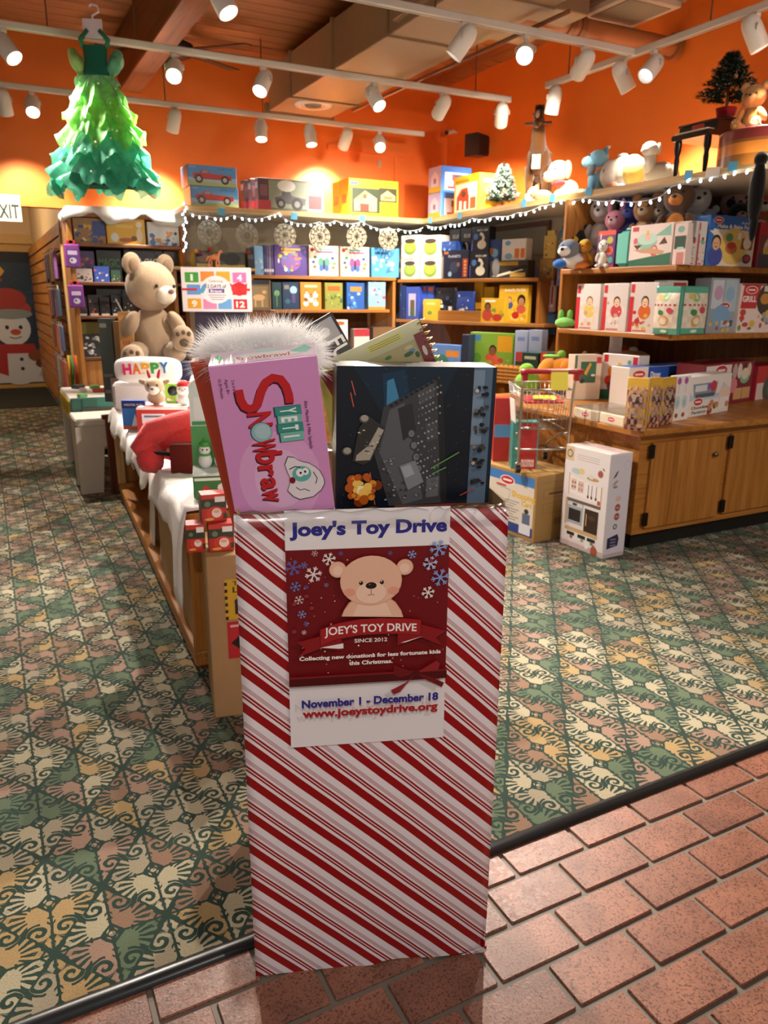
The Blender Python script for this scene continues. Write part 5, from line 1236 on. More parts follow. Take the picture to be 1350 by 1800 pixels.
def little_tree(name, label, pos, h_, r, frost, group, potc='#a3242a', seed=1, cols=('#2c4030', '#3a5038', '#24352a')):
    o = thing(name, label, 'small tree', pos, 0, group); rg = random.Random(seed); ph = h_*.12
    MB(potc).lathe([(.001, 0), (r*.30, 0), (r*.36, ph), (r*.30, ph), (.001, ph*.9)], 16).build('pot', 'cloth', o)
    MB('#4a3424').cyl((0, 0, ph*.8), (0, 0, h_*.92), .008, .004, 8).build('trunk', 'paint', o)
    mb = MB()
    for k in range(150):
        t = (k+.5)/150; z = ph+h_*.06+t*(h_*.92-ph-h_*.06); rr = r*(1-t)**.8*rg.uniform(.75, 1.08)+.012; a = k*2.4+rg.uniform(-.3, .3)
        d = Vector((math.cos(a), math.sin(a), .22)); p0 = Vector((0, 0, z)); p1 = p0+d*rr
        m = 12
        for i in range(m):
            q = p0+(p1-p0)*(.25+.75*i/m)
            for j in range(5):
                dd = (d*.7+Vector((rg.uniform(-1, 1), rg.uniform(-1, 1), rg.uniform(-1, 1)))*.9).normalized(); L = .034*rg.uniform(.6, 1.1)*(h_/.4)**.5; s = dd.orthogonal().normalized()*.0036
                c = rg.choice(cols) if rg.random() > frost or i < m*.4 else rg.choice(('#c9cfc4', '#aab5a8', '#dfe3da'))
                mb.add([q-s, q+s, q+dd*L], [(0, 1, 2)], c)
    mb.build('needles', 'needle', o, kind='stuff')
    for k in range(9):
        a = k*2.1; t = rg.random()*.8; z = ph+h_*(.12+.7*t); rr = r*(1-t)**.9*.85
        MB(rg.choice(('#8a2a24', '#7a4a2a', '#c9a24a'))).ell((rr*math.cos(a), rr*math.sin(a), z), (.011, .011, .013), n=8, h=6).build('bauble', 'gloss', o)
    return o
p = shelf_pos(882, .22); hh = z_at(285, p)-ZS
little_tree('frosted_tree', 'small frosted Christmas tree beside the yellow barn box', p, hh, .13, .30, GT, seed=3)
# standing toy horse with handles
p = shelf_pos(942, .26); s = (z_at(186, p)-ZS)
o = thing('toy_horse', 'large brown toy horse with dark mane standing on the high shelf', 'toy horse', p, R(-46), GT)
fc = '#5f3b18'
part(o, 'body', fc, ((0, .14*s, .42*s), (.13*s, .26*s, .15*s), (R(-12), 0, 0)), ((0, -.02*s, .48*s), (.125*s, .12*s, .16*s)))
MB(fc).tube([(0, -.05*s, .52*s), (0, -.10*s, .66*s), (0, -.12*s, .80*s), (0, -.13*s, .87*s)], [.095*s, .075*s, .06*s, .05*s], 12).build('neck', 'plush', o)
hd = part(o, 'head', fc, ((0, -.18*s, .86*s), (.055*s, .09*s, .065*s), (R(35), 0, 0)), ((0, -.235*s, .80*s), (.042*s, .06*s, .045*s), (R(50), 0, 0)))
part(hd, 'blaze', '#eee8dc', ((0, -.235*s, .875*s), (.022*s, .02*s, .06*s), (R(-45), 0, 0))); part(hd, 'muzzle', '#5f3a1c', ((0, -.275*s, .765*s), (.034*s, .03*s, .03*s)))
for q in (-1, 1): part(hd, 'ear', '#3a2416', ((q*.035*s, -.13*s, .945*s), (.016*s, .014*s, .04*s))); part(hd, 'eye', '#120d0a', ((q*.05*s, -.20*s, .885*s), (.01*s,)*3), mat='gloss')
part(o, 'mane', '#33211a', ((0, -.05*s, .80*s), (.03*s, .05*s, .13*s), (R(20), 0, 0)), ((0, -.13*s, .945*s), (.05*s, .05*s, .04*s)))
MB('#2a1a12').cyl((-.14*s, -.17*s, .80*s), (.14*s, -.17*s, .80*s), .012*s, n=10).build('handle_bar', 'plastic', o)
MB('#4a2a1a').tube([(-.07*s, -.23*s, .80*s), (0, -.29*s, .80*s), (.07*s, -.23*s, .80*s)], .008*s, 6).build('bridle', 'plastic', o)
part(o, 'saddle', '#2f2018', ((0, .14*s, .545*s), (.12*s, .13*s, .05*s)))
MB('#5a4028').tube([(-.09*s, -.04*s, .60*s), (0, -.16*s, .52*s), (.09*s, -.04*s, .60*s)], .006*s, 6).build('neck_cord', 'cloth', o)
for q in (-1, 1):
    for y in (-.03, .30):
        MB(fc).tube([(q*.08*s, y*s, .40*s), (q*.085*s, y*s, .22*s), (q*.085*s, (y-.01)*s, .05*s)], [.06*s, .038*s, .030*s], 10).build('leg', 'plush', o); part(o, 'hoof_sock', '#e9e2d4', ((q*.085*s, (y-.01)*s, .085*s), (.038*s, .038*s, .075*s))); MB('#1c1614').cyl((q*.085*s, (y-.012)*s, 0), (q*.085*s, (y-.012)*s, .03*s), .04*s, .034*s, 10).build('hoof', 'plastic', o)
part(o, 'tail', '#33211a', ((0, .40*s, .32*s), (.035*s, .04*s, .16*s)))
MB('#ece6dc').bbox((-.045*s, -.185*s, .36*s), (.045*s, -.178*s, .50*s), .002).build('price_card', 'print', o)
# puppy
def sc_spec(s, *sp): return [tuple([a[0], a[1], tuple(v*s for v in a[2]), tuple(v*s for v in a[3])]+list(a[4:])) for a in sp]
p = shelf_pos(985, .20); s = z_at(279, p)-ZS
lump('cream_puppy_plush', 'cream plush puppy with floppy ears and red bow', tuple(p), R(-75), GT, *sc_spec(s, ('body', '#e8cba0', (.12, .1, .26), (.30, .22, .26)), ('head', '#ecd2a8', (-.05, -.08, .70), (.28, .26, .26)), ('muzzle', '#f0dcb8', (-.18, -.26, .58), (.18, .17, .13)), ('nose', '#1f1714', (-.28, -.38, .60), (.05, .04, .04)), ('eye', '#1a1310', (-.17, -.31, .74), (.028, .02, .03)), ('eye', '#1a1310', (.02, -.33, .74), (.028, .02, .03)), ('ear', '#d8b888', (.20, -.05, .72), (.08, .12, .22)), ('ear', '#d8b888', (-.28, .02, .74), (.07, .12, .2)), ('bow', '#c02a30', (.02, -.16, .42), (.20, .12, .07)), ('paw', '#efdcb8', (-.28, -.16, .10), (.18, .12, .10)), ('paw', '#efdcb8', (.10, -.22, .12), (.13, .14, .13)), ('tail', '#e4c69a', (.46, .2, .22), (.16, .07, .06))))
p = shelf_pos(952, .06); lump('small_tan_plush', 'small tan and white plush lying by the horse hooves', tuple(p), R(-60), GT, ('body', '#b08a62', (0, 0, .035), (.07, .04, .035)), ('head', '#c9a47a', (-.06, -.01, .06), (.035, .035, .035)), ('muzzle', '#efe6da', (-.08, -.035, .052), (.018, .02, .015)), ('nose', '#1f1714', (-.088, -.055, .056), (.006,)*3), ('ear', '#8a6a48', (-.05, .02, .09), (.015, .012, .02)))
# blue dragon
p = shelf_pos(1052, .20); s = z_at(256, p)-ZS
lump('blue_dragon_plush', 'light blue plush dragon sitting on the high shelf', tuple(p), R(-80), GT, *sc_spec(s, ('body', '#7fb6d4', (.04, .05, .28), (.22, .2, .28)), ('head', '#86bedb', (-.02, -.06, .74), (.22, .22, .18)), ('muzzle', '#8cc2de', (-.18, -.18, .68), (.17, .16, .12)), ('eye', '#20242a', (-.12, -.24, .80), (.025, .02, .03)), ('horn', '#cfe4ee', (.12, 0, .93), (.10, .04, .035), (0, R(-20), 0)), ('ear', '#5f98bc', (.16, -.06, .86), (.05, .04, .10)), ('wing', '#58626a', (-.08, -.20, .50), (.10, .05, .14), (0, R(35), 0)), ('arm', '#7fb6d4', (-.10, -.15, .28), (.08, .09, .22)), ('arm', '#7fb6d4', (.16, -.15, .26), (.08, .09, .2)), ('foot', '#86bedb', (-.10, -.22, .07), (.13, .14, .07)), ('foot', '#86bedb', (.18, -.2, .07), (.13, .14, .07))))
# round white and yellow plush
p = shelf_pos(1095, .22); s = z_at(270, p)-ZS
lump('round_guinea_plush', 'round white and yellow plush with peach blotches', tuple(p), R(-70), GT, *sc_spec(s, ('body', '#f2e6c8', (0, .05, .48), (.62, .46, .48)), ('blotch', '#e6bf62', (.30, -.10, .52), (.34, .36, .42)), ('face', '#f6f0e6', (-.30, -.14, .46), (.34, .34, .40)), ('eye', '#b08a7c', (-.40, -.44, .54), (.05, .03, .06)), ('cheek', '#d9a08a', (-.12, -.44, .14), (.18, .10, .10)), ('paw', '#8fb6d8', (.14, -.44, .10), (.13, .09, .08)), ('ear', '#efe6d6', (-.1, -.0, .96), (.16, .10, .06))))
# white long-necked plush
p = shelf_pos(1146, .20); s = z_at(248, p)-ZS
lump('white_lamb_plush', 'curly white lamb plush beside the toy piano', tuple(p), R(-65), GT, *sc_spec(s, ('body', '#efe6d4', (.12, .08, .28), (.36, .24, .28)), ('neck', '#f2eadb', (-.10, -.06, .56), (.16, .15, .26)), ('head', '#f4eee2', (-.10, -.10, .82), (.19, .18, .17)), ('muzzle', '#e9dcc6', (-.16, -.26, .78), (.09, .08, .07)), ('eye', '#2a201a', (-.19, -.26, .87), (.02, .015, .02)), ('ear', '#e0d4be', (.09, -.04, .82), (.06, .04, .13)), ('rump', '#cbb8a0', (.40, .14, .26), (.16, .18, .22))))
# toy piano with a little tree on it, drum, bear
pa = line_at(1172, (XS+.10, 0), (0, 1), ZS); pb = line_at(1238, (XS+.10, 0), (0, 1), ZS); W = pa.y-pb.y
zt = z_at(250, pa)-ZS; o = thing('toy_piano', 'black toy grand piano on thin legs, high on the right wall', 'toy piano', ((pa.x), (pa.y+pb.y)/2, ZS), R(-90), GT)
D = .42
MB('#0e0c0d').prism([(-W/2, zt), (W/2, zt), (W/2, zt+.085), (-W/2, zt+.085)], .06, D).build('case', 'gloss', o)
MB('#0e0c0d').bbox((-W/2, .0, zt), (W/2, .07, zt+.03), .004).build('key_bed', 'gloss', o)
MB('#efe6d2').bbox((-W/2+.02, .004, zt+.03), (W/2-.02, .06, zt+.038), .002).build('keys', 'plastic', o)
MB('#17141a').rot_box((0, .24, zt+.10), (W+.01, .38, .012), (R(6), 0, 0), bev=.003).build('lid', 'gloss', o)
pr = PR(.09, .05); pr.ell(.5, .5, .5, .25, '#c24a42', 18); pr.put('badge', o, (0, .058, zt+.038))
for x, y in ((-W/2+.03, .03), (W/2-.03, .03), (0, D-.05)): mb = MB('#0e0c0d'); mb.T((x, y, 0)).lathe([(.001, 0), (.010, 0), (.013, .05), (.016, zt*.5), (.012, zt*.6), (.020, zt*.75), (.020, zt)], 12); mb.build('leg', 'gloss', o)
q = Vector((pa.x+.24, (pa.y+pb.y)/2-.02, ZS+zt+.130)); hh = z_at(84, q)-q.z
little_tree('dark_tree', 'small dark Christmas tree standing on the toy piano', q, hh, .155, .10, GT, seed=9, cols=('#26352a', '#1f2d24', '#35412f'))
p = line_at(1346, (XS+.30, 0), (0, 1), ZS); z1 = z_at(236, p)-ZS; rr = .25
o = thing('striped_drum', 'round wooden drum with orange and brown stripes', 'drum', (p.x, p.y, ZS), 0, GT)
for k, (a, b, c) in enumerate(((0, .36, '#8a5a26'), (.36, .66, '#d98a3c'), (.66, .74, '#8a5a30'), (.74, 1.0, '#7a2f30'))): MB(c).lathe([(rr, z1*a), (rr, z1*b)], 36).build('stripe', 'gloss', o)
MB('#6e2a2c').lathe([(.001, z1-.004), (rr, z1-.004), (rr+.006, z1), (rr, z1+.003)], 36).build('rim', 'gloss', o)
q = line_at(1318, (XS+.20, 0), (0, 1), ZS+z1); s = (z_at(146, q)-ZS-z1)*1.02
sitting_bear('tan_teddy_bear', 'tan jointed teddy bear sitting on the striped drum', (q.x, q.y, ZS+z1+.004), R(-68), s, '#b98a4e', '#c89a60', '#d8b078', GT, tilt=R(-8))
# ================================================================== goods on the cream shelf, back wall side
LB = ((0, YS+.06), (1, 0)); GBK = 'boxes on the high shelf at the back'
def art_truck(pr, rg):
    pr.rect(0, 0, 1, 1, '#4f92d4'); pr.rect(0, 0, 1, .22, '#a8b878'); pr.poly([(0,.22),(1,.22),(1,.45),(.5,.38),(0,.40)], '#9fc0dc'); pr.text('Dually Truck', .78, .88, .07, '#2c4f8a', fit=.3)
    pr.poly([(.10,.36),(.90,.34),(.90,.56),(.70,.60),(.46,.62),(.42,.78),(.28,.80),(.24,.64),(.10,.60)], '#b8281e'); pr.poly([(.28,.64),(.31,.76),(.40,.75),(.43,.64)], '#7f9ab0'); pr.rect(.10, .34, .90, .38, '#7a1a16')
    for x in (.22, .76): pr.ell(x, .34, .085, .085, '#1c1a1a', 16); pr.ell(x, .34, .045, .045, '#b9b4ae', 12)
    pr.rect(.02, .86, .16, .96, '#7f9fd4')
for k, (x0, x1, yt, yb, lb) in enumerate(((336, 420, 331, 371, 'lower blue box with a red truck picture at the back left'), (333, 418, 291, 331, 'upper blue box with a red truck picture at the back left'))):
    c, w_, h_, rz = on_line(*LB, ZS, x0, x1, 291); c.z = ZS+k*h_/2
    pack('truck_box', lb, 'toy box', c, rz, w_, h_/2-.002, .22, '#3a6f9a', art_truck, A_rect(0, 0, 1, 1, '#2f4a5e'), GBK)
def art_tractor(pr, rg):
    pr.rect(0, 0, 1, 1, '#6a6a58'); pr.poly([(.15,.1),(.75,.1),(.75,.95),(.15,.95)], '#8f9a84'); pr.rect(0, 0, .15, 1, '#4a2c34'); pr.rect(0, .0, .18, .32, '#b4303a'); pr.rect(.02, .45, .13, .8, '#7a4a50'); pr.rect(.74, .05, 1, .62, '#d9c9c4'); pr.rect(.76, .12, .97, .55, '#b43c40'); pr.rect(.74, .65, 1, .97, '#8fa08a')
    pr.poly([(.25,.25),(.70,.22),(.72,.42),(.5,.5),(.46,.66),(.36,.66),(.34,.48),(.24,.42)], '#54545a')
    for x, r in ((.33, .07), (.58, .09)): pr.ell(x, .24, r, r, '#232324', 14); pr.ell(x, .24, r*.5, r*.5, '#8c8c8a', 10)
    pr.ell(.42, .8, .14, .08, '#e9ece4', 12)
for k, (x0, x1, lb, bk) in enumerate(((455, 570, 'dark tractor box in front of its twins at the back', 0), (447, 560, 'dark tractor box second in its row', .10), (440, 550, 'dark tractor box rearmost in its row', .20))):
    c, w_, h_, rz = on_line(*LB, ZS, 455, 570, 316); c.y += bk; c.x -= k*.028
    pack('tractor_box', lb, 'toy box', c, rz, w_, h_, .085, '#5a4a46', art_tractor, A_seq(A_rect(0, 0, 1, 1, '#5a4440'), A_rect(.1, 0, .9, .35, '#a8383c'), A_rect(.1, .7, .9, .9, '#b9aca4')), GBK)
def art_wbarn(pr, rg):
    pr.rect(0, 0, 1, 1, '#e3a81c'); pr.rect(.06, .10, .62, .76, '#33422a'); pr.rect(.60, .42, .97, .80, '#3a3a28'); pr.poly([(.10,.14),(.10,.44),(.32,.70),(.56,.50),(.56,.14)], '#d9b07a'); pr.poly([(.10,.44),(.32,.70),(.40,.62),(.22,.40)], '#c49a62'); pr.rect(.28, .48, .35, .60, '#6a4a2c'); pr.rect(.22, .14, .40, .34, '#8a3a2a'); pr.poly([(.64,.46),(.64,.60),(.78,.74),(.94,.60),(.94,.46)], '#cfa670'); pr.rect(.7, .5, .88, .58, '#8a6a40')
    pr.rect(.02, .84, .18, .92, '#4a5f9a'); pr.text('DELUXE WOOD BARN', .55, .88, .045, '#6a4a14', fit=.5)
c, w_, h_, rz = on_line(*LB, ZS, 613, 700, 316); pack('wood_barn_box', 'large yellow box with wooden barn picture at the back', 'toy box', c, rz, w_, h_, .34, '#e3a81c', art_wbarn, A_seq(A_rect(0, 0, 1, 1, '#dca01c'), A_rect(.48, 0, .52, 1, '#b47c12'), A_rect(.1, .35, .4, .6, '#7a3f20'), A_rect(.6, .35, .9, .6, '#7a3f20')), GBK)
# tape patches and the note on shelf fronts
def tape(px, py, right, lb, col='#52b4dc', w_=.055, h_=.05):
    p = onX(px, py, XS-.012) if right else onY(px, py, YS-.012)
    o = MB(col).box((-w_/2, -.0015, -h_/2), (w_/2, .0, h_/2)).build('tape_patch', 'print', loc=p, rot=(0, R(6), R(-90) if right else 0)); tag(o, lb, 'tape', 'blue tape on the cream shelf')
for (x, y), lb in zip(((756, 387), (808, 379), (921, 357), (971, 348), (1035, 337), (1210, 308), (1288, 293)), ('blue tape on shelf edge below the blue dollhouse boxes', 'blue tape on shelf edge below the yellow barn box', 'blue tape on shelf edge below the toy horse', 'blue tape on shelf edge left of the cream puppy', 'blue tape on shelf edge below the blue dragon', 'blue tape on shelf edge below the toy piano', 'blue tape on shelf edge below the striped drum')): tape(x, y, True, lb)
for (x, y), lb in zip(((389, 372), (517, 380), (637, 384)), ('blue tape on shelf edge below the red truck boxes', 'blue tape on shelf edge below the tractor boxes', 'blue tape on shelf edge below the wood barn box')): tape(x, y, False, lb)
tape(1253, 303, True, 'white note taped to the shelf edge below the piano', '#efe6d4', .09, .05)
# string lights
flat('bulb_glow', '#e8f4ff', emit=9, ec='#d4ecff')
def light_string(label, pts, sag, nb):
    """pts: anchor points on the shelf front; bulbs hang along swags between them"""
    P = []
    for a, b in zip(pts[:-1], pts[1:]):
        for i in range(10): t = i/10; q = a.lerp(b, t); q.z -= sag*4*t*(1-t)*min(1, (b-a).length/.6); P.append(q)
    P.append(pts[-1].copy()); o = thing('string_lights', label, 'string lights', tuple(P[0]), 0, 'strings of small white lights'); z0 = P[0].copy(); P = [p-z0 for p in P]
    MB('#d5dcd8').tube(P, .0022, 5).build('wire', 'plastic', o)
    L = [0]
    for a, b in zip(P[:-1], P[1:]): L.append(L[-1]+(b-a).length)
    rg = random.Random(label); b0 = None
    for k in range(nb):
        t = (k+.5)/nb*L[-1]; i = max(j for j in range(len(L)) if L[j] <= t); i = min(i, len(P)-2); q = P[i].lerp(P[i+1], (t-L[i])/max(1e-6, L[i+1]-L[i]))
        if b0 is None: b = MB().ell((0, 0, -.014), (.0065, .0065, .011), n=8, h=6).build('bulb', 'bulb_glow', o); b0 = b
        else: b = b0.copy(); COL.objects.link(b); b.parent = o
        b.location = q; b.rotation_euler = (rg.uniform(-.6, .6), rg.uniform(-.6, .6), 0)
    return o
eb = lambda px, dy=0: onY(px, 372+(px-330)*.041+dy+3, YS-.022)
er = lambda px, py: onX(px, py, XS-.022)
light_string('string of white lights swagged along the back shelf edge', [eb(332, -2), eb(360, 2), eb(410, 0), eb(492, -8), eb(498, 2), eb(560, 6), eb(590, 2), eb(636, 2), eb(700, 12), eb(744, 8)], .055, 38)
light_string('string of white lights along the right shelf edge', [er(748, 396), er(790, 394), er(830, 384), er(870, 380), er(910, 374), er(950, 362), er(985, 352), er(1030, 348), er(1080, 352), er(1160, 346), er(1180, 328), er(1215, 312), er(1290, 300), er(1350, 284)], .03, 46)
light_string('string of white lights hanging down the end of the back shelf', [onY(322+(i % 2)*5, 352+i*11, YS-.02) for i in range(9)], .0, 14)
# lacy paper snowflakes under the back shelf
def lace(px, py, lb):
    c = onY(px, py, YS+.05); r = .092; o = thing('paper_snowflake', lb, 'snowflake', (c.x, c.y, c.z), 0, 'paper snowflakes under the back shelf')
    mb = MB('#a79c84')
    for rr, t in ((r*.22, .007), (r*.52, .006), (r*.96, .008)):
        n = 36; vs = []
        for i in range(n): a = 2*PI*i/n; q = rr*(1+.05*math.cos(12*a)); vs += [((q-t/2)*math.cos(a), 0, (q-t/2)*math.sin(a)), ((q+t/2)*math.cos(a), 0, (q+t/2)*math.sin(a))]
        mb.add(vs, [(2*i, 2*i+1, (2*i+3) % (2*n), (2*i+2) % (2*n)) for i in range(n)])
    for k in range(12):
        a = PI*k/6; d = Vector((math.cos(a), 0, math.sin(a))); e = Vector((-math.sin(a), 0, math.cos(a)))
        mb.add([d*r*.2+e*.003, d*r*.2-e*.003, d*r*.95-e*.003, d*r*.95+e*.003], [(0, 1, 2, 3)]); mb.add([d*r*.55, d*r*.74+e*.018, d*r*.93, d*r*.74-e*.018], [(0, 1, 2, 3)]); mb.add([d*r*.28, d*r*.38+e*.012, d*r*.5, d*r*.38-e*.012], [(0, 1, 2, 3)])
    f = mb.build('lace_disc', 'print', o); sm = f.modifiers.new('thickness', 'SOLIDIFY'); sm.thickness = .002
    MB('#cfc4aa').cyl((0, 0, r), (0, 0, ZS-.036-c.z), .0012, n=4).build('hanging_thread', 'plastic', o)
for k, (x, y) in enumerate(((368, 409), (434, 414), (501, 414), (562, 416), (627, 416), (683, 420))): lace(x, y, ('grey paper snowflake below the red truck boxes', 'grey paper snowflake second from the left under the back shelf', 'grey paper snowflake below the tractor boxes', 'grey paper snowflake left of the wood barn box', 'grey paper snowflake below the wood barn box', 'grey paper snowflake nearest the room corner')[k])

# ================================================================== bookshelf under the back shelf
YB = YS+.16; lb0 = ((0, YB), (1, 0))
pA = line_at(600, (0, YB), (1, 0), 1.3); ZA = z_at(486, pA); ZB = z_at(544, pA)
xa0 = line_at(440, (0, YB), (1, 0), ZA).x; xa1 = line_at(696, (0, YB), (1, 0), ZA).x; xb1 = line_at(684, (0, YB), (1, 0), ZB).x
bs = thing('back_bookshelf', 'oak wall shelving with science kits below the back shelf', 'shelving', ((xa0+xa1)/2, YB, 0)); cx = (xa0+xa1)/2
for z, x1_ in ((ZA, xa1), (ZB, xb1), (.62, xa1)): MB().bbox((xa0-cx, -.01, z-.028), (x1_-cx, YW-YB-.002, z), .004).build('shelf', 'oak_x', bs)
MB().box((xa0-cx, YW-YB-.03, .05), (xa1-cx, YW-YB-.003, ZA-.03)).build('back_board', 'dark_z', bs)
for x in (xa0-cx, (xa1-cx)-.03): MB().bbox((x, 0.0, 0), (x+.03, YW-YB-.003, ZA-.029), .004).build('upright', 'oak_z', bs)
MB().box((xa0-cx+.03, .02, 0), (xa1-cx-.03, .05, .59)).build('base_front', 'oak_x', bs)
GK = 'kits and books on the back bookshelf'
def art_kit(bg, cols, mid, tcol, title=None):
    def f(pr, rg):
        pr.rect(0, 0, 1, 1, bg); pr.ell(.5, .45, .30, .26, mid, 16)
        for k in range(16): a = k*.4+rg.random(); q = rg.uniform(.2, .42); pr.ell(.5+q*math.cos(a), .45+q*math.sin(a)*.8, rg.uniform(.03, .08), rg.uniform(.03, .07), rg.choice(cols), 9)
        for k in range(2): pr.rect(.2, .84-k*.09, .8-.15*k, .90-k*.09, tcol)
    return f
def art_butter(c1):
    def f(pr, rg):
        pr.rect(0, 0, 1, 1, '#efe0c4'); pr.ell(.10, .88, .07, .07, '#c9443e', 10); pr.rect(.3, .86, .75, .91, '#5aa89a'); pr.rect(.28, .77, .82, .83, '#b0527a')
        for q in (-1, 1): pr.ell(.5+q*.10, .45, .10, .15, c1, 12); pr.ell(.5+q*.09, .26, .08, .10, '#4a6fb0', 12)
        pr.ell(.5, .38, .035, .16, '#3a2f4a', 10)
        for x, y, c in ((.2,.62,'#3f6f5a'),(.8,.6,'#3a5a8a'),(.18,.3,'#b46a3a'),(.82,.28,'#c9803a'),(.86,.42,'#7a9a4a'),(.14,.46,'#4a4a7a')): pr.ell(x, y, .06, .05, c, 10)
    return f
row([
 (448, 464, 432, .22, '#6fa4cf', A_blobs('#7fb0d8', ('#c9b08a', '#e6e2da', '#5a84ac'), 10, lo=.05, hi=.6), 'narrow_kit_box', 'light blue narrow kit box at the left end of the kit shelf', 'kit box'),
 (482, 541, 431, .20, '#55408c', art_kit('#5a448f', ('#e08a4a', '#4a9ac0', '#e8d25a', '#c94a6a', '#efe6e0'), '#8a6ab0', '#e6a83a'), 'purple_kit_box', 'purple science kit box with orange lettering', 'kit box'),
 (543, 596, 432, .20, '#efe0c4', art_butter('#5a9a8a'), 'butterfly_kit_box', 'cream kit box with green winged figure', 'kit box'),
 (598, 650, 434, .20, '#efe0c4', art_butter('#c0508a'), 'bird_kit_box', 'cream kit box with rainbow winged figure', 'kit box'),
 (652, 702, 436, .20, '#4f9ad4', A_seq(A_blobs('#56a0d8', ('#d9e6ee', '#b9d4e6', '#e6d9a0', '#3f7ab4'), 16, lo=.05, hi=.7), A_rect(.1, .78, .6, .86, '#2a6fae')), 'blue_kit_box', 'bright blue kit box at the right end of the kit shelf', 'kit box'),
], *lb0, ZA, GK)
for k in range(4):
    x0 = 465+k*4.3; c, w_, h_, rz = on_line(*lb0, ZA, x0, x0+3.8, 431); pack('kit_spine', ('dark blue kit box spine, leftmost of four thin ones', 'purple kit box spine second among four thin ones', 'grey kit box spine third among four thin ones', 'violet kit box spine touching the purple kit')[k], 'kit box', c, rz, w_, h_, .2, ('#3a4a6e', '#6a5590', '#8a8490', '#5a4a86')[k], A_rect(0, .1, 1, .2, '#cfc6d4'), None, GK)
row([
 (479, 496, 496, .16, '#23414a', A_seq(A_rect(0, 0, 1, 1, '#28464e'), A_ell(.5, .6, .3, .3, '#7fae7a'), A_rect(.42, .1, .55, .6, '#5a8a5a')), 'dark_plant_kit', 'dark teal kit box with pale tree', 'kit box'),
 (497, 527, 496, .16, '#223a5a', A_seq(A_rect(0, 0, 1, 1, '#263c5c'), A_ell(.66, .72, .22, .22, '#a9d4e0'), A_rect(.56, .25, .76, .6, '#5a4a80'), A_rect(.1, .75, .4, .9, '#8a8a7a'), A_ell(.3, .3, .16, .14, '#3f6a7a')), 'light_bulb_kit', 'dark blue kit box with glowing bulb picture', 'kit box'),
 (528, 566, 496, .16, '#dc8a2e', A_seq(A_rect(0, 0, 1, 1, '#df8c30'), A_rect(.2, .82, .8, .90, '#f2e0b8'), *[(lambda x, y: (lambda pr, rg: person(pr, x, y, .16, SKIN[(int(x*10)) % 4], '#4a2a1a', '#efe6dc')))(x, y) for x, y in ((.3, .62), (.7, .64), (.25, .34), (.72, .34), (.5, .48))]), 'orange_children_box', 'orange box with several children faces', 'kit box'),
 (571, 603, 497, .16, '#8a8f3a', A_seq(A_blobs('#8f9444', ('#4a6a3a', '#6f7a3a', '#b4aa5a', '#3a5a3a'), 14, lo=.05, hi=.6), A_rect(.15, .70, .85, .88, '#d9622a')), 'green_dinosaur_box', 'olive green box with orange panel', 'kit box'),
 (609, 641, 497, .16, '#2c5aa4', A_seq(A_blobs('#3060ac', ('#7fb4dc', '#1f4a8a', '#b9d4e6', '#4a84c4'), 12, lo=.05, hi=.6), A_rect(.2, .68, .85, .86, '#dd8a3a')), 'deep_blue_kit_box', 'deep blue box with pale streaks and orange panel', 'kit box'),
 (647, 678, 496, .16, '#86b4da', A_seq(A_blobs('#8cb8dc', ('#d9e8f0', '#4f84bc', '#c9dcea', '#c0606a'), 14), A_rect(0, 0, 1, .1, '#d9923a')), 'pale_blue_kit_box', 'pale blue box at the right end of the second kit row', 'kit box'),
], *lb0, ZB, GK)
row([
 (585, 612, 562, .08, '#e9e4dd', A_seq(A_rect(0, 0, 1, 1, '#e9e4dd'), A_ell(.5, .88, .3, .12, '#d9622a'), A_ell(.5, .45, .30, .12, '#b4303a'), A_ell(.3, .38, .08, .08, '#222222'), A_ell(.7, .38, .08, .08, '#222222'), A_rect(0, 0, 1, .15, '#8fd0d8')), 'small_car_pack', 'small white pack with red car behind the carton', 'toy pack'),
 (622, 650, 578, .08, '#d9d2ca', A_seq(A_rect(0, 0, 1, 1, '#d9d2ca'), A_rect(0, .6, 1, 1, '#b4303a')), 'small_red_pack', 'small red and white pack behind the spiral book', 'toy pack'),
 (655, 700, 575, .12, '#6a4a2c', A_blobs('#7a5a38', ('#3a5a7a', '#c9a24a', '#8a3a2c'), 10), 'brown_game_box', 'brown game box low on the back bookshelf', 'kit box'),
], *lb0, z_at(612, pA), GK)
MB().bbox((xa0-cx+.03, .0, z_at(612, pA)-.025), (xa1-cx-.03, YW-YB-.04, z_at(612, pA)-.001), .004).build('shelf', 'oak_x', bs)
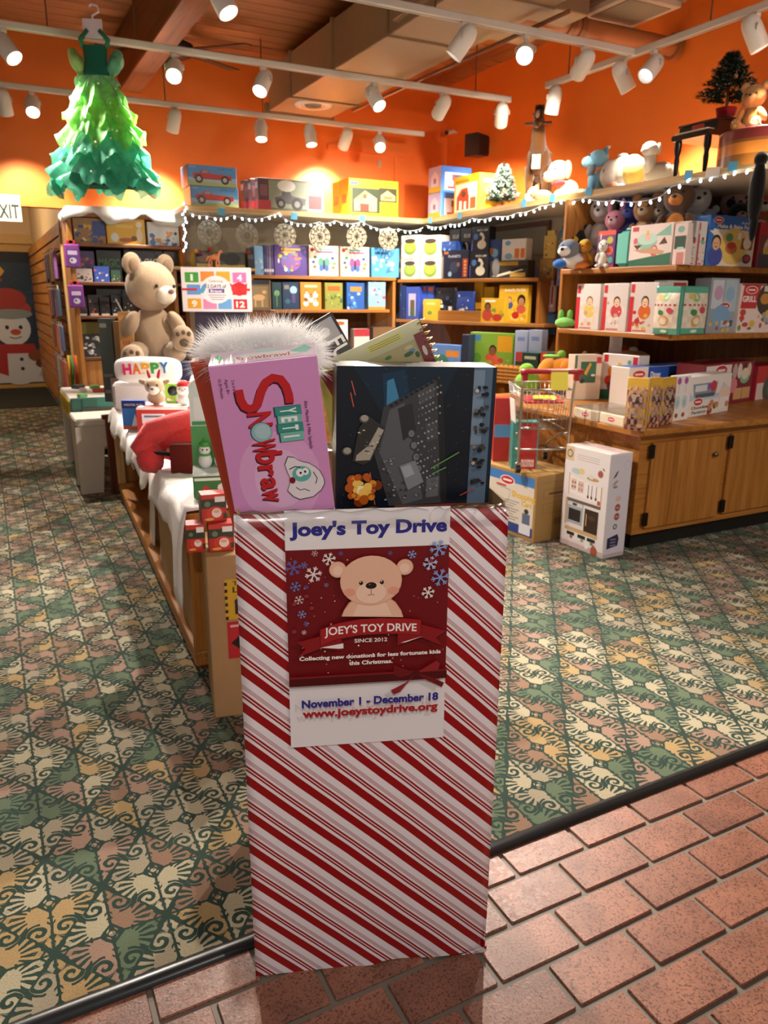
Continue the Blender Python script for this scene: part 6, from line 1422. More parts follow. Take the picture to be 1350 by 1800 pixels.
# model-horse boxes and ornaments to the left, above the white calendar box
LH = ((0, YS+.10), (1, 0)); zh = z_at(470, line_at(390, (0, YS+.1), (1, 0), 1.5))
hs = thing('horse_shelf', 'pale shelf board holding model horse boxes', 'shelf', (line_at(385, (0, YS+.1), (1, 0), zh).x, YS+.1, zh-.025))
MB().bbox((-.36, -.02, 0), (.30, .5, .024), .004).build('board', 'pine_x', hs); MB().bbox((-.36, .02, -zh+.026), (-.33, .5, -.001), .004).build('upright', 'oak_z', hs)
row([
 (342, 374, 440, .14, '#c9a83a', A_seq(A_rect(0, 0, 1, 1, '#3a3324'), A_rect(.1, .0, .9, .2, '#c9a83a'), A_ell(.5, .55, .34, .25, '#7a5a3a'), A_rect(.2, .8, .5, .9, '#b43a34')), 'model_horse_box', 'dark box with brown horse model, left of its pair', 'toy box'),
 (378, 432, 443, .14, '#d9b83a', A_seq(A_rect(0, 0, 1, 1, '#4a4a44'), A_rect(0, 0, 1, .18, '#d6b43a'), A_ell(.55, .55, .30, .2, '#1a1716'), A_ell(.25, .66, .1, .14, '#1a1716'), A_rect(.4, .15, .46, .45, '#1a1716'), A_rect(.68, .15, .74, .45, '#1a1716')), 'model_horse_box', 'yellow-edged box with black horse model', 'toy box'),
 (436, 447, 445, .14, '#2b2a2e', A_rect(0, .6, 1, .9, '#5a5a62'), 'black_slim_kit', 'slim black box between horse box and kits', 'toy box'),
], *LH, zh, 'model horse boxes')
for k, (x, y, c) in enumerate(((345, 442, '#d98a2a'), (352, 446, '#6a2a5a'), (369, 438, '#b4242c'), (436, 443, '#a8242c'))):
    p = onY(x, y, YS+.06); o = MB(c).ell((0, 0, 0), (.018, .018, .018), n=12, h=8).build('bauble', 'gloss', loc=p); tag(o, ('orange bauble hanging at the left end of the back shelf', 'purple bauble hanging beside the orange one', 'red bauble above the copper horse figure', 'red bauble beside the black horse box')[k], 'bauble', 'hanging baubles')
    MB('#8a8a80').cyl((0, 0, .017), (0, 0, ZS-.037-p.z), .0012, n=4).build('hanging_thread', 'plastic', o)
# ================================================================== corner shelving with science boxes
G0 = Vector((3.38, 6.13, 0)); G1 = Vector((3.80, 4.85, 0)); GD = (G1-G0).normalized(); GL = (G1-G0).length; GR = math.atan2(GD.y, GD.x)
gl = (G0, GD); zg = lambda px, py: z_at(py, line_at(px, G0, GD, 1.2))
# heights of the two shelves and of the low counter
ZG1 = (zg(710, 491)+zg(930, 488))/2; ZG2 = (zg(745, 569)+zg(955, 562))/2
gond = thing('corner_shelving', 'oak corner shelving with science sets below the cream shelf', 'shelving', tuple(G0), GR)
e0 = (line_at(700, G0, GD, ZG1)-G0).dot(GD); e1 = (line_at(948, G0, GD, ZG1)-G0).dot(GD); e2 = (line_at(960, G0, GD, ZG2)-G0).dot(GD)
MB().bbox((e0, -.01, ZG1-.028), (e1, .20, ZG1), .004).build('shelf', 'oak_x', gond)
MB().bbox((e0, -.03, ZG2-.028), (e2, .22, ZG2), .004).build('shelf', 'oak_x', gond)
MB().box((e0, .20, .05), (e2, .215, ZG1-.03)).build('back_board', 'dark_z', gond)
for x in (e0, e1-.03): MB().bbox((x, .02, .0), (x+.03, .199, ZG1-.029), .004).build('upright', 'oak_z', gond)
MB().bbox((e0+.03, -.42, CT-.03), (e2-.22, .199, CT), .005).build('low_counter', 'oak_x', gond)
MB().box((e0+.05, -.38, .06), (e2-.24, .0, CT-.031)).build('low_cabinet', 'oak_z', gond)
GG = 'science sets on the corner shelving'
def art_bowl(pr, rg):
    pr.rect(0, 0, 1, 1, '#e6d8c8'); pr.ell(.5, .42, .34, .28, '#7f9a3a', 16); pr.ell(.5, .46, .30, .2, '#a4b84a', 16); pr.ell(.5, .74, .30, .09, '#4a3a30', 14); pr.rect(.25, .72, .75, .80, '#4a3a30'); pr.rect(.2, .9, .7, .94, '#8a7a6a')
for j, (yt, lbz) in enumerate(((450, 'bottom'), (413, 'top'))):
    for i, (x0, x1) in enumerate(((704, 736), (738, 773))):
        c, w_, h_, rz = on_line(*gl, ZG1, x0, x1, 413); c.z += j*h_/2
        pack('terrarium_box', 'white box with green bowl, %s %s of the stacked four' % (lbz, ('left', 'right')[i]), 'kit box', c, rz, w_*.97, h_/2-.002, .13, '#e6d8c8', art_bowl, A_seq(A_rect(0, 0, 1, 1, '#d9cab8'), A_ell(.5, .45, .25, .2, '#5f7a3a')), GG)
def art_planet(pr, rg):
    pr.rect(0, 0, 1, 1, '#23263c'); pr.text('PLANETS', .45, .80, .09, '#d9dce6', fit=.5, bold=.02); pr.ell(.45, .40, .18, .18, '#3a4058', 14); pr.ell(.28, .16, .08, .08, '#9ac0d4', 12); pr.ell(.62, .5, .07, .07, '#8a6a5a', 10); pr.rect(.80, .05, 1, .70, '#b4462e'); pr.rect(.02, .88, .2, .97, '#c9683a')
    for k in range(5): pr.ell(.9, .12+k*.12, .05, .04, '#d9a06a', 8)
def art_moon(pr, rg):
    pr.rect(0, 0, 1, 1, '#1d1d22'); pr.ell(.60, .28, .26, .20, '#e0d6bc', 16); pr.line([(.62, .40), (.70, .56), (.62, .68), (.48, .72)], .14, '#d9ceb2'); pr.ell(.24, .60, .14, .14, '#4a6fa8', 12); pr.text('MOON LAMP', .62, .86, .08, '#c9c4b4', fit=.6); pr.rect(0, .05, .06, .5, '#5a5aa8')
row([(778, 822, 440, .10, '#23263c', art_planet, 'planets_box', 'dark blue box lettered with planets', 'kit box')], *gl, ZG1, GG)
c, w_, h_, rz = on_line(*gl, ZG1, 778, 797, 440); c2 = c.copy(); c2.z = ZG1+h_; pack('small_blue_kit', 'small blue box lying on the dark planets box', 'kit box', c2, rz, w_*1.3, z_at(424, c)-c2.z, .09, '#2f4f9a', A_blobs('#3458a4', ('#d9603a', '#7fb4e0'), 5), None, GG)
for (x0, x1, yt, bk, st, lb) in ((824, 857, 443, 0, 0, 'black moon lamp box at the bottom of the stack'), (826, 857, 398, 0, 1, 'black moon lamp box on top of its twin'), (807, 826, 401, .105, 0, 'tall black moon lamp box behind the planets box'), (788, 806, 403, .105, 0, 'tall black moon lamp box farthest left')):
    c, w_, h_, rz = on_line(*gl, ZG1, x0, x1, yt, bk)
    if st: c.z = ZG1+(z_at(443, c)-ZG1)+.001; h_ = z_at(yt, c)-c.z
    pack('moon_lamp_box', lb, 'kit box', c, rz, w_*.97, h_, .09, '#1d1d22', art_moon, A_rect(0, 0, 1, 1, '#2a2a32'), GG)
row([(859, 928, 458, .10, '#2a2622', A_seq(A_rect(0, 0, 1, 1, '#3a342c'), A_rect(.25, .72, .75, .95, '#b48a2e'), A_poly([(.05,.1),(.8,.55),(.9,.45),(.2,.05)], '#efe6d2'), A_poly([(.5,.45),(.95,.75),(1,.6),(.6,.35)], '#17150f'), A_rect(.55, .05, .95, .3, '#c9a04a'), A_ell(.16, .62, .1, .2, '#8a8a8a')), 'microscope_box', 'low dark box with yellow label and white tube', 'kit box')], *gl, ZG1, GG)
for (x0, x1, yt, body, art, nm, lb) in ((857, 878, 421, '#2b4478', A_seq(A_rect(0, 0, 1, 1, '#2f4a80'), A_ell(.5, .35, .3, .3, '#7fb0d8'), A_rect(0, .3, .4, .6, '#b46a3a')), 'night_blue_box', 'dark blue box standing on the low microscope box'), (879, 922, 420, '#eae4dc', A_seq(A_rect(0, 0, 1, 1, '#eae4dc'), A_rect(.55, .1, .75, .55, '#dd7a2a'), A_rect(.80, .1, .98, .55, '#dd7a2a'), A_ell(.3, .2, .16, .1, '#7fb4d0'), A_ell(.25, .82, .12, .08, '#5f9ac8')), 'white_orange_box', 'white box with orange bars beside the dark blue box')):
    c, w_, h_, rz = on_line(*gl, ZG1, x0, x1, 458, .02); zb = ZG1+h_+.001; pack(nm, lb, 'kit box', (c.x, c.y, zb), rz, w_*.97, z_at(yt, c)-zb, .09, body, art, None, GG)
yel = '#e6b52a'
row([
 (702, 712, 502, .10, '#24376a', A_blobs('#24376a', ('#6a84b4', '#c94a3a'), 5), 'navy_kit_spine', 'navy box edge at the far left of the second corner shelf', 'kit box'),
 (713, 735, 504, .10, '#3a4fa4', A_seq(A_rect(0, 0, 1, 1, '#3c52a8'), A_rect(.2, .1, .8, .8, '#b9b4d4'), A_rect(.35, .1, .7, .6, '#6a5a3a'), A_rect(.35, .1, .7, .3, '#4a6a3a')), 'blue_house_kit', 'blue box with pale house frame', 'kit box'),
 (737, 749, 502, .10, '#3a5fc0', A_seq(A_rect(0, 0, 1, 1, '#3a5fc0'), A_rect(.1, .85, .9, .97, '#d9603a'), A_ell(.5, .5, .3, .2, '#d9a04a')), 'blue_orange_spine', 'bright blue box edge with orange tab, left one', 'kit box', .06),
 (750, 762, 502, .10, '#3a5fc0', A_seq(A_rect(0, 0, 1, 1, '#3a5fc0'), A_rect(.1, .85, .9, .97, '#d9603a'), A_ell(.5, .5, .3, .2, '#7fb4d8')), 'blue_orange_spine', 'bright blue box edge with orange tab, right one', 'kit box', .06),
 (743, 770, 526, .05, yel, A_seq(A_rect(0, 0, 1, 1, '#e8ba30'), A_ell(.45, .35, .16, .1, '#6a9a3a'), A_rect(.2, .75, .8, .85, '#f2dc8a')), 'yellow_seed_kit', 'small yellow box left of the orange tray', 'kit box', -.02),
 (831, 846, 494, .06, yel, A_rect(0, 0, 1, .5, '#dd9a2a'), 'yellow_back_box', 'plain yellow box behind, left one', 'kit box', .13),
 (848, 866, 504, .06, yel, A_rect(0, 0, 1, .5, '#dd9a2a'), 'yellow_back_box', 'plain yellow box behind, right one', 'kit box', .13),
 (844, 887, 524, .05, yel, A_seq(A_kid(yel, '#c94a3a', ('#d9a02a', '#e6c94a', '#7aa04a'), '#3a2418', 2, px=.28, head=.17), A_rect(.15, .84, .6, .93, '#f4f0e4'), A_ell(.7, .2, .2, .12, '#c43a30')), 'yellow_child_kit', 'yellow box with curly haired child', 'kit box', -.02),
 (874, 927, 501, .05, yel, A_seq(A_kid('#ecbe34', '#3a5a9a', ('#d9a02a', '#e6c94a', '#efd87a'), '#4a2a1a', 0, px=.38, head=.09), A_ell(.78, .60, .14, .16, '#2a1a12'), A_ell(.78, .55, .10, .12, SKIN[1]), A_ell(.78, .36, .16, .12, '#d9604a'), A_ell(.6, .2, .12, .10, '#c42a26'), A_rect(.12, .05, .25, .3, '#4a2a1c'), A_text('Butterfly Garden', .55, .88, .08, '#f6f2ea', .7)), 'butterfly_garden_box', 'large yellow box with two children at the shelf end', 'kit box', .04),
], *gl, ZG2, GG)
c, w_, h_, rz = on_line(*gl, ZG2, 770, 844, 546, -.025)
o = thing('orange_tray', 'open orange wooden tray holding star toys', 'tray', tuple(c), rz, GG); W = w_
for lo, hi in (((-W/2, 0, 0), (W/2, .008, h_)), ((-W/2, .10, 0), (W/2, .108, h_*1.2)), ((-W/2, .0081, 0), (-W/2+.008, .0999, h_)), ((W/2-.008, .0081, 0), (W/2, .0999, h_)), ((-W/2+.0085, .0085, 0), (W/2-.0085, .0995, .006))): MB().bbox(lo, hi, .002).build('tray_side', 'oak_x', o)
for x0, x1, yt, cols, lb in ((765, 800, 505, ('#1d1d24', '#efe9dc', '#3a4a6a'), 'dark bag of glowing moon shapes in the orange tray'), (801, 832, 512, ('#2f4a9a', '#efe6d0', '#8fa4dc'), 'blue bag of glowing stars in the orange tray')):
    pouch(x0, x1, yt, ((c.x+GD.y*-.0, c.y), (GD.x, GD.y)), ZG2+.008, lb, A_blobs(cols[0], cols, 18, lo=.05, hi=.9), GG, .05, 'pouch', 'star_pouch', cols[0])
LC = (G0+Vector((-GD.y, GD.x, 0))*-.30, GD)
row([
 (757, 809, 606, .08, '#5a86c4', A_seq(A_rect(0, 0, 1, 1, '#5f8ac8'), A_rect(.5, .62, .95, .82, '#dd8a2a'), A_ell(.3, .45, .3, .2, '#3a7a6a'), A_ell(.3, .1, .4, .12, '#4aa8a0'), A_ell(.75, .3, .14, .1, '#b4503a')), 'dinosaur_box', 'blue box with green dinosaur picture', 'toy box'),
 (810, 822, 588, .08, '#2a3448', A_rect(0, 0, 1, 1, '#2a3448'), 'navy_box_edge', 'navy box edge left of the green picnic box', 'toy box'),
 (823, 899, 585, .08, '#7fae3a', A_seq(A_kid('#84b040', '#e0604a', ('#5a9a3a', '#d9b83a', '#a8c85a', '#c94a3a'), '#2a1810', 2, px=.55, head=.11), A_rect(.66, .60, 1, .95, '#e0a82a'), A_rect(.02, .82, .26, .95, '#4a86b8'), A_ell(.74, .2, .10, .1, '#3a58b0')), 'garden_toy_box', 'green garden toy box with a smiling child in red', 'toy box', .10),
 (901, 923, 581, .08, '#a9bde4', A_seq(A_rect(0, 0, 1, 1, '#b4c4e6'), A_ell(.5, .42, .28, .18, '#e0cc5a'), A_rect(.2, .8, .8, .88, '#7f9ad4')), 'pale_blue_box', 'pale blue box, left one of the pair', 'toy box', .10),
 (925, 948, 580, .08, '#a9bde4', A_seq(A_rect(0, 0, 1, 1, '#b4c4e6'), A_ell(.5, .42, .28, .18, '#e0cc5a'), A_rect(.2, .8, .8, .88, '#7f9ad4')), 'pale_blue_box', 'pale blue box, right one of the pair', 'toy box', .10),
 (903, 944, 620, .08, '#1f4634', A_seq(A_rect(0, 0, 1, 1, '#22493a'), A_rect(0, .7, .3, 1, '#c94a44'), A_ell(.55, .3, .3, .25, '#0f2a20'), A_ell(.5, .12, .2, .08, '#d9a86a'), A_rect(.4, .8, .9, .9, '#c9d4c4')), 'green_tool_box', 'dark green boxed set left of its twin', 'toy box'),
 (946, 986, 619, .08, '#1f4634', A_seq(A_rect(0, 0, 1, 1, '#22493a'), A_rect(0, .7, .3, 1, '#c94a44'), A_ell(.55, .3, .3, .25, '#0f2a20'), A_ell(.6, .12, .24, .08, '#d9a86a'), A_rect(.4, .8, .9, .9, '#c9d4c4')), 'green_tool_box', 'dark green boxed set right of its twin', 'toy box'),
], *LC, CT, 'toys on the low corner counter')
c, w_, h_, rz = on_line(*LC, CT, 868, 918, 640, -.10)
o = thing('wicker_basket', 'small orange wicker basket on the low corner counter', 'basket', tuple(c), rz)
mb = MB('#c9893e')
for k in range(5):
    z = .008+k*(h_-.01)/5; 
    for a, b in (((-w_/2, 0), (w_/2, 0)), ((-w_/2, .09), (w_/2, .09)), ((-w_/2, 0), (-w_/2, .09)), ((w_/2, 0), (w_/2, .09))): mb.cyl((*a, z), (*b, z), h_/11, n=6)
mb.build('weave', 'cloth', o)
for k in range(7): MB('#b4752e').cyl((-w_/2+w_*k/6, -.004, 0), (-w_/2+w_*k/6, -.004, h_), .004, n=6).build('stake', 'cloth', o)
# hanging goods on the pegboard between the shelves
PX = XW-.10; GH = 'packs hanging between the shelves'
def hang(px, py, w_, h_, body, art, lb, X=None, name='hanging_pack', Y=None, rz=None, cat='hanging pack', group=GH):
    p = onX(px, py, X) if X else onY(px, py, Y)
    o = thing(name, lb, cat, tuple(p), rz if rz is not None else (R(-70) if X else 0), group)
    MB(body).bbox((-w_/2, 0, -h_/2), (w_/2, .025, h_/2), .006).build('pack_body', 'gloss', o)
    MB(body).bbox((-w_*.3, .01, h_/2+.0005), (w_*.3, .014, h_/2+.035), .002).build('hang_tab', 'print', o)
    pr = PR(w_*.92, h_*.92); art(pr, random.Random(lb)); pr.put('front_print', o, (0, 0, -h_*.46))
    MB('#8a8a88').tube([(0, .012, h_/2+.025), (0, .06, h_/2+.035), (0, .10, h_/2+.035)], .003, 5).build('peg_hook', 'metal', o)
    return o
hang(966, 434, .11, .17, '#d9b85a', A_blobs('#dcbc62', ('#c94a3a', '#7a8a3a', '#efe0b0'), 10), 'yellow satchel-like pack hanging right of the corner shelving', X=3.95)
hang(990, 426, .08, .17, '#2f6f8a', A_blobs('#32748e', ('#d9a23a', '#4a9a6a', '#c94a4a'), 10), 'teal pack hanging beside the right shelf tower', X=3.92)
hang(960, 478, .13, .20, '#a8824a', A_blobs('#b08a50', ('#5a7a3a', '#d9c08a', '#7a4a2a', '#c9a04a'), 22), 'clear bag of small animals hanging below the yellow pack', X=3.95)
hang(985, 478, .06, .20, '#6a6fae', A_blobs('#7075b4', ('#c9483a', '#e0a83a', '#3a4a8a'), 14), 'narrow purple pack of coloured figures beside the clear bag', X=3.92)
hang(962, 525, .14, .20, '#b9a0a0', A_seq(A_rect(0, 0, 1, 1, '#c4b0b0'), *[A_rect(.12+k*.22, .3, .22+k*.22, 1, '#8a2a34') for k in range(4)], *[A_ell(.17+k*.22, .2, .09, .09, '#efe6de') for k in range(4)]), 'red and white striped bag of socks hanging', X=3.95)
hang(930, 516, .14, .13, '#6fa0b4', A_blobs('#74a6ba', ('#e0b83a', '#4a8a5a', '#d9e4e6'), 14), 'light blue pack at the right end of the corner shelving', X=3.98)
hang(962, 570, .13, .16, '#3f78b0', A_blobs('#4580b8', ('#9fd0e0', '#2a5a94', '#d9c4b0'), 12), 'blue pack hanging below the striped bag', X=3.95)
hang(987, 545, .07, .26, '#34609a', A_blobs('#3a689f', ('#9fc4e0', '#1f3f74', '#d9e6f0'), 14), 'tall blue pack touching the right shelf tower', X=3.90)
c = onX(935, 482, 3.99); tag(MB('#bca8cc').bbox((-.10, 0, -.05), (.10, .09, .05), .006).build('lilac_box', 'gloss', loc=c, rot=(0, 0, R(-70))), 'lilac box on the pegboard right of the corner shelving', 'toy box')
ledge = thing('pegboard_ledge', 'small oak ledges between corner shelving and right tower', 'ledge', (3.84, 4.40, 0)); 
for z in (1.02, .80, 1.30): MB().bbox((-.03, -.17, z-.02), (.27, .17, z), .003).build('ledge_board', 'oak_y', ledge)
MB().box((.2705, -.20, .3), (.278, .32, 1.75)).build('pegboard', 'greige', ledge)
# brown frame on the right wall below the cream shelf
a = onX(748, 418, XW-.03); b = onX(965, 398, XW-.03)
fr = thing('wall_frame', 'brown wooden frame on the right wall below the cream shelf', 'frame', (XW-.03, (a.y+b.y)/2, a.z)); L = a.y-b.y
MB().bbox((0, -L/2, -.02), (.025, L/2, .02), .003).build('top_rail', 'dark_y', fr); MB().bbox((0, -L/2, -.45), (.025, -L/2+.035, -.021), .003).build('side_rail', 'dark_z', fr)
# plush pumpkin and friends at the foot of the shelf tower
GV = 'soft toys under the right shelf tower'
p = line_at(1003, (3.40, 0), (0, 1), CT); lump('pumpkin_plush', 'big round orange pumpkin plush with green stalk', (p.x, p.y+.12, CT), R(-60), GV, ('body', '#e08a1e', (0, 0, .12), (.14, .13, .12)), ('lobe', '#e6942a', (-.06, -.06, .12), (.08, .08, .115)), ('lobe', '#d9801a', (.07, -.05, .12), (.08, .08, .112)), ('stalk', '#7ab83a', (0, 0, .255), (.03, .03, .03)), ('leaf', '#8fc84a', (-.06, -.03, .245), (.06, .04, .012)))
p = line_at(982, (3.26, 0), (0, 1), CT); lump('lime_plush', 'lime green round plush left of the pumpkin', (p.x-.06, p.y+.26, CT), R(-60), GV, ('body', '#8ac83a', (0, 0, .07), (.085, .08, .075)), ('head', '#96d046', (0, -.02, .155), (.05, .05, .045)))
p = line_at(1026, (3.45, 0), (0, 1), CT); lump('red_brown_plush', 'red and tan plush leaning behind the sign card', (p.x+.05, p.y+.02, CT), R(-60), GV, ('body', '#c9503a', (0, 0, .10), (.07, .06, .10)), ('head', '#b07a4a', (0, -.01, .22), (.055, .05, .05)), ('ear', '#8a5a34', (.04, 0, .265), (.02, .015, .02)), ('ear', '#8a5a34', (-.04, 0, .265), (.02, .015, .02)), ('eye', '#17110e', (-.02, -.058, .23), (.007, .005, .007)), ('eye', '#17110e', (.02, -.058, .23), (.007, .005, .007)))
p = onZ(1095, 700, CT); 
lump('taco_plush', 'tan folded plush with red trim lying behind the fruit box', (p.x+.24, p.y+.22, CT), R(-40), GV, ('support', '#c9a878', (0, .02, .10), (.12, .08, .10)), ('body', '#cfae74', (0, 0, .24), (.13, .06, .05)), ('trim', '#c43a30', (-.05, 0, .29), (.06, .03, .02)), ('puff', '#efe9df', (.02, -.01, .29), (.03, .025, .02)))
p = line_at(1003, (3.46, 0), (0, 1), Z1); lump('green_caterpillar_plush', 'pale green plush frog lying at the left end of middle shelf', (p.x, p.y+.06, Z1), R(-60), GV, ('body', '#8ad06a', (0, 0, .035), (.07, .05, .035)), ('ear', '#7ac45a', (-.03, 0, .085), (.02, .015, .035)), ('ear', '#7ac45a', (.03, 0, .085), (.02, .015, .035)))
# ================================================================== boxes and cart on the carpet at right
def art_kitchen(pr, rg):
    pr.rect(0, 0, 1, 1, '#e6e0e2'); pr.rect(0, 0, 1, .05, '#cdb4b4'); pr.rect(0, .86, .20, 1, '#d9c4a4'); pr.ell(.10, .93, .07, .07, '#6a5a48', 14); pr.ell(.10, .93, .05, .05, '#d9c4a4', 12)
    for k in range(3): pr.rect(.27, .93-k*.022, .78, .936-k*.022, '#bdb4b6')
    pr.poly([(.14,.55),(.86,.50),(.86,.66),(.14,.72)], '#efe9ea'); pr.rect(.12, .52, .14, .74, '#c9a678'); pr.rect(.86, .46, .885, .68, '#c9a678')
    pr.ell(.28, .77, .12, .05, '#b9cdd6', 12); pr.ell(.40, .78, .07, .05, '#e0cf8a', 10); pr.ell(.66, .73, .14, .03, '#c09a6a', 12); pr.ell(.62, .75, .06, .04, '#dcdcd4', 10); pr.ell(.82, .80, .06, .06, '#a85a4a', 12); pr.line([(.86,.86),(.90,.84)], .02, '#4a4a44')
    pr.rect(.18, .58, .30, .69, '#e0c4bc'); pr.rect(.34, .57, .47, .68, '#d9bdb4')
    for k in range(4): pr.ell(.21+(k % 2)*.06, .61+(k//2)*.045, .02, .02, '#7a5a50', 8); pr.ell(.37+(k % 2)*.06, .60+(k//2)*.045, .02, .02, '#b48a80', 8)
    for x in (.58, .66, .76): pr.line([(x, .67), (x, .56)], .012, '#4a4442'); pr.ell(x, .55, .022, .03, '#6a3a30', 8)
    pr.rect(.80, .50, .86, .54, '#b4604a'); pr.rect(.10, .46, .88, .49, '#6a5c58'); pr.rect(.08, .22, .12, .48, '#cdaa7c')
    pr.rect(.12, .24, .50, .46, '#a9b0b8'); pr.rect(.17, .27, .45, .39, '#2a2426'); pr.rect(.14, .42, .48, .455, '#d9d6d6'); pr.rect(.25, .425, .35, .45, '#3a3c40')
    pr.rect(.54, .20, .85, .43, '#34241f'); pr.rect(.575, .26, .595, .38, '#d0a868'); pr.ell(.70, .35, .09, .04, '#4a3830', 10)
    pr.rect(.10, .16, .86, .20, '#cdaa7c'); pr.rect(.10, .07, .80, .16, '#e9e6e4')
    for x in (.16, .42, .64): pr.rect(x, .115, x+.18, .15, '#26282a'); pr.ell(x+.11, .10, .04, .03, ('#b4605a', '#8f9aa0', '#7a7a78')[int(x*4) % 3], 10)
    pr.ell(.64, .06, .05, .05, '#efecec', 10); pr.poly([(.74,0),(.74,.06),(.80,.10),(.88,.06),(.88,0)], '#a85a40')
def art_kside(pr, rg):
    pr.rect(0, 0, 1, 1, '#d3cdd8'); pr.rect(0, 0, 1, .03, '#c4acb0'); pr.ell(.80, .90, .16, .16, '#bfb8c4', 16); pr.ell(.80, .90, .14, .14, '#d3cdd8', 16)
    pr.poly([(.15,.78),(.30,.84),(.42,.86),(.30,.80)], '#4a3a44'); pr.poly([(.15,.72),(.30,.76),(.44,.76),(.28,.72)], '#b48a7a'); pr.ell(.30, .70, .12, .05, '#8a8a90', 10)
    pr.ell(.50, .58, .14, .10, '#d4b4ae', 14)
    for y in (.49, .40): pr.ell(.50, y, .13, .13, '#94483c', 16); pr.rect(.42, y-.01, .58, y+.01, '#c98a7c')
    pr.ell(.46, .30, .10, .10, '#5a5560', 14); pr.ell(.46, .30, .05, .05, '#d3cdd8', 12); pr.poly([(.14,.08),(.14,.19),(.62,.22),(.70,.17),(.66,.10)], '#2f2a48')
    for k in range(3): pr.rect(.30, .105+k*.03, .56, .117+k*.03, '#8a86a4')
KL, KM, KR_ = onZ(983, 953), onZ(1058, 983), onZ(1103, 978)
dk = KL-KM; wk = dk.length; kz = math.atan2(-dk.y, -dk.x); kd = (KR_-KM).length; hk = .542
pack('toy_kitchen_box', 'tall white box picturing a wooden toy kitchen on the carpet', 'toy box', (KM+KL)/2, kz, wk, hk, kd, '#e2dadb', art_kitchen, None, None, 'card', A_seq(A_rect(0, 0, 1, 1, '#dcc4c0'), A_rect(.48, 0, .52, 1, '#cfb4b0')), rside=art_kside)
def art_shop(pr, rg):
    pr.rect(0, 0, 1, 1, '#d8cfc4'); pr.rect(0, .84, 1, 1, '#3f7ec4'); oval(pr, .42, .86, .18); pr.text('Shopping', .78, .66, .10, '#d9b02a', fit=.5, bold=.04); pr.text('Cart', .86, .54, .08, '#d9b02a', fit=.22, bold=.04)
    pr.line([(.2,.74),(.5,.70),(.45,.5),(.25,.55)], .02, '#a8a4a0'); pr.rect(.18, .74, .40, .77, '#b4303a'); pr.ell(.86, .42, .05, .04, '#3a2a22', 8); pr.rect(.78, .20, .94, .38, '#5a6a8a')
    for k in range(8): pr.rect(.40, .52-k*.045, .70-.06*(k % 3), .535-k*.045, '#8a8480')
    pr.rect(0, 0, 1, .16, '#2c3f8a'); pr.rect(.72, .02, .96, .20, '#d9dce6')
def art_plain(pr, rg):
    pr.rect(0, 0, 1, 1, '#a07c48'); pr.rect(.15, .66, .85, .80, '#8f6d3c'); pr.rect(.17, .67, .83, .79, '#a07c48'); pr.rect(.15, .42, .85, .58, '#8f6d3c'); pr.rect(.17, .43, .83, .57, '#a07c48'); pr.rect(.3, .71, .7, .74, '#5a4426')
    for k in range(10): pr.rect(.5+k*.035, .22, .5+k*.035+(.012 if k % 3 else .022), .33, '#3a2c1c')
    pr.rect(.1, .90, .9, .905, '#7d5f34')
S0, S1, S2 = onZ(872, 930), onZ(938, 955), onZ(990, 935)
dv = (S1-S0).normalized(); sz = math.atan2(dv.y, dv.x); wv_ = .46; cpt = S1-dv*wv_/2
sb = pack('shopping_cart_carton', 'brown carton with blue-topped shopping cart label under the toy cart', 'carton', cpt, sz, wv_, .37, .295, '#a9844e', A_seq(A_rect(0, 0, 1, 1, '#a9844e'), ), None, None, 'kraft', rside=art_plain)
pr = PR(wv_*.80, .33); art_shop(pr, random.Random(3)); pr.put('label_print', sb, (wv_*.06, -.0006, .022))
# toy shopping cart on the carton
H0 = onZ(938, 664, .90); H1 = onZ(1030, 656, .90)
cart = thing('toy_shopping_cart', 'small metal toy shopping cart with red handle standing on the carton', 'shopping cart', (2.63, 3.26, .371), R(-24))
ch = '#c4c0b8'; bw_, bt = .13, .115                                     # half widths at the back and at the front
mb = MB(ch)
def P4(y, z, w): return [(-w, y, z), (w, y, z)]
# frame: rear legs, sloping side rails, lower rectangle
for s in (-1, 1):
    mb.tube([(s*.13, -.16, .50), (s*.13, -.13, .44), (s*.13, -.10, .20), (s*.13, -.12, .05)], .007, 8)
    mb.tube([(s*.13, -.10, .20), (s*.12, .06, .17), (s*.105, .20, .10), (s*.10, .22, .05)], .007, 8)
    mb.tube([(s*.13, -.11, .12), (s*.12, .05, .10), (s*.105, .21, .08)], .006, 8)
mb.tube([(-.105, .21, .08), (.105, .21, .08)], .006, 8); mb.tube([(-.13, -.11, .12), (.13, -.11, .12)], .006, 8); mb.build('frame', 'metal', cart)
mb = MB(ch); zb, zt2 = .22, .42
cor = {(-1, 0): (-.12, -.10), (1, 0): (.12, -.10), (-1, 1): (-.10, .24), (1, 1): (.10, .24)}
def ringpts(z, k): return [(-.12*k, -.10-.02*(k-1)*5, z), (.12*k, -.10-.02*(k-1)*5, z), (.105*k, .22+.05*(z-zb)/.2, z), (-.105*k, .22+.05*(z-zb)/.2, z)]
for z, k, r in ((zb, .92, .003), (zb+.05, .96, .0018), (zb+.10, 1.0, .0018), (zb+.15, 1.04, .0018), (zt2, 1.08, .004)): mb.tube(ringpts(z, k), r, 6, closed=True)
lo_, hi_ = ringpts(zb, .92), ringpts(zt2, 1.08)
for a in range(4):
    for i in range(9):
        t = i/9; p0 = Vector(lo_[a]).lerp(Vector(lo_[(a+1) % 4]), t); p1 = Vector(hi_[a]).lerp(Vector(hi_[(a+1) % 4]), t); mb.tube([p0, p1], .0016, 5)
for i in range(1, 10): t = i/10; mb.tube([Vector(lo_[0]).lerp(Vector(lo_[3]), t), Vector(lo_[1]).lerp(Vector(lo_[2]), t)], .0016, 5)
mb.build('basket_wires', 'metal', cart)
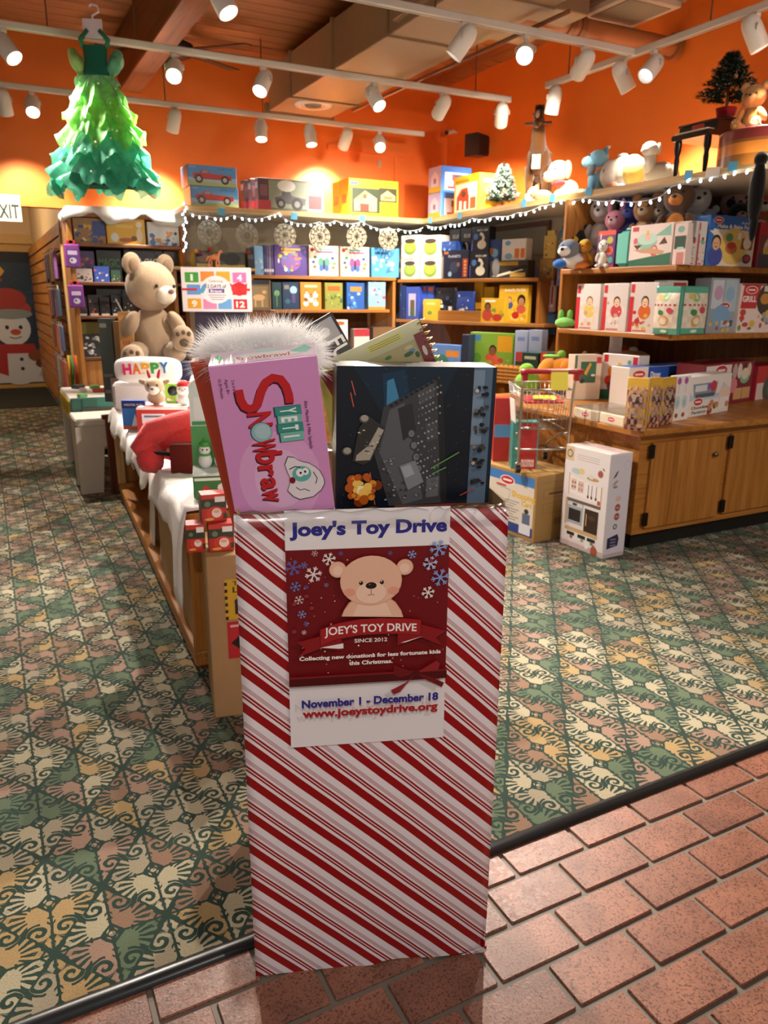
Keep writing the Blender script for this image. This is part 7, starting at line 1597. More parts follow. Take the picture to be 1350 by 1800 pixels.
MB('#a01f26').tube([(-.155, -.17, .51), (-.12, -.175, .515), (.12, -.175, .515), (.155, -.17, .51)], [.015, .013, .013, .015], 12).build('handle', 'plastic', cart)
for s in (-1, 1): MB('#a01f26').rot_box((s*.13, -.16, .49), (.028, .035, .04), (0, 0, 0), bev=.005).build('handle_clamp', 'plastic', cart)
MB('#a01f26').rot_box((0, -.02, .36), (.20, .10, .008), (R(12), 0, 0), bev=.002).build('seat_flap', 'plastic', cart); MB('#d9b02a').rot_box((.01, -.03, .372), (.12, .05, .006), (R(12), 0, 0)).build('flap_label', 'plastic', cart)
nt_ = MB('#e8d83a').rot_box((.035, -.192, .475), (.085, .002, .095), (R(-8), 0, 0)).build('price_note', 'print', cart)
pr = PR(.08, .09)
for k in range(4): pr.rect(.12, .75-k*.18, .85-.1*(k % 2), .78-k*.18, '#6a6420')
pr.put('note_print', nt_, (.035, -.194, .43), (R(-8), 0, 0))
cart.scale = (1.04, 1.04, 1.06)
for x, y in ((-.13, -.12), (.13, -.12), (-.10, .22), (.10, .22)):
    wl = MB('#1a1818').cyl((x-.011, y, .022), (x+.011, y, .022), .022, n=18).build('wheel', 'plastic', cart); MB('#c9c4ba').cyl((x-.0125, y, .022), (x+.0125, y, .022), .010, n=12).build('hub', 'metal', wl); MB(ch).bbox((x-.015, y-.006, .024), (x+.015, y+.006, .055), .002).build('caster_fork', 'metal', cart)
MB('#e4dfd8').rot_box((-.14, .02, .30), (.004, .11, .12), (0, R(-6), 0)).build('price_sheet', 'print', cart)
# red and teal toys behind the cart
for (x0, y0, x1, y1, yt, b, lb, ar) in ((866, 800, 902, 806, 700, '#b8302e', 'red box with white script behind the dark space set', A_seq(A_rect(0, 0, 1, 1, '#b8302e'), A_rect(0, .7, 1, .8, '#5f9ad0'), A_text('Omo', .5, .35, .2, '#f0e4e0', .7))), (900, 812, 945, 818, 742, '#3f8a84', 'teal box with red flag print behind the toy cart', A_seq(A_rect(0, 0, 1, 1, '#43908a'), A_rect(.3, .5, .95, 1, '#b8302e'), A_text('moomoo', .62, .66, .1, '#f0e0dc', .5), A_rect(.5, 0, .9, .3, '#c4a8a0')))):
    a, b2 = onZ(x0, y0, .0), onZ(x1, y1, .0)
    q = line_at((x0+x1)/2, (2.55, 0), (0, 1), 0)+Vector((-.02, .02, 0)); q.y = max(q.y, 3.72); q.x = 2.66 if x0 < 890 else 2.66
    q = onD((x0+x1)/2, 800, 4.35 if x0 < 890 else 4.15); q.z = 0; h_ = z_at(yt, q); wd = (x1-x0)/FPX*4.2
    pack('floor_toy_box', lb, 'toy box', q, R(-27), wd, h_, .10, b, ar, None, 'toy boxes on the floor behind the cart')
# ================================================================== left: bookcase, passage, dress
YK = 6.50                              # front of the tall bookcase
def zpx(px, py, Y): return z_at(py, line_at(px, (0, Y), (1, 0), 1.0))
BX0 = onY(119, 366, YK).x-.02; BX1 = onY(323, 377, YK).x; BT = zpx(220, 371, YK)
bk = thing('tall_bookcase', 'tall oak bookcase with games beside the passage', 'bookcase', (BX0, YK, 0)); BW = BX1-BX0; BDP = .50
MB().bbox((0, 0, 0), (.035, BDP, BT), .004).build('side_panel', 'oak_z', bk); MB().bbox((BW-.035, 0, 0), (BW, BDP, BT), .004).build('side_panel', 'oak_z', bk)
MB().bbox((.0355, 0, BT-.05), (BW-.0355, BDP, BT), .004).build('top_board', 'oak_x', bk); MB().box((.0355, BDP-.02, 0), (BW-.0355, BDP-.001, BT-.051)).build('back_board', 'dark_z', bk)
ZK = [zpx(200, y, YK) for y in (428, 496, 555, 627)]
for z in ZK: MB().bbox((.0355, .01, z-.025), (BW-.0355, BDP-.021, z), .004).build('shelf', 'dark_x', bk)
MB().bbox((.0355, .02, .05), (BW/2-.004, .04, ZK[3]-.03), .005).build('cupboard_door', 'oak_z', bk); MB().bbox((BW/2+.004, .02, .05), (BW-.0355, .04, ZK[3]-.03), .005).build('cupboard_door', 'oak_z', bk)
for k in (1, 2, 3): MB().box((BW*k/4-.004, .30, ZK[0]+.001), (BW*k/4+.004, .32, BT-.052)).build('divider', 'dark_z', bk)
LK = ((0, YK+.04), (1, 0)); GB = 'games in the tall bookcase'
row([
 (130, 188, 383, .20, '#8a5a3a', A_seq(A_blobs('#a87a4a', ('#3a4f9a', '#e0b04a', '#efe0c4', '#7a3a2c', '#4a5aae'), 22), A_rect(.6, .3, 1, .9, '#38489a')), 'storybook_calendar_box', 'brown and blue picture box, leftmost on the top bookcase shelf', 'game box'),
 (188, 258, 377, .16, '#e0a81c', A_seq(A_rect(0, 0, 1, 1, '#e6b020'), A_rect(.04, .04, .96, .96, '#ecba2c'), A_ell(.2, .22, .1, .12, '#e9ecec'), A_ell(.85, .3, .08, .2, '#f0e2c0'), A_ell(.85, .68, .08, .08, '#f4eee0'), A_rect(.25, .55, .7, .65, '#f2cf62'), A_ell(.5, .14, .2, .06, '#b4622a'), A_ell(.7, .2, .08, .07, '#7a4a20')), 'golden_game_box', 'large golden yellow box on the top bookcase shelf', 'game box', -.01),
 (260, 317, 391, .16, '#dfe2e6', A_blobs('#e0e4e8', ('#4a78b4', '#d9a83a', '#c94a4a', '#3a3a5a', '#7fb0d8', '#e8862a'), 22, lo=.05, hi=.6), 'white_party_box', 'white box with many small figures on the top bookcase shelf', 'game box'),
], *LK, ZK[0], GB)
row([
 (140, 170, 441, .10, '#5a3f7a', A_blobs('#64488a', ('#d98a3a', '#c94a8a', '#e0c06a'), 14), 'purple_game_box', 'purple box behind small packs on the second bookcase shelf', 'game box', .12),
 (173, 217, 440, .10, '#141815', A_seq(A_rect(0, 0, 1, 1, '#141815'), A_text('MAGIC', .5, .62, .26, '#3f8a4a', .86), A_rect(.2, .2, .8, .3, '#8a6a72')), 'green_magic_box', 'black box with green magic lettering', 'game box', .10),
 (221, 290, 439, .10, '#17171a', A_seq(A_rect(0, 0, 1, 1, '#17171a'), A_text('MAGIC', .52, .62, .26, '#e4e0d8', .72), A_rect(.3, .25, .7, .33, '#8a8a86')), 'white_magic_box', 'black box with white magic lettering', 'game box', .10),
 (291, 317, 441, .10, '#2a2620', A_blobs('#2c2822', ('#5a4a2c', '#6a5a3a'), 6), 'dark_game_box', 'dark brown box right of the white magic lettering', 'game box', .10),
 (130, 164, 472, .06, '#d9c9c4', A_blobs('#dccdc8', ('#8a4a4a', '#3a3a44', '#c9a48a', '#6a8ab4'), 12), 'pale_card_game', 'pale small box in front on the second bookcase shelf', 'game box'),
 (166, 194, 468, .06, '#2f4aa0', A_blobs('#3450a8', ('#c9603a', '#d9d0c8', '#4a6ac4'), 12), 'blue_card_game', 'blue small box in front on the second bookcase shelf', 'game box'),
 (196, 213, 475, .06, '#2a4a34', A_blobs('#2c4e38', ('#c94a3a', '#d9d0b0'), 8), 'green_card_game', 'dark green small box left of the bear ear', 'game box'),
], *LK, ZK[1], GB)
row([(137+i*20, 155+i*20, 522-(i % 2)*4, .08, '#1d1b1e', A_seq(A_blobs('#211f22', (('#c94a3a', '#8a8a8a', '#b9302c'), ('#d9d4cc', '#c94a3a'), ('#e0603a', '#3a3a40'), ('#8fa0b0', '#d9d4cc'), ('#c9a24a', '#d9d4cc'))[i], 8), A_rect(.1, 0, .9, .1, '#cfc8c0')), 'trick_set_pack', 'black trick set pack, number %s from the left on third shelf' % ('one', 'two', 'three', 'four', 'five')[i], 'game box') for i in range(5)], *LK, ZK[2], GB)
row([(172, 232, 508, .06, '#141416', A_blobs('#161618', ('#5a5a5c', '#8a8a88'), 8), 'black_trick_box', 'wide black box behind the trick set packs', 'game box', .14)], *LK, ZK[2], GB)
row([(147, 190, 588, .12, '#26262a', A_blobs('#2a2a2e', ('#b9b6b0', '#8a8a8c', '#d9d6d0'), 26, lo=.1, hi=.9), 'patterned_game_box', 'black and white patterned box low in the bookcase', 'game box', -.005)], *LK, ZK[3], GB)
c, w_, h_, rz = on_line(*LK, ZK[3], 147, 200, 566, .18); pack('lime_sheet', 'pale lime card at the back of the low bookcase shelf', 'game box', c, rz, w_, h_, .04, '#b9b45a', None, None, GB)
# snow blanket on the bookcase: a sheet with drooping wavy edges
def blanket(name, label, lo, hi, z, drop, seed, parent=None, nx=26, ny=10, thick=.012, col='#eeeae6', mat='cloth', drops=None):
    rg = random.Random(seed); x0, y0 = lo; x1, y1 = hi; vs = []
    ph = [rg.uniform(0, 6) for _ in range(6)]
    for j in range(ny+1):
        for i in range(nx+1):
            u = i/nx; v = j/ny; x = x0+(x1-x0)*u; y = y0+(y1-y0)*v
            zz = z+.006*math.sin(9*u+ph[0])*math.sin(7*v+ph[1])+.006
            e = 0
            if v < .001: e = drop*(.75+.35*math.sin(14*u+ph[2])+.15*math.sin(31*u+ph[3])); y -= .004
            if u < .001: e = max(e, drop*(.8+.3*math.sin(9*v+ph[4]))); x -= .004
            if u > .999: e = max(e, drop*(.6+.2*math.sin(9*v+ph[5]))); x += .004
            vs.append((x, y, zz-max(0, e)))
    q = lambda i, j: j*(nx+1)+i
    mb = MB(col).add(vs, [(q(i, j), q(i+1, j), q(i+1, j+1), q(i, j+1)) for j in range(ny) for i in range(nx)], smooth=True)
    o = mb.build(name, mat, parent); m = o.modifiers.new('thickness', 'SOLIDIFY'); m.thickness = thick; m.offset = 1
    return tag(o, label, 'blanket')
blanket('snow_blanket', 'white fleece snow blanket covering the bookcase top', (BX0-.012, YK-.016), (BX1+.012, YW-.008), BT+.002, .10, 3, thick=.02)
# green tulle tree dress on a hanger
YD = 4.78; ztop = onY(165, 62, YD).z; zbot = onY(185, 332, YD).z; DH = ztop-zbot
dr = thing('tulle_tree_dress', 'layered green tulle Christmas tree dress hanging over the bookcase', 'dress', (onY(185, 330, YD).x, YD, zbot), R(-20)); dxs = onY(165, 62, YD).x-dr.location.x
def tulle(name):
    m, nt, b = new_mat(name); a = node(nt, 'ShaderNodeAttribute', attribute_name='Col'); vec, _ = coords(nt)
    c = mix(nt, 1.0, a.outputs['Color'], ramp(nt, noise(nt, vec, 22, 3), [(.3, (.62,)*3), (.65, (1.1,)*3)]), 'MULTIPLY'); nt.links.new(c, b.inputs['Base Color'])
    b.inputs['Roughness'].default_value = .5; b.inputs['Sheen Weight'].default_value = .4; b.inputs['Alpha'].default_value = .93; b.inputs['Subsurface Weight'].default_value = .0
    tl = node(nt, 'ShaderNodeBsdfTranslucent'); nt.links.new(c, tl.inputs[0]); mx = node(nt, 'ShaderNodeMixShader'); mx.inputs[0].default_value = .3
    nt.links.new(b.outputs[0], mx.inputs[1]); nt.links.new(tl.outputs[0], mx.inputs[2]); nt.links.new(mx.outputs[0], nt.nodes['Material Output'].inputs[0]); MAT[name] = m
tulle('tulle')
RX = (onY(285, 320, YD).x-onY(92, 320, YD).x)/2
tiers = [(.80, .66, .16, .36, '#9fe6a4'), (.74, .56, .24, .50, '#8fe67a'), (.62, .44, .34, .62, '#8ee05a'), (.50, .32, .46, .74, '#78d860'), (.38, .19, .54, .84, '#46c49a'), (.24, .05, .64, .95, '#3cbb94'), (.13, -.01, .74, 1.0, '#34ae88')]
for k, (z1, z0, r1, r0, colr) in enumerate(tiers):
    rg = random.Random(k+20); mb = MB(colr); n = 96; m = 7; vs = []; ph = [rg.uniform(0, 6.28) for _ in range(4)]
    for j in range(m+1):
        t = j/m
        for i in range(n):
            a = 2*PI*i/n; ru = (.10*math.sin(7*a+ph[0])+.06*math.sin(13*a+ph[1])+.035*math.sin(29*a+ph[2]))*t**1.3
            rr = RX*(r1*.72+(r0-r1*.72)*(t**.75))*(1+ru); z = DH*(z1+(z0-z1)*t)+DH*.05*math.sin(9*a+ph[3])*t+DH*.02*math.sin(23*a+ph[0])*t
            if t > .9: z += .012*math.sin(17*a)
            vs.append((rr*math.cos(a)+dxs*(z/DH), rr*math.sin(a)*.36, z))
    mb.add(vs, [(j*n+i, j*n+(i+1) % n, (j+1)*n+(i+1) % n, (j+1)*n+i) for j in range(m) for i in range(n)], smooth=True)
    ob = mb.build('tulle_tier', 'tulle', dr)
    for q in range(10):
        v = vs[rg.randrange(2*n, len(vs))]; MB('#f2ead0').ell((v[0]*1.02, v[1]*1.04-.004, v[2]), (.006, .004, .006), n=6, h=4).build('sequin', 'gloss', ob)
mb = MB('#1f6b56'); mb.T((dxs*.85, 0, DH*.74)).lathe([(RX*.26, 0), (RX*.20, DH*.10), (RX*.22, DH*.19)], 20); o = mb.build('bodice', 'cloth', dr); o.scale = (1, .5, 1)
for s in (-1, 1): MB('#3fae7a').tube([(dxs*.9+s*RX*.20, 0, DH*.92), (dxs+s*RX*.24, 0, DH*.97), (dxs+s*RX*.10, 0, DH*1.03)], .014, 8).build('shoulder_strap', 'tulle', dr)
for s, cc in ((-1, '#a8d078'), (1, '#5fb88a')):
    mb = MB(cc); mb.ell((dxs*.9+s*RX*.34, 0, DH*.83), (RX*.13, .05, DH*.085), (0, s*R(25), 0), lump=.25, seed=s+5); mb.build('sleeve_ruffle', 'tulle', dr)
MB('#0f4a38').lathe([(RX*.80, DH*.01), (RX*.1, DH*.05)], 40).build('underskirt', 'cloth', dr).scale = (1, .36, 1)
MB('#e9e6ee').bbox((dxs-RX*.18, -.006, DH*.98), (dxs+RX*.16, .004, DH*1.10), .006).build('hanger_card', 'print', dr)
MB('#e9e6ea').tube([(dxs, 0, DH*1.09), (dxs+.0, 0, DH*1.12), (dxs+.035, 0, DH*1.145), (dxs+.03, 0, DH*1.18), (dxs, 0, DH*1.19), (dxs-.012, 0, DH*1.175)], .006, 8).build('hanger_hook', 'plastic', dr)
MB('#777777').cyl((dxs, 0, DH*1.19), (dxs, 0, ZC-zbot), .0012, n=4).build('hanging_thread', 'plastic', dr)
# exit sign on the wall above the passage
a = onY(-19, 340, YW-.02); b = onY(40, 391, YW-.02); W = b.x-a.x; Hh = a.z-b.z
ex = thing('exit_sign', 'cream exit sign above the passage at the left edge', 'sign', ((a.x+b.x)/2, YW-.02, b.z)); MB('#d6cbb0').bbox((-W/2, 0, 0), (W/2, .018, Hh), .003).build('sign_board', 'plastic', ex)
pr = PR(W, Hh); pr.text('EXIT', .5, .40, .52, '#27322c', fit=.86, bold=.02); pr.ell(.8, .85, .02, .02, '#6a6658', 8); pr.put('sign_letters', ex)
# passage: slat wall with packs, dark mat, door with snowman banner
flat('mat_dark', '#20261f', .95)
tag(MB().box((-4.9, 9.75, .0005), (XPASS-.03, YPASS-.02, .008)).build('entrance_mat', 'mat_dark'), 'dark entrance mat in front of the passage door', 'mat')
sw = thing('slat_wall', 'wooden slat wall along the passage beside the bookcase', 'slat wall', (XPASS-.05, YK+.53, 0))
MB().box((-.005, 0, .10), (.049, 4.6, 1.86)).build('backing', 'dark_y', sw)
for k in range(15): MB().bbox((-.02, 0, .14+k*.115), (-.006, 4.6, .14+k*.115+.095), .003).build('slat', 'oak_y', sw)
MB().bbox((-.03, -.06, 0), (.049, -.001, 1.80), .005).build('end_post', 'pine_z', sw)
GS = 'packs hanging on the slat wall'; rg = random.Random(77)
cols = ['#8a5a9a', '#b4485a', '#5a6a8a', '#c9a04a', '#7a8a6a', '#a8808a', '#4a5a6a', '#b9a89a', '#c46a4a', '#6a4a7a']
words = ['mauve', 'crimson', 'slate blue', 'mustard', 'sage', 'dusty pink', 'navy', 'beige', 'rust', 'violet']
rowsw = ['top', 'upper', 'middle', 'lower', 'bottom']
for j in range(5):
    for i in range(5):
        y = YK+.64+i*.22; z = 1.62-j*.30; k = (j*5+i*3+j) % 10; cc = cols[k]
        o = thing('hanging_pack', 'small %s pack, %s in the %s row of the slat wall' % (words[k], ('nearest', 'second', 'third', 'fourth', 'farthest')[i], rowsw[j]), 'hanging pack', (XPASS-.075, y, z), R(-90), GS)
        w1 = rg.uniform(.13, .19); h1 = rg.uniform(.20, .27)
        MB(cc).bbox((-w1/2, -.06, -h1), (w1/2, -.035, 0), .006).build('pack_body', 'gloss', o); pr = PR(w1*.9, h1*.9); A_blobs(cc, (cols[(k+3) % 10], '#e6dcd0', cols[(k+6) % 10]), 9, lo=.1, hi=.9)(pr, rg); pr.put('front_print', o, (0, -.06, -h1*.95))
        MB('#e2d8cc').bbox((-w1*.3, -.05, .0005), (w1*.3, -.046, .03), .001).build('hang_tab', 'print', o)
        MB('#9a9a96').tube([(0, -.07, .02), (0, 0, .02)], .003, 5).build('peg_hook', 'metal', o)
for (x, y), lb in zip(((127, 450), (134, 521)), ('purple bag pack with red tab, upper of the pair beside the bookcase', 'purple bag pack with red tab, lower of the pair beside the bookcase')):
    p = onY(x, y, YK+.02); o = thing('purple_bag_pack', lb, 'hanging pack', tuple(p), 0, 'purple bag packs')
    MB('#8a3f96').bbox((-.055, -.03, -.085), (.055, .01, .085), .02).build('bag', 'plastic', o); MB('#c42a34').bbox((-.035, -.02, .0855), (.03, .0, .115), .004).build('red_tab', 'plastic', o)
    pr = PR(.085, .12); A_seq(A_rect(0, 0, 1, 1, '#6a3a8c'), A_rect(.1, .65, .9, .9, '#d9c4e4'), A_ell(.5, .3, .3, .25, '#d9d0e0'), A_ell(.4, .32, .1, .1, '#5a3a7a'))(pr, rg); pr.put('front_print', o, (0, -.03, -.07))
    MB('#9a9a96').tube([(0, -.01, .10), (-.02, .03, .11), (-.03, .10, .11)], .003, 5).build('peg_hook', 'metal', o)
def foam(px, py, cols_, lb):
    p = onY(px, py, YK+.25); o = thing('foam_noodles', lb, 'toy pack', tuple(p), 0)
    for k, c in enumerate(cols_): MB(c).tube([(k*.02-.03, 0, .14), (k*.02-.03+.01*math.sin(k), -.01, .05), (k*.024-.04, 0, -.14)], .010, 8).build('noodle', 'plush', o)
    MB('#9a9a96').cyl((0, 0, .14), (0, .05, .15), .003, n=5).build('peg_hook', 'metal', o)
foam(130, 655, ('#e6b42a', '#5aa04a', '#d9503a', '#e8862a'), 'bundle of coloured foam strips hanging at the bookcase foot')
# door in the passage
DY = YPASS-.012; a = onY(69, 444, DY); d0 = onY(88, 664, DY)
xr = a.x; zt_ = a.z; wd = .86
dr1 = struct(MB('#d9a85a').box((xr-wd-.10, 0, 0), (xr-wd-.02, .01, zt_+.12)).build('door_1', 'paint', loc=(0, DY-.02, 0)), 'cream-framed passage door with a snowman banner')
mb = MB('#cfa055')
for lo, hi in (((xr+.001, -.02, 0), (xr+.12, .02, zt_+.10)), ((xr-wd-.12, -.02, 0), (xr-wd-.001, .02, zt_+.10)), ((xr-wd, -.02, zt_), (xr, .02, zt_+.10)), ((xr-wd, -.02, .0), (xr, .02, .06))): mb.box(lo, hi)
mb.build('door_frame', 'paint', dr1)
mb = MB('#d9ae66')
for lo, hi in (((xr+.121, -.06, 0), (xr+.24, .0, zt_+.22)), ((xr-wd-.24, -.06, 0), (xr-wd-.121, .0, zt_+.22)), ((xr-wd-.1205, -.06, zt_+.101), (xr+.1205, .0, zt_+.22))): mb.box(lo, hi)
mb.build('casing', 'paint', dr1)
MB('#1f2a30').box((xr-wd, .0, .06), (xr, .008, zt_)).build('door_glass', 'gloss', dr1)
MB('#1c1a18').bbox((xr-.02, -.10, .98), (xr+.06, -.03, 1.02), .01).build('push_bar', 'plastic', dr1)
bn = thing('snowman_banner', 'dark blue snowman banner hanging on the passage door', 'banner', (xr-wd/2, DY-.05, .08)); BWd = wd*.98; BHt = zt_-.22
MB('#1d3040').box((-BWd/2, 0, 0), (BWd/2, .004, BHt)).build('banner_cloth', 'print', bn)
pr = PR(BWd, BHt); pr.rect(0, 0, 1, 1, '#22384a'); rg = random.Random(6)
for k in range(50): pr.line([(rg.uniform(.3, 1), rg.uniform(.3, .98)), (rg.uniform(.3, 1), rg.uniform(.3, .98))], .006, rg.choice(('#2f4a5e', '#3a5a6e', '#1c2c3a')))
pr.poly([(.0,.0),(1,.0),(1,.10),(.6,.13),(.2,.09),(0,.12)], '#a9b4c0'); pr.rect(0, 0, 1, .05, '#d0d2d4')
for k in range(60): pr.ell(.18+rg.gauss(0, .1), .64+rg.random()*.3, .03, .03, rg.choice(('#3a5a34', '#4a6a3c', '#a8302c', '#d9a03a', '#2f4a2c')), 8)
pr.poly([(.32,.96),(.36,.93),(.40,.96),(.38,.91),(.36,.88),(.33,.92)], '#e0a83a'); pr.ell(.38, .93, .08, .08, '#d9a03a', 5)
pr.ell(.50, .16, .36, .34, '#d0d4da', 24); pr.ell(.48, .46, .27, .27, '#dcdfe4', 24); pr.ell(.48, .62, .31, .16, '#b4473a', 20); pr.ell(.45, .70, .28, .18, '#a83a30', 20); pr.ell(.48, .58, .32, .08, '#8a9a98', 18)
pr.ell(.40, .47, .03, .035, '#1d1f22', 10); pr.ell(.60, .47, .03, .035, '#1d1f22', 10); pr.ell(.52, .43, .08, .05, '#c4542c', 12); pr.line([(.42,.39),(.5,.375),(.6,.39)], .015, '#3a2f2c')
pr.poly([(.18,.33),(.78,.33),(.80,.25),(.16,.25)], '#b0302c'); pr.poly([(.20,.28),(.36,.28),(.34,.06),(.14,.10)], '#a82a28'); pr.ell(.80, .23, .14, .10, '#8a4a2c', 12); pr.ell(.86, .16, .10, .07, '#6a3a26', 12)
for y in (.20, .12): pr.ell(.56, y, .03, .03, '#2a2a2e', 10)
pr.put('banner_print', bn)
# ================================================================== low play tables behind the display table
def play_table(name, label, pos, rz, L, Wd, H_, wall, deck, mat='plastic'):
    o = thing(name, label, 'play table', pos, rz, 'children play tables')
    MB(deck).bbox((-Wd/2, -L/2, H_-.05), (Wd/2, L/2, H_), .012).build('table_top', mat, o)
    for y in (-L/2+.035, L/2-.035): MB(wall).prism([(-Wd/2, 0), (-Wd/2+.14, 0), (-Wd/2+.17, H_*.62), (Wd/2-.17, H_*.62), (Wd/2-.14, 0), (Wd/2, 0), (Wd/2, H_-.052), (-Wd/2, H_-.052)], y-.02, y+.02).build('end_panel', mat, o)
    return o
zt1 = .58
t1 = play_table('train_play_table', 'white and green activity table in the left aisle', (.83, 6.02, 0), R(0), .80, .74, zt1, '#d9d4c6', '#e9e6de')
MB('#3f7a70').bbox((-.37, -.425, .0), (-.30, -.402, zt1+.01), .01).build('green_edge', 'plastic', t1); MB('#3f7a70').bbox((-.299, -.425, zt1-.06), (.36, -.402, zt1+.01), .01).build('green_edge', 'plastic', t1); MB('#d97a2a').bbox((-.05, -.43, zt1-.055), (.2, -.4255, zt1+.005), .002).build('orange_strip', 'plastic', t1)
MB('#d9c42a').bbox((-.378, -.34, zt1-.15), (-.371, .34, zt1-.02), .002).build('yellow_label', 'print', t1)
for y in (-.2, .02, .2): MB('#3a3420').box((-.3795, y, zt1-.12), (-.378, y+.03, zt1-.06)).build('label_mark', 'print', t1)
rg = random.Random(12)
for k in range(16): MB(rg.choice(('#d9a83a', '#3f78b4', '#c94a3a', '#5a9a5a', '#e4e0d8', '#7a5aa0', '#3a3f44'))).rot_box((rg.uniform(-.3, .3), rg.uniform(-.33, .33), zt1+.014), (rg.uniform(.03, .09), rg.uniform(.03, .09), .026), (0, 0, rg.random()*3), bev=.004).build('play_piece', 'plastic', t1)
t2 = play_table('white_play_table', 'plain white wooden play table just behind the display table', (.80, 5.40, 0), R(0), .36, .72, .50, '#dcd3c0', '#e2dccd', 'paint')
MB('#dcd3c0').prism([(-.17, 0), (-.12, 0), (-.10, .30), (.10, .30), (.12, 0), (.17, 0), (.17, .448), (-.17, .448)], -.02, .02).build('side_panel', 'paint', t2, (-.34, 0, 0), (0, 0, R(90)))
rb = thing('red_wood_stand', 'dark red-brown wooden stand at the far end of the display table', 'stand', (.86, 5.175, 0), R(2)); 
wood('redwood_z', '#4a1c0e', '#6a2c14', '#7c3a1c', 2)
for x in (-.24, .20): MB().bbox((x, -.02, 0), (x+.05, .02, .50), .004).build('leg', 'redwood_z', rb)
MB().bbox((-.26, -.022, .501), (.27, .022, .53), .004).build('top_rail', 'redwood_z', rb); MB().bbox((-.19, -.01, .15), (.199, .01, .20), .003).build('cross_rail', 'redwood_z', rb)

# unseen lamp added behind the header to brighten the passage
pl_ = thing('passage_fill_lamp', 'flush ceiling lamp in the passage behind the orange header', 'ceiling lamp', (-.6, 9.3, 2.698)); MB('#e6e0d2').lathe([(.001, 0), (.16, 0), (.16, -.03), (.14, -.05)], 24).build('lamp_body', 'paint', pl_)
MB().lathe([(.14, -.05), (.10, -.075), (.001, -.085)], 24).build('lamp_glass', 'lamp_dim', pl_)
ld = bpy.data.lights.new('passage_fill_light', 'POINT'); ld.energy = 46; ld.color = (1, .86, .68); ld.shadow_soft_size = .12; lo = bpy.data.objects.new('passage_fill_light', ld); COL.objects.link(lo); lo.parent = pl_; lo.location = (0, 0, -.22)
# ================================================================== the display table with Christmas toys
TN = Vector((.515, 2.42, 0)); TF = Vector((.66, 5.14, 0)); TD = (TF-TN).normalized(); TLn = (TF-TN).length; TR = math.atan2(TD.y, TD.x)-PI/2
TW = .80; TZ = .585
tbl = thing('display_table', 'long oak display table with open lower shelf on the left', 'table', (TN.x, TN.y, 0), TR)
MB().bbox((0, 0, TZ-.035), (TW, TLn, TZ), .004).build('table_top', 'oak_y', tbl)
MB().bbox((0, 0, .03), (TW, TLn, .085), .005).build('lower_shelf', 'oak_y', tbl)
MB().box((.03, .03, 0), (TW-.03, TLn-.03, .029)).build('plinth', 'dark_y', tbl)
for y in (0.0, TLn*.5, TLn-.03): MB().bbox((.0 if y != TLn*.5 else .25, y, .0855), (TW, y+.03, TZ-.0355), .004).build('upright_panel', 'oak_z', tbl)
MB().box((TW-.03, .031, .0855), (TW-.005, TLn-.031, TZ-.0355)).build('centre_back', 'dark_y', tbl)
MB().bbox((.0, TLn-.065, .0855), (.05, TLn-.031, TZ-.0355), .004).build('corner_post', 'pine_z', tbl)
def tpt(x, y, z=0): return Vector((TN.x, TN.y, 0))+Vector((TD.y, -TD.x, 0))*x+TD*y+Vector((0, 0, z))
# white fleece cloth over the table, ragged edge towards the aisle
def table_cloth():
    nx, ny = 18, 60; vs = []; rg = random.Random(4)
    for j in range(ny+1):
        v = j/ny; y = -.02+TLn*v*.93+.01
        ed = .05+.05*abs(math.sin(v*19+.6))+.04*math.sin(v*41)**2
        if v < .10: ed += .26*(1-v/.10)
        for i in range(nx+1):
            u = i/nx
            if i < 6:
                t = 1-i/6; z = TZ+.012-ed*t-.0*t; x = .0-.02*math.sin(min(1, t*2)*PI/2)-.012*math.sin(v*57)*t-.010*t
            else: x = (u-6/nx)/(1-6/nx)*(TW-.0); z = TZ+.012+.010*math.sin(x*25+v*60)*math.sin(v*33)+.004*math.sin(v*90+x*30)
            vs.append((x, y, z))
    q = lambda i, j: j*(nx+1)+i
    o = MB('#ece6e2').add(vs, [(q(i, j), q(i+1, j), q(i+1, j+1), q(i, j+1)) for j in range(ny) for i in range(nx)], smooth=True).build('fleece_cloth', 'cloth', loc=(TN.x, TN.y, 0), rot=(0, 0, TR))
    m = o.modifiers.new('thickness', 'SOLIDIFY'); m.thickness = .006; m.offset = 1
    return tag(o, 'crumpled white fleece cloth spread over the display table', 'cloth')
table_cloth()
# cardboard boxes under and before the table
def carton(name, label, pos, rz, w_, h_, d_, group, tape=True, col='#ac8a60'):
    o = thing(name, label, 'cardboard box', pos, rz, group); MB(col).bbox((-w_/2, 0, 0), (w_/2, d_, h_), .003).build('box_body', 'kraft', o)
    if tape: MB('#c29a62').box((-.025, -.0008, h_*.7), (.025, d_*1.0, h_+.0008)).build('tape_strip', 'gloss', o)
    MB('#8f6936').box((-w_/2, d_/2-.0012, h_), (w_/2, d_/2+.0012, h_+.0012)).build('flap_seam', 'kraft', o)
    return o
GX = 'plain cardboard boxes at the display table'
b0 = onZ(378, 1263); frd = (onZ(420, 1257)-b0).normalized(); frz = math.atan2(frd.y, frd.x)
o = carton('tall_cardboard_box', 'tall brown cardboard box with yellow and red stickers behind the striped carton', b0+frd*.17, frz, .34, .535, .26, GX, False)
pr = PR(.12, .26); pr.rect(0, .5, 1, 1, '#c9a21e'); pr.text('TEAM', .5, .95, .05, '#2a2410', fit=.6); pr.text('LIFT', .5, .87, .07, '#2a2410', fit=.6); pr.ell(.3, .72, .07, .07, '#1d1a12', 10); pr.rect(.24, .56, .38, .70, '#1d1a12'); pr.rect(.40, .64, .70, .72, '#1d1a12'); pr.ell(.75, .74, .09, .06, '#1d1a12', 10)
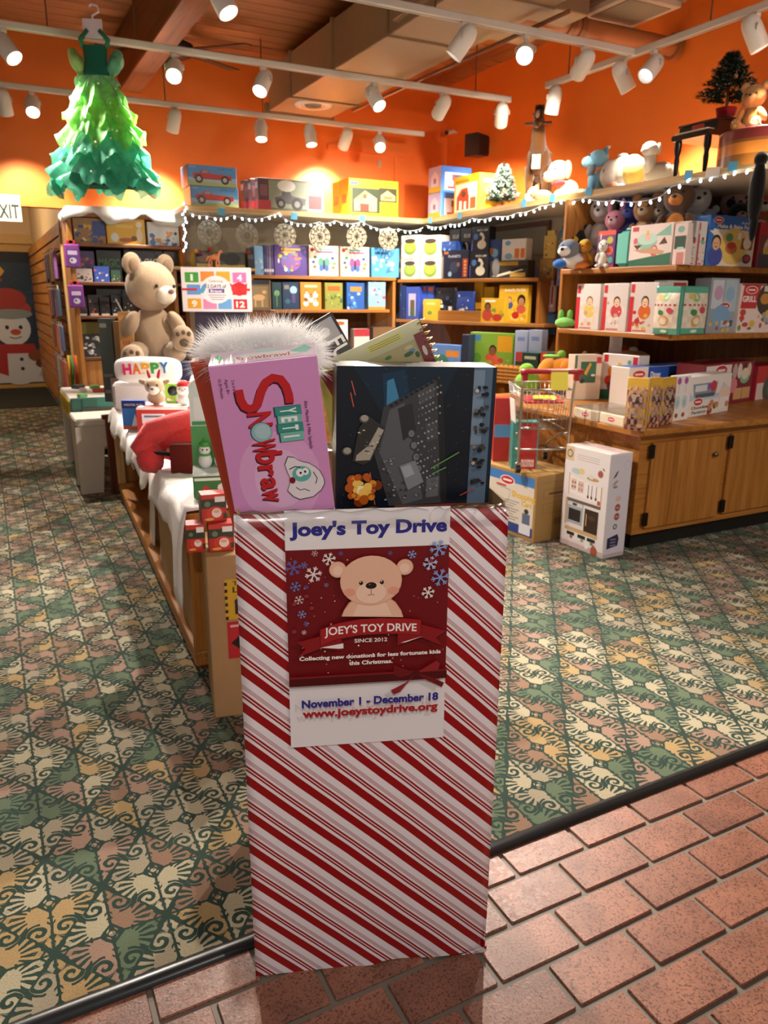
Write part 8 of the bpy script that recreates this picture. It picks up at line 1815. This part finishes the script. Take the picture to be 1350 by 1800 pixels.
for k in range(6): pr.rect(.0, .5+k*.085, .07, .54+k*.085, '#1d1a12')
pr.rect(.02, 0, 1, .47, '#b4202a'); pr.poly([(.5,.04),(.9,.2),(.5,.36),(.1,.2)], '#17120f'); pr.rect(.1, .40, .9, .43, '#e0b0b0')
pr.put('warning_stickers', o, (-.06, -.001, .20))
carton('cardboard_box', 'brown cardboard box on the lower shelf nearest the camera', tpt(.20, .06, .086), TR, .36, .44, .30, GX)
carton('cardboard_box', 'wide brown cardboard box on the lower shelf behind the nearest one', tpt(.22, .48, .086), TR, .40, .43, .42, GX)
carton('cardboard_box', 'brown cardboard box on the lower shelf beside the leaning white strips', tpt(.26, 1.0, .086), TR, .38, .40, .25, GX)
for k, (y, lb) in enumerate(((.90, 'long white card strip leaning against the lower shelf boxes, nearer one'), (1.26, 'long white card strip leaning on the lower shelf, farther one'))):
    p = tpt(.035, y, .086); o = MB('#dcd2c2').bbox((-.004, 0, 0), (.004, .13, .42), .001).build('card_strip', 'print', loc=p, rot=(R(-14), R(6), TR)); tag(o, lb, 'card strip', 'white card strips under the table')
ZT2 = TZ+.022
GX2 = 'Christmas goods on the display table'
def tpx(px, py, z=None): return onZ(px, py, ZT2 if z is None else z)
# small red santa boxes near the table end
def art_santa(pr, rg):
    pr.rect(0, 0, 1, 1, '#b4291f'); pr.rect(0, .50, 1, .84, '#2c3a26'); pr.rect(0, .86, 1, 1, '#c03a2a'); pr.ell(.25, .66, .12, .12, '#6a7a5a', 10); pr.ell(.55, .30, .36, .30, '#c63a24', 16); pr.ell(.60, .32, .20, .20, '#e6d9d0', 14); pr.ell(.60, .38, .13, .08, '#dca88a', 12); pr.rect(.55, .72, .95, .92, '#e9e4de'); pr.ell(.3, .1, .2, .06, '#e0a84a', 10); pr.rect(.85, .1, 1, .3, '#2c3a26')
zb = .537
for (x0, y0, x1, y1, yt, st, lb) in ((375, 969, 406, 971, 928, 0, 'small red santa box, front one of the three'), (359, 962, 376, 963, 922, 0, 'small red santa box, left one of the three'), (368, 930, 405, 931, 888, 1, 'small red santa box on top of the other two')):
    p = onZ((x0+x1)/2, y0, zb) if not st else None
    if st: p = Vector((px_.x-.01, px_.y+.03, px_.z+hs_+.001)); rzz = frz+R(4)
    else: px_ = p if x0 == 375 else px_; rzz = frz
    wd = .075 if x0 != 359 else .055; hs_ = .085; q = p.copy()
    if x0 == 359: q = px_+frd*-.072+Vector((0, .012, 0))
    pack('santa_box', lb, 'gift box', q, rzz, wd, hs_, .06, '#b4291f', art_santa, A_rect(0, 0, 1, 1, '#2c3a26'), 'small red santa boxes', 'card')
# green and white penguin display box with its lid raised
p = tpx(372, 880); 
o = thing('penguin_display_box', 'green and white display box with little green-hatted snowmen', 'display box', tuple(p+Vector((.05, .03, 0))), R(-14), GX2)
MB('#2f7a3c').bbox((-.10, 0, 0), (.10, .16, .075), .003).build('box_body', 'card', o)
pr = PR(.19, .07); pr.rect(0, 0, 1, 1, '#3a7a40'); pr.ell(.2, .4, .07, .08, '#c43a30', 10); pr.ell(.5, .5, .1, .08, '#e9e9e4', 10); pr.rect(.0, .86, 1, 1, '#e6ece4'); pr.ell(.8, .4, .08, .09, '#c43a30', 10); pr.put('front_print', o)
MB('#dfe8e2').bbox((-.10, .001, .0755), (.10, .16, .082), .002).build('tray_rim', 'card', o)
MB('#58a05a').rot_box((0, .17, .15), (.20, .006, .16), (R(-6), 0, 0)).build('raised_lid', 'card', o)
MB('#dfeee6').prism([(-.10, .222), (.10, .222), (.10, .36), (.07, .42), (.03, .46), (-.03, .45), (-.06, .40), (-.10, .37)], .172, .180).build('header_card', 'card', o)
pr = PR(.19, .20); pr.ell(.5, .82, .18, .2, '#e4f0ea', 14); pr.ell(.40, .92, .035, .04, '#2a3a34', 8); pr.ell(.55, .93, .035, .04, '#2a3a34', 8); pr.poly([(.2,.60),(.8,.62),(.8,.76),(.25,.74)], '#e4a0a0'); pr.rect(.05, .1, .95, .5, '#eef4f0'); pr.ell(.5, .55, .2, .08, '#e0d89a', 10); pr.rect(0, .0, 1, .07, '#4a9a5a'); pr.put('header_print', o, (0, .172, .225))
for k, x in enumerate((-.055, .0, .055)):
    f = thing('snowman_toy', ('little snowman with green hat, left in the display box', 'little snowman with green hat, middle in the display box', 'little snowman with green hat, right in the display box')[k], 'small figure', tuple(o.matrix_basis @ Vector((x, .10, .0825))), R(-14), 'green-hatted snowmen')
    part(f, 'body', '#e4e8e4', ((0, 0, .028), (.024, .022, .028)), mat='gloss'); part(f, 'head', '#eef0ec', ((0, 0, .066), (.02, .02, .019)), mat='gloss'); part(f, 'hat', '#3f9a3c', ((0, 0, .088), (.021, .021, .014)), ((0, 0, .103), (.007, .007, .007)), mat='gloss'); part(f, 'scarf', '#4aa848', ((0, 0, .050), (.022, .022, .006)), mat='gloss')
    for s in (-1, 1): part(f, 'eye', '#16181a', ((s*.007, -.019, .070), (.003, .002, .003)), mat='gloss')
cd = MB('#efe6e2').rot_box((0, 0, .03), (.055, .002, .06), (R(-20), 0, R(-6)), bev=.0005).build('price_card', 'print', loc=tuple(o.matrix_basis @ Vector((.045, -.02, .0)))); tag(cd, 'small white price card leaning on the penguin display box', 'card')
# red furry flamingo plush
p = tpx(312, 830); o = thing('red_furry_plush', 'bright red long-haired plush bird with black beak line', 'plush toy', tuple(p+Vector((.02, .06, 0))), R(-30), GX2)
mb = MB('#e03a3c'); mb.ell((.03, .05, .10), (.15, .09, .09), lump=.12, seed=1); mb.build('body', 'plush', o)
MB('#e8484a').tube([(-.10, -.02, .035), (-.13, -.03, .09), (-.09, -.01, .15), (-.02, .02, .17), (.08, .05, .19), (.16, .06, .17)], [.04, .05, .052, .05, .055, .04], 12).build('neck', 'plush', o)
MB('#d93a40').ell((-.10, -.04, .05), (.055, .05, .06), lump=.15, seed=2).build('head', 'plush', o)
MB('#141012').prism([(-.10, .085), (.0, .080), (.13, .055), (.13, .045), (.0, .066), (-.09, .075)], -.075, -.055).build('beak_line', 'plush', o); MB('#d9a888').prism([(-.02, .095), (.13, .065), (.13, .058), (-.02, .082)], -.072, -.058).build('beak', 'plush', o)
mb = MB(); fur_tuft(mb, (.03, .05, .10), .145, .085, .088, 2600, .045, 5, '#ee5456'); fur_tuft(mb, (-.10, -.03, .09), .05, .045, .07, 700, .03, 6, '#ea4a4e'); mb.build('long_fur', 'fur', o, kind='stuff')
q = onZ(338, 842, ZT2); tag(MB('#5f1512').bbox((-.09, 0, 0), (.09, .10, .115), .004).build('dark_red_bag', 'cloth', loc=q+Vector((.03, .09, 0)), rot=(0, 0, R(-20))), 'dark red velvet block under the red plush', 'gift bag', GX2)
# red and white gift box
a, b = tpx(247, 792), tpx(330, 805); dv = (b-a).normalized()
p = tpx(252, 762); rz = R(-24); o = pack('red_gift_box', 'red and white gift box with grey side beneath the reindeer', 'gift box', p+Vector((.10, .0, 0)), rz, .26, .125, .20, '#c0302a', A_seq(A_rect(0, 0, 1, 1, '#c4342c'), A_rect(.10, .35, .55, .75, '#dfe0ea'), A_rect(.14, .60, .5, .68, '#5a6a7a'), A_rect(0, .92, 1, 1, '#efe6e2')), A_rect(0, 0, 1, 1, '#c9c0b4'), GX2, 'card', A_seq(A_rect(0, 0, 1, 1, '#ece6e2'), A_rect(.1, .1, .5, .4, '#c0302a')))
gbz = ZT2+.125; gm = o.matrix_basis
# reindeer plush, snowman plush on the gift box
p = gm @ Vector((-.05, .09, .126)); s = .15
lump('reindeer_plush', 'beige reindeer plush with pink antlers on the gift box', tuple(p), R(-22), GX2, *sc_spec(s, ('body', '#b9a184', (0, .1, .25), (.30, .24, .25)), ('head', '#c4ab8c', (0, -.06, .66), (.33, .28, .28)), ('muzzle', '#eae2d6', (0, -.24, .54), (.20, .16, .17)), ('nose', '#5a3a30', (0, -.39, .58), (.055, .04, .04)), ('eye', '#17120f', (-.15, -.30, .70), (.035, .025, .04)), ('eye', '#17120f', (.15, -.30, .70), (.035, .025, .04)), ('ear', '#b09878', (-.38, 0, .78), (.16, .06, .08), (0, R(25), 0)), ('ear', '#b09878', (.38, 0, .78), (.16, .06, .08), (0, R(-25), 0)), ('antler', '#b8323c', (-.16, 0, 1.02), (.055, .05, .20), (0, R(-14), 0)), ('antler', '#b8323c', (.16, 0, 1.02), (.055, .05, .20), (0, R(14), 0))))
p = gm @ Vector((.045, .07, .126)); tag(MB('#2a2a2c').T(rot=(R(90), 0, 0)).lathe([(.001, .002), (.026, .002), (.026, -.002), (.001, -.002)], 18).build('round_tag', 'print', loc=p+Vector((0, 0, .075)), rot=(0, 0, R(-20))), 'round black tag hanging beside the reindeer', 'tag')
p = gm @ Vector((.095, .08, .126)); s = .13
lump('santa_snowman_plush', 'white plush snowman with red hat beside the reindeer', tuple(p), R(-22), GX2, *sc_spec(s, ('body', '#efe9e4', (0, 0, .24), (.28, .24, .24)), ('head', '#f4f0ec', (0, -.03, .60), (.25, .23, .23)), ('hat', '#cf2a2c', (0, .02, .80), (.24, .22, .18)), ('hat_tip', '#cf2a2c', (.16, .04, .86), (.14, .1, .08)), ('nose', '#d9684a', (.02, -.26, .60), (.05, .04, .03)), ('eye', '#17120f', (-.09, -.24, .66), (.025, .02, .03)), ('eye', '#17120f', (.12, -.24, .66), (.025, .02, .03)), ('arm', '#c42a2c', (.26, -.06, .30), (.08, .09, .16))))
p = gm @ Vector((.06, .16, .126)); pack('green_game_pack', 'lime green pack behind the snowman plush', 'game box', p, R(-22), .15, .10, .03, '#8ac43a', A_blobs('#90c83e', ('#d9602a', '#e9e6d0', '#3f8a34', '#c42a2c'), 12), None, GX2)
# winter box
p = tpx(228, 757); pack('winter_game_box', 'blue winter game box with white tree at the table edge', 'game box', p+Vector((.03, .02, 0)), R(-26), .12, .15, .03, '#2a5fb4', A_seq(A_rect(0, 0, 1, 1, '#3a7ac8'), A_rect(0, .74, 1, 1, '#2a2f74'), A_text('WINTER FUN', .5, .86, .08, '#e6eaf4', .8), A_poly([(.35,.05),(.55,.55),(.72,.05)], '#e4eaf0'), A_rect(0, 0, 1, .12, '#d9623a')), None, GX2)
# long white fleece bunched behind, white cloud pillow with coloured letters
pz = onD(262, 668, 4.45); base = Vector((pz.x, pz.y, ZT2))
stand = MB('#e4dede').bbox((-.22, 0, 0), (.20, .18, .17), .02).build('white_riser', 'cloth', loc=(pz.x, pz.y+.02, ZT2), rot=(0, 0, R(-24))); tag(stand, 'white cloth-covered riser under the letter pillow', 'riser', GX2)
o = thing('letter_pillow', 'white pillow with rainbow letters below the big teddy bear', 'pillow', (pz.x, pz.y, ZT2+.171), R(-24), GX2)
hh = z_at(627, pz)-(ZT2+.171); W = (327-210)/FPX*4.45
mb = MB('#f2efec'); n = 30; m = 10; vs = []
for j in range(m+1):
    t = j/m*PI
    for i in range(n):
        a = 2*PI*i/n; ex = lambda v: math.copysign(abs(v)**.55, v); vs.append((W/2*ex(math.cos(a))*math.sin(t)**.5, -.055*math.cos(t), hh/2+hh/2*ex(math.sin(a))*math.sin(t)**.5))
mb.add(vs, [(j*n+i, j*n+(i+1) % n, (j+1)*n+(i+1) % n, (j+1)*n+i) for j in range(m) for i in range(n)], smooth=True); fixn(mb.build('pillow_body', 'plush', o))
for k, (chh, c) in enumerate(zip('HAPPY', ('#d92a6a', '#e0702a', '#e8a82a', '#3fa04a', '#2f78b8'))):
    pr = PR(W*.15, hh*.42); pr.text(chh, .5, .5, .9, c, fit=.85, bold=.05); 
    ob = pr.put('letter', o, (W*(-.27+k*.135), -.054, hh*.36+k*hh*.015), (0, R(-3), 0)); m_ = ob.modifiers.new('thickness', 'SOLIDIFY'); m_.thickness = .006
# tall boxes at the rear of the table
def tb(x0, x1, ytop, ybot, D, dp, body, art, nm, lb, rz=R(-24), z=None, cat='toy box', side=None):
    p = onD((x0+x1)/2, (ytop+ybot)/2, D); base = ZT2 if z is None else z; q = Vector((p.x, p.y, base)); h_ = z_at(ytop, q)-base; w_ = (x1-x0)/FPX*D
    return pack(nm, lb, cat, q, rz, w_, h_, dp, body, art, side, GX2, 'card')
tb(177, 200, 560, 680, 4.84, .10, '#4a5250', A_seq(A_rect(0, 0, 1, 1, '#4e5654'), A_rect(.1, .1, .8, .14, '#8a9088'), A_rect(.1, .3, .8, .34, '#7a807a'), A_rect(.1, .9, .6, .95, '#a8aca4')), 'grey_tall_box', 'tall grey-green box at the far left of the display table')
tb(201, 216, 565, 640, 4.83, .08, '#9a7a4a', A_blobs('#9c7c4c', ('#7a5c34', '#b8965e'), 8), 'wood_print_box', 'narrow wood-coloured box beside the tall grey box')
tb(210, 234, 548, 632, 4.70, .08, '#c08a48', A_seq(A_rect(0, 0, 1, 1, '#c48e4c'), A_rect(0, .46, 1, .50, '#8a5a2a'), *[A_rect(.2+.2*i, .1+.11*j, .32+.2*i, .15+.11*j, '#c45a34') for i in range(3) for j in range(7)]), 'orange_wood_box', 'orange wooden box with red symbols left of the teddy bear')
MB('#ddd4c4').rot_box((0, .02, 0), (.006, .006, .10), (0, R(-24), 0)).build('wick_stick', 'plastic', bpy.data.objects['orange_wood_box'], (-.03, .0, z_at(548, bpy.data.objects['orange_wood_box'].location)-ZT2+.03))
# big beige teddy on a navy riser
bp = onD(285, 630, 4.75); nv = MB('#1c2148').bbox((-.15, 0, 0), (.20, .22, .26), .006).build('navy_riser', 'card', loc=(bp.x, bp.y-.02, ZT2), rot=(0, 0, R(-24))); tag(nv, 'navy box serving as seat for the big teddy bear', 'riser', GX2)
sz_ = ZT2+.262; sB = z_at(462, bp)-sz_
bear = sitting_bear('big_teddy_bear', 'big beige teddy bear with paw prints sitting on the display table', (bp.x-.015, bp.y+.13, sz_), R(-8), sB*1.10, '#a88f74', '#ddd0bc', '#5f4a3a', GX2, nose='#7a5a4a', ear_in='#8f765c', turn=R(38), feet={-1: (-.02, -.02, -.07), 1: (.04, .0, .10)})
# white calendar box with numbered doors, copper horse on top
def art_cal(pr, rg):
    pr.rect(0, 0, 1, 1, '#e9e2e8')
    for x, y, c, t in ((.15,.78,'#3f9a3f','1'),(.38,.80,'#e08a3a',''),(.61,.80,'#e0a83a',''),(.85,.78,'#d478b8','4'),(.17,.50,'#5f9ad8',''),(.17,.18,'#e0a02a','9'),(.40,.17,'#d988b4',''),(.62,.17,'#6aa4dc',''),(.85,.17,'#cf2a30','12'),(.84,.50,'#cf2a2c','')):
        pr.rect(x-.10, y-.115, x+.10, y+.115, c)
        if t: pr.text(t, x, y, .14, '#f6f2f2', fit=.05*len(t)+(.03 if t != '1' else -.015), bold=.04)
    pr.ell(.5, .5, .23, .20, '#efe9ee', 20); pr.text('Celebrating', .5, .70, .05, '#5a4a5a', fit=.2, bold=0); pr.text('12 DAYS of', .5, .58, .08, '#4a3a50', fit=.3, bold=.02); pr.rect(.39, .43, .62, .52, '#5a3f8a'); pr.text('Breyer', .505, .475, .06, '#f0eaf4', fit=.18, bold=.03)
    for k in range(3): pr.rect(.38+.02*k, .37-k*.05, .64-.02*k, .385-k*.05, '#8a7a8a')
    pr.rect(0, .48, .22, .53, '#cf2a30'); pr.rect(.92, .48, 1, .53, '#cf2a30'); pr.ell(.84, .52, .12, .10, '#cf2a2c', 8); pr.poly([(.70,.66),(.84,.52),(.76,.40)], '#d9383a'); pr.poly([(.96,.66),(.84,.52),(.95,.40)], '#d9383a'); pr.poly([(.24,.42),(.30,.60),(.36,.66),(.34,.5),(.31,.42)], '#5f9ac8')
wall_paint('purple_fabric', '#221c30', '#3a3048'); cp = onD(380, 510, 4.95); zc0 = z_at(548, cp); 
cst = MB().bbox((-.17, .01, 0), (.17, .16, zc0-ZT2-.002), .004).build('calendar_riser', 'purple_fabric', loc=(cp.x+.02, cp.y, ZT2), rot=(0, 0, R(-24))); tag(cst, 'dark purple patterned stack below the white calendar box', 'riser', GX2)
o = pack('calendar_box', 'white calendar box with coloured numbered doors beside the teddy bear', 'toy box', (cp.x, cp.y, zc0), R(-24), 120/FPX*4.95, z_at(470, cp)-zc0, .07, '#e6dfe6', art_cal, None, GX2, 'card')
ct_ = o.matrix_basis @ Vector((-.01, .035, z_at(470, cp)-zc0+.001)); hs1 = .10
h1 = thing('copper_horse', 'small copper horse figure standing on the calendar box', 'horse figure', tuple(ct_), R(-24))
cc = '#b4683c'
part(h1, 'body', cc, ((0, 0, .062), (.032, .013, .016)), ((.022, 0, .066), (.014, .012, .016)), mat='gloss')
MB(cc).tube([(.026, 0, .07), (.036, 0, .088), (.04, 0, .098)], [.011, .008, .006], 8).build('neck', 'gloss', h1); part(h1, 'head', cc, ((.048, 0, .098), (.014, .006, .007), (0, R(35), 0)), mat='gloss')
for x, dx in ((.024, .008), (.018, -.004), (-.024, -.01), (-.020, .004)): MB(cc).tube([(x, .006 if dx > 0 else -.006, .055), (x+dx, .006 if dx > 0 else -.006, .028), (x+dx*.6, .006 if dx > 0 else -.006, 0)], [.007, .0045, .004], 7).build('leg', 'gloss', h1)
MB(cc).tube([(-.03, 0, .068), (-.044, 0, .06), (-.05, 0, .035)], [.005, .006, .003], 6).build('tail', 'gloss', h1)
# model horse box right of the calendar, blue-white box behind the fur
p = onD(455, 515, 5.2); zc1 = z_at(545, p)
st2 = MB().bbox((-.10, .01, 0), (.10, .16, zc1-.002), .004).build('horse_box_riser', 'dark_z', loc=(p.x, p.y, 0), rot=(0, 0, R(-24))); tag(st2, 'dark stack under the palomino horse box', 'riser', GX2)
pack('palomino_box', 'open-fronted box with palomino horse right of the calendar', 'toy box', (p.x, p.y, zc1), R(-24), .15, z_at(492, p)-zc1, .08, '#4a3d2c', A_seq(A_rect(0, 0, 1, 1, '#6a5a40'), A_rect(.08, .08, .92, .80, '#8a7650'), A_rect(0, .86, 1, 1, '#1f2430'), A_ell(.5, .42, .28, .14, '#d0a878'), A_rect(.3, .1, .36, .35, '#d0a878'), A_rect(.62, .1, .68, .35, '#d0a878'), A_ell(.75, .6, .1, .08, '#d0a878')), None, GX2)
p = onD(340, 640, 4.35); o = pack('blue_white_box', 'white box with blue top edge leaning behind the pink game', 'toy box', (p.x, p.y, ZT2), R(-10), .20, .27, .05, '#dfe4ee', A_seq(A_rect(0, 0, 1, 1, '#e2e6ee'), A_rect(0, .78, 1, 1, '#2f6ad0'), A_rect(.2, .5, .8, .6, '#5a8ad8'), A_ell(.5, .25, .14, .14, '#3f6fd0')), None, GX2); o.rotation_euler = (0, R(22), R(-14))
o = pack('red_slim_box', 'slim red and grey box standing at the table far left', 'toy box', onD(205, 715, 4.9)*1.0, R(-24), .05, .16, .05, '#8a3a34', A_blobs('#9a8a84', ('#b4303a', '#5a4a48'), 8), None, GX2, 'card'); o.location.z = ZT2
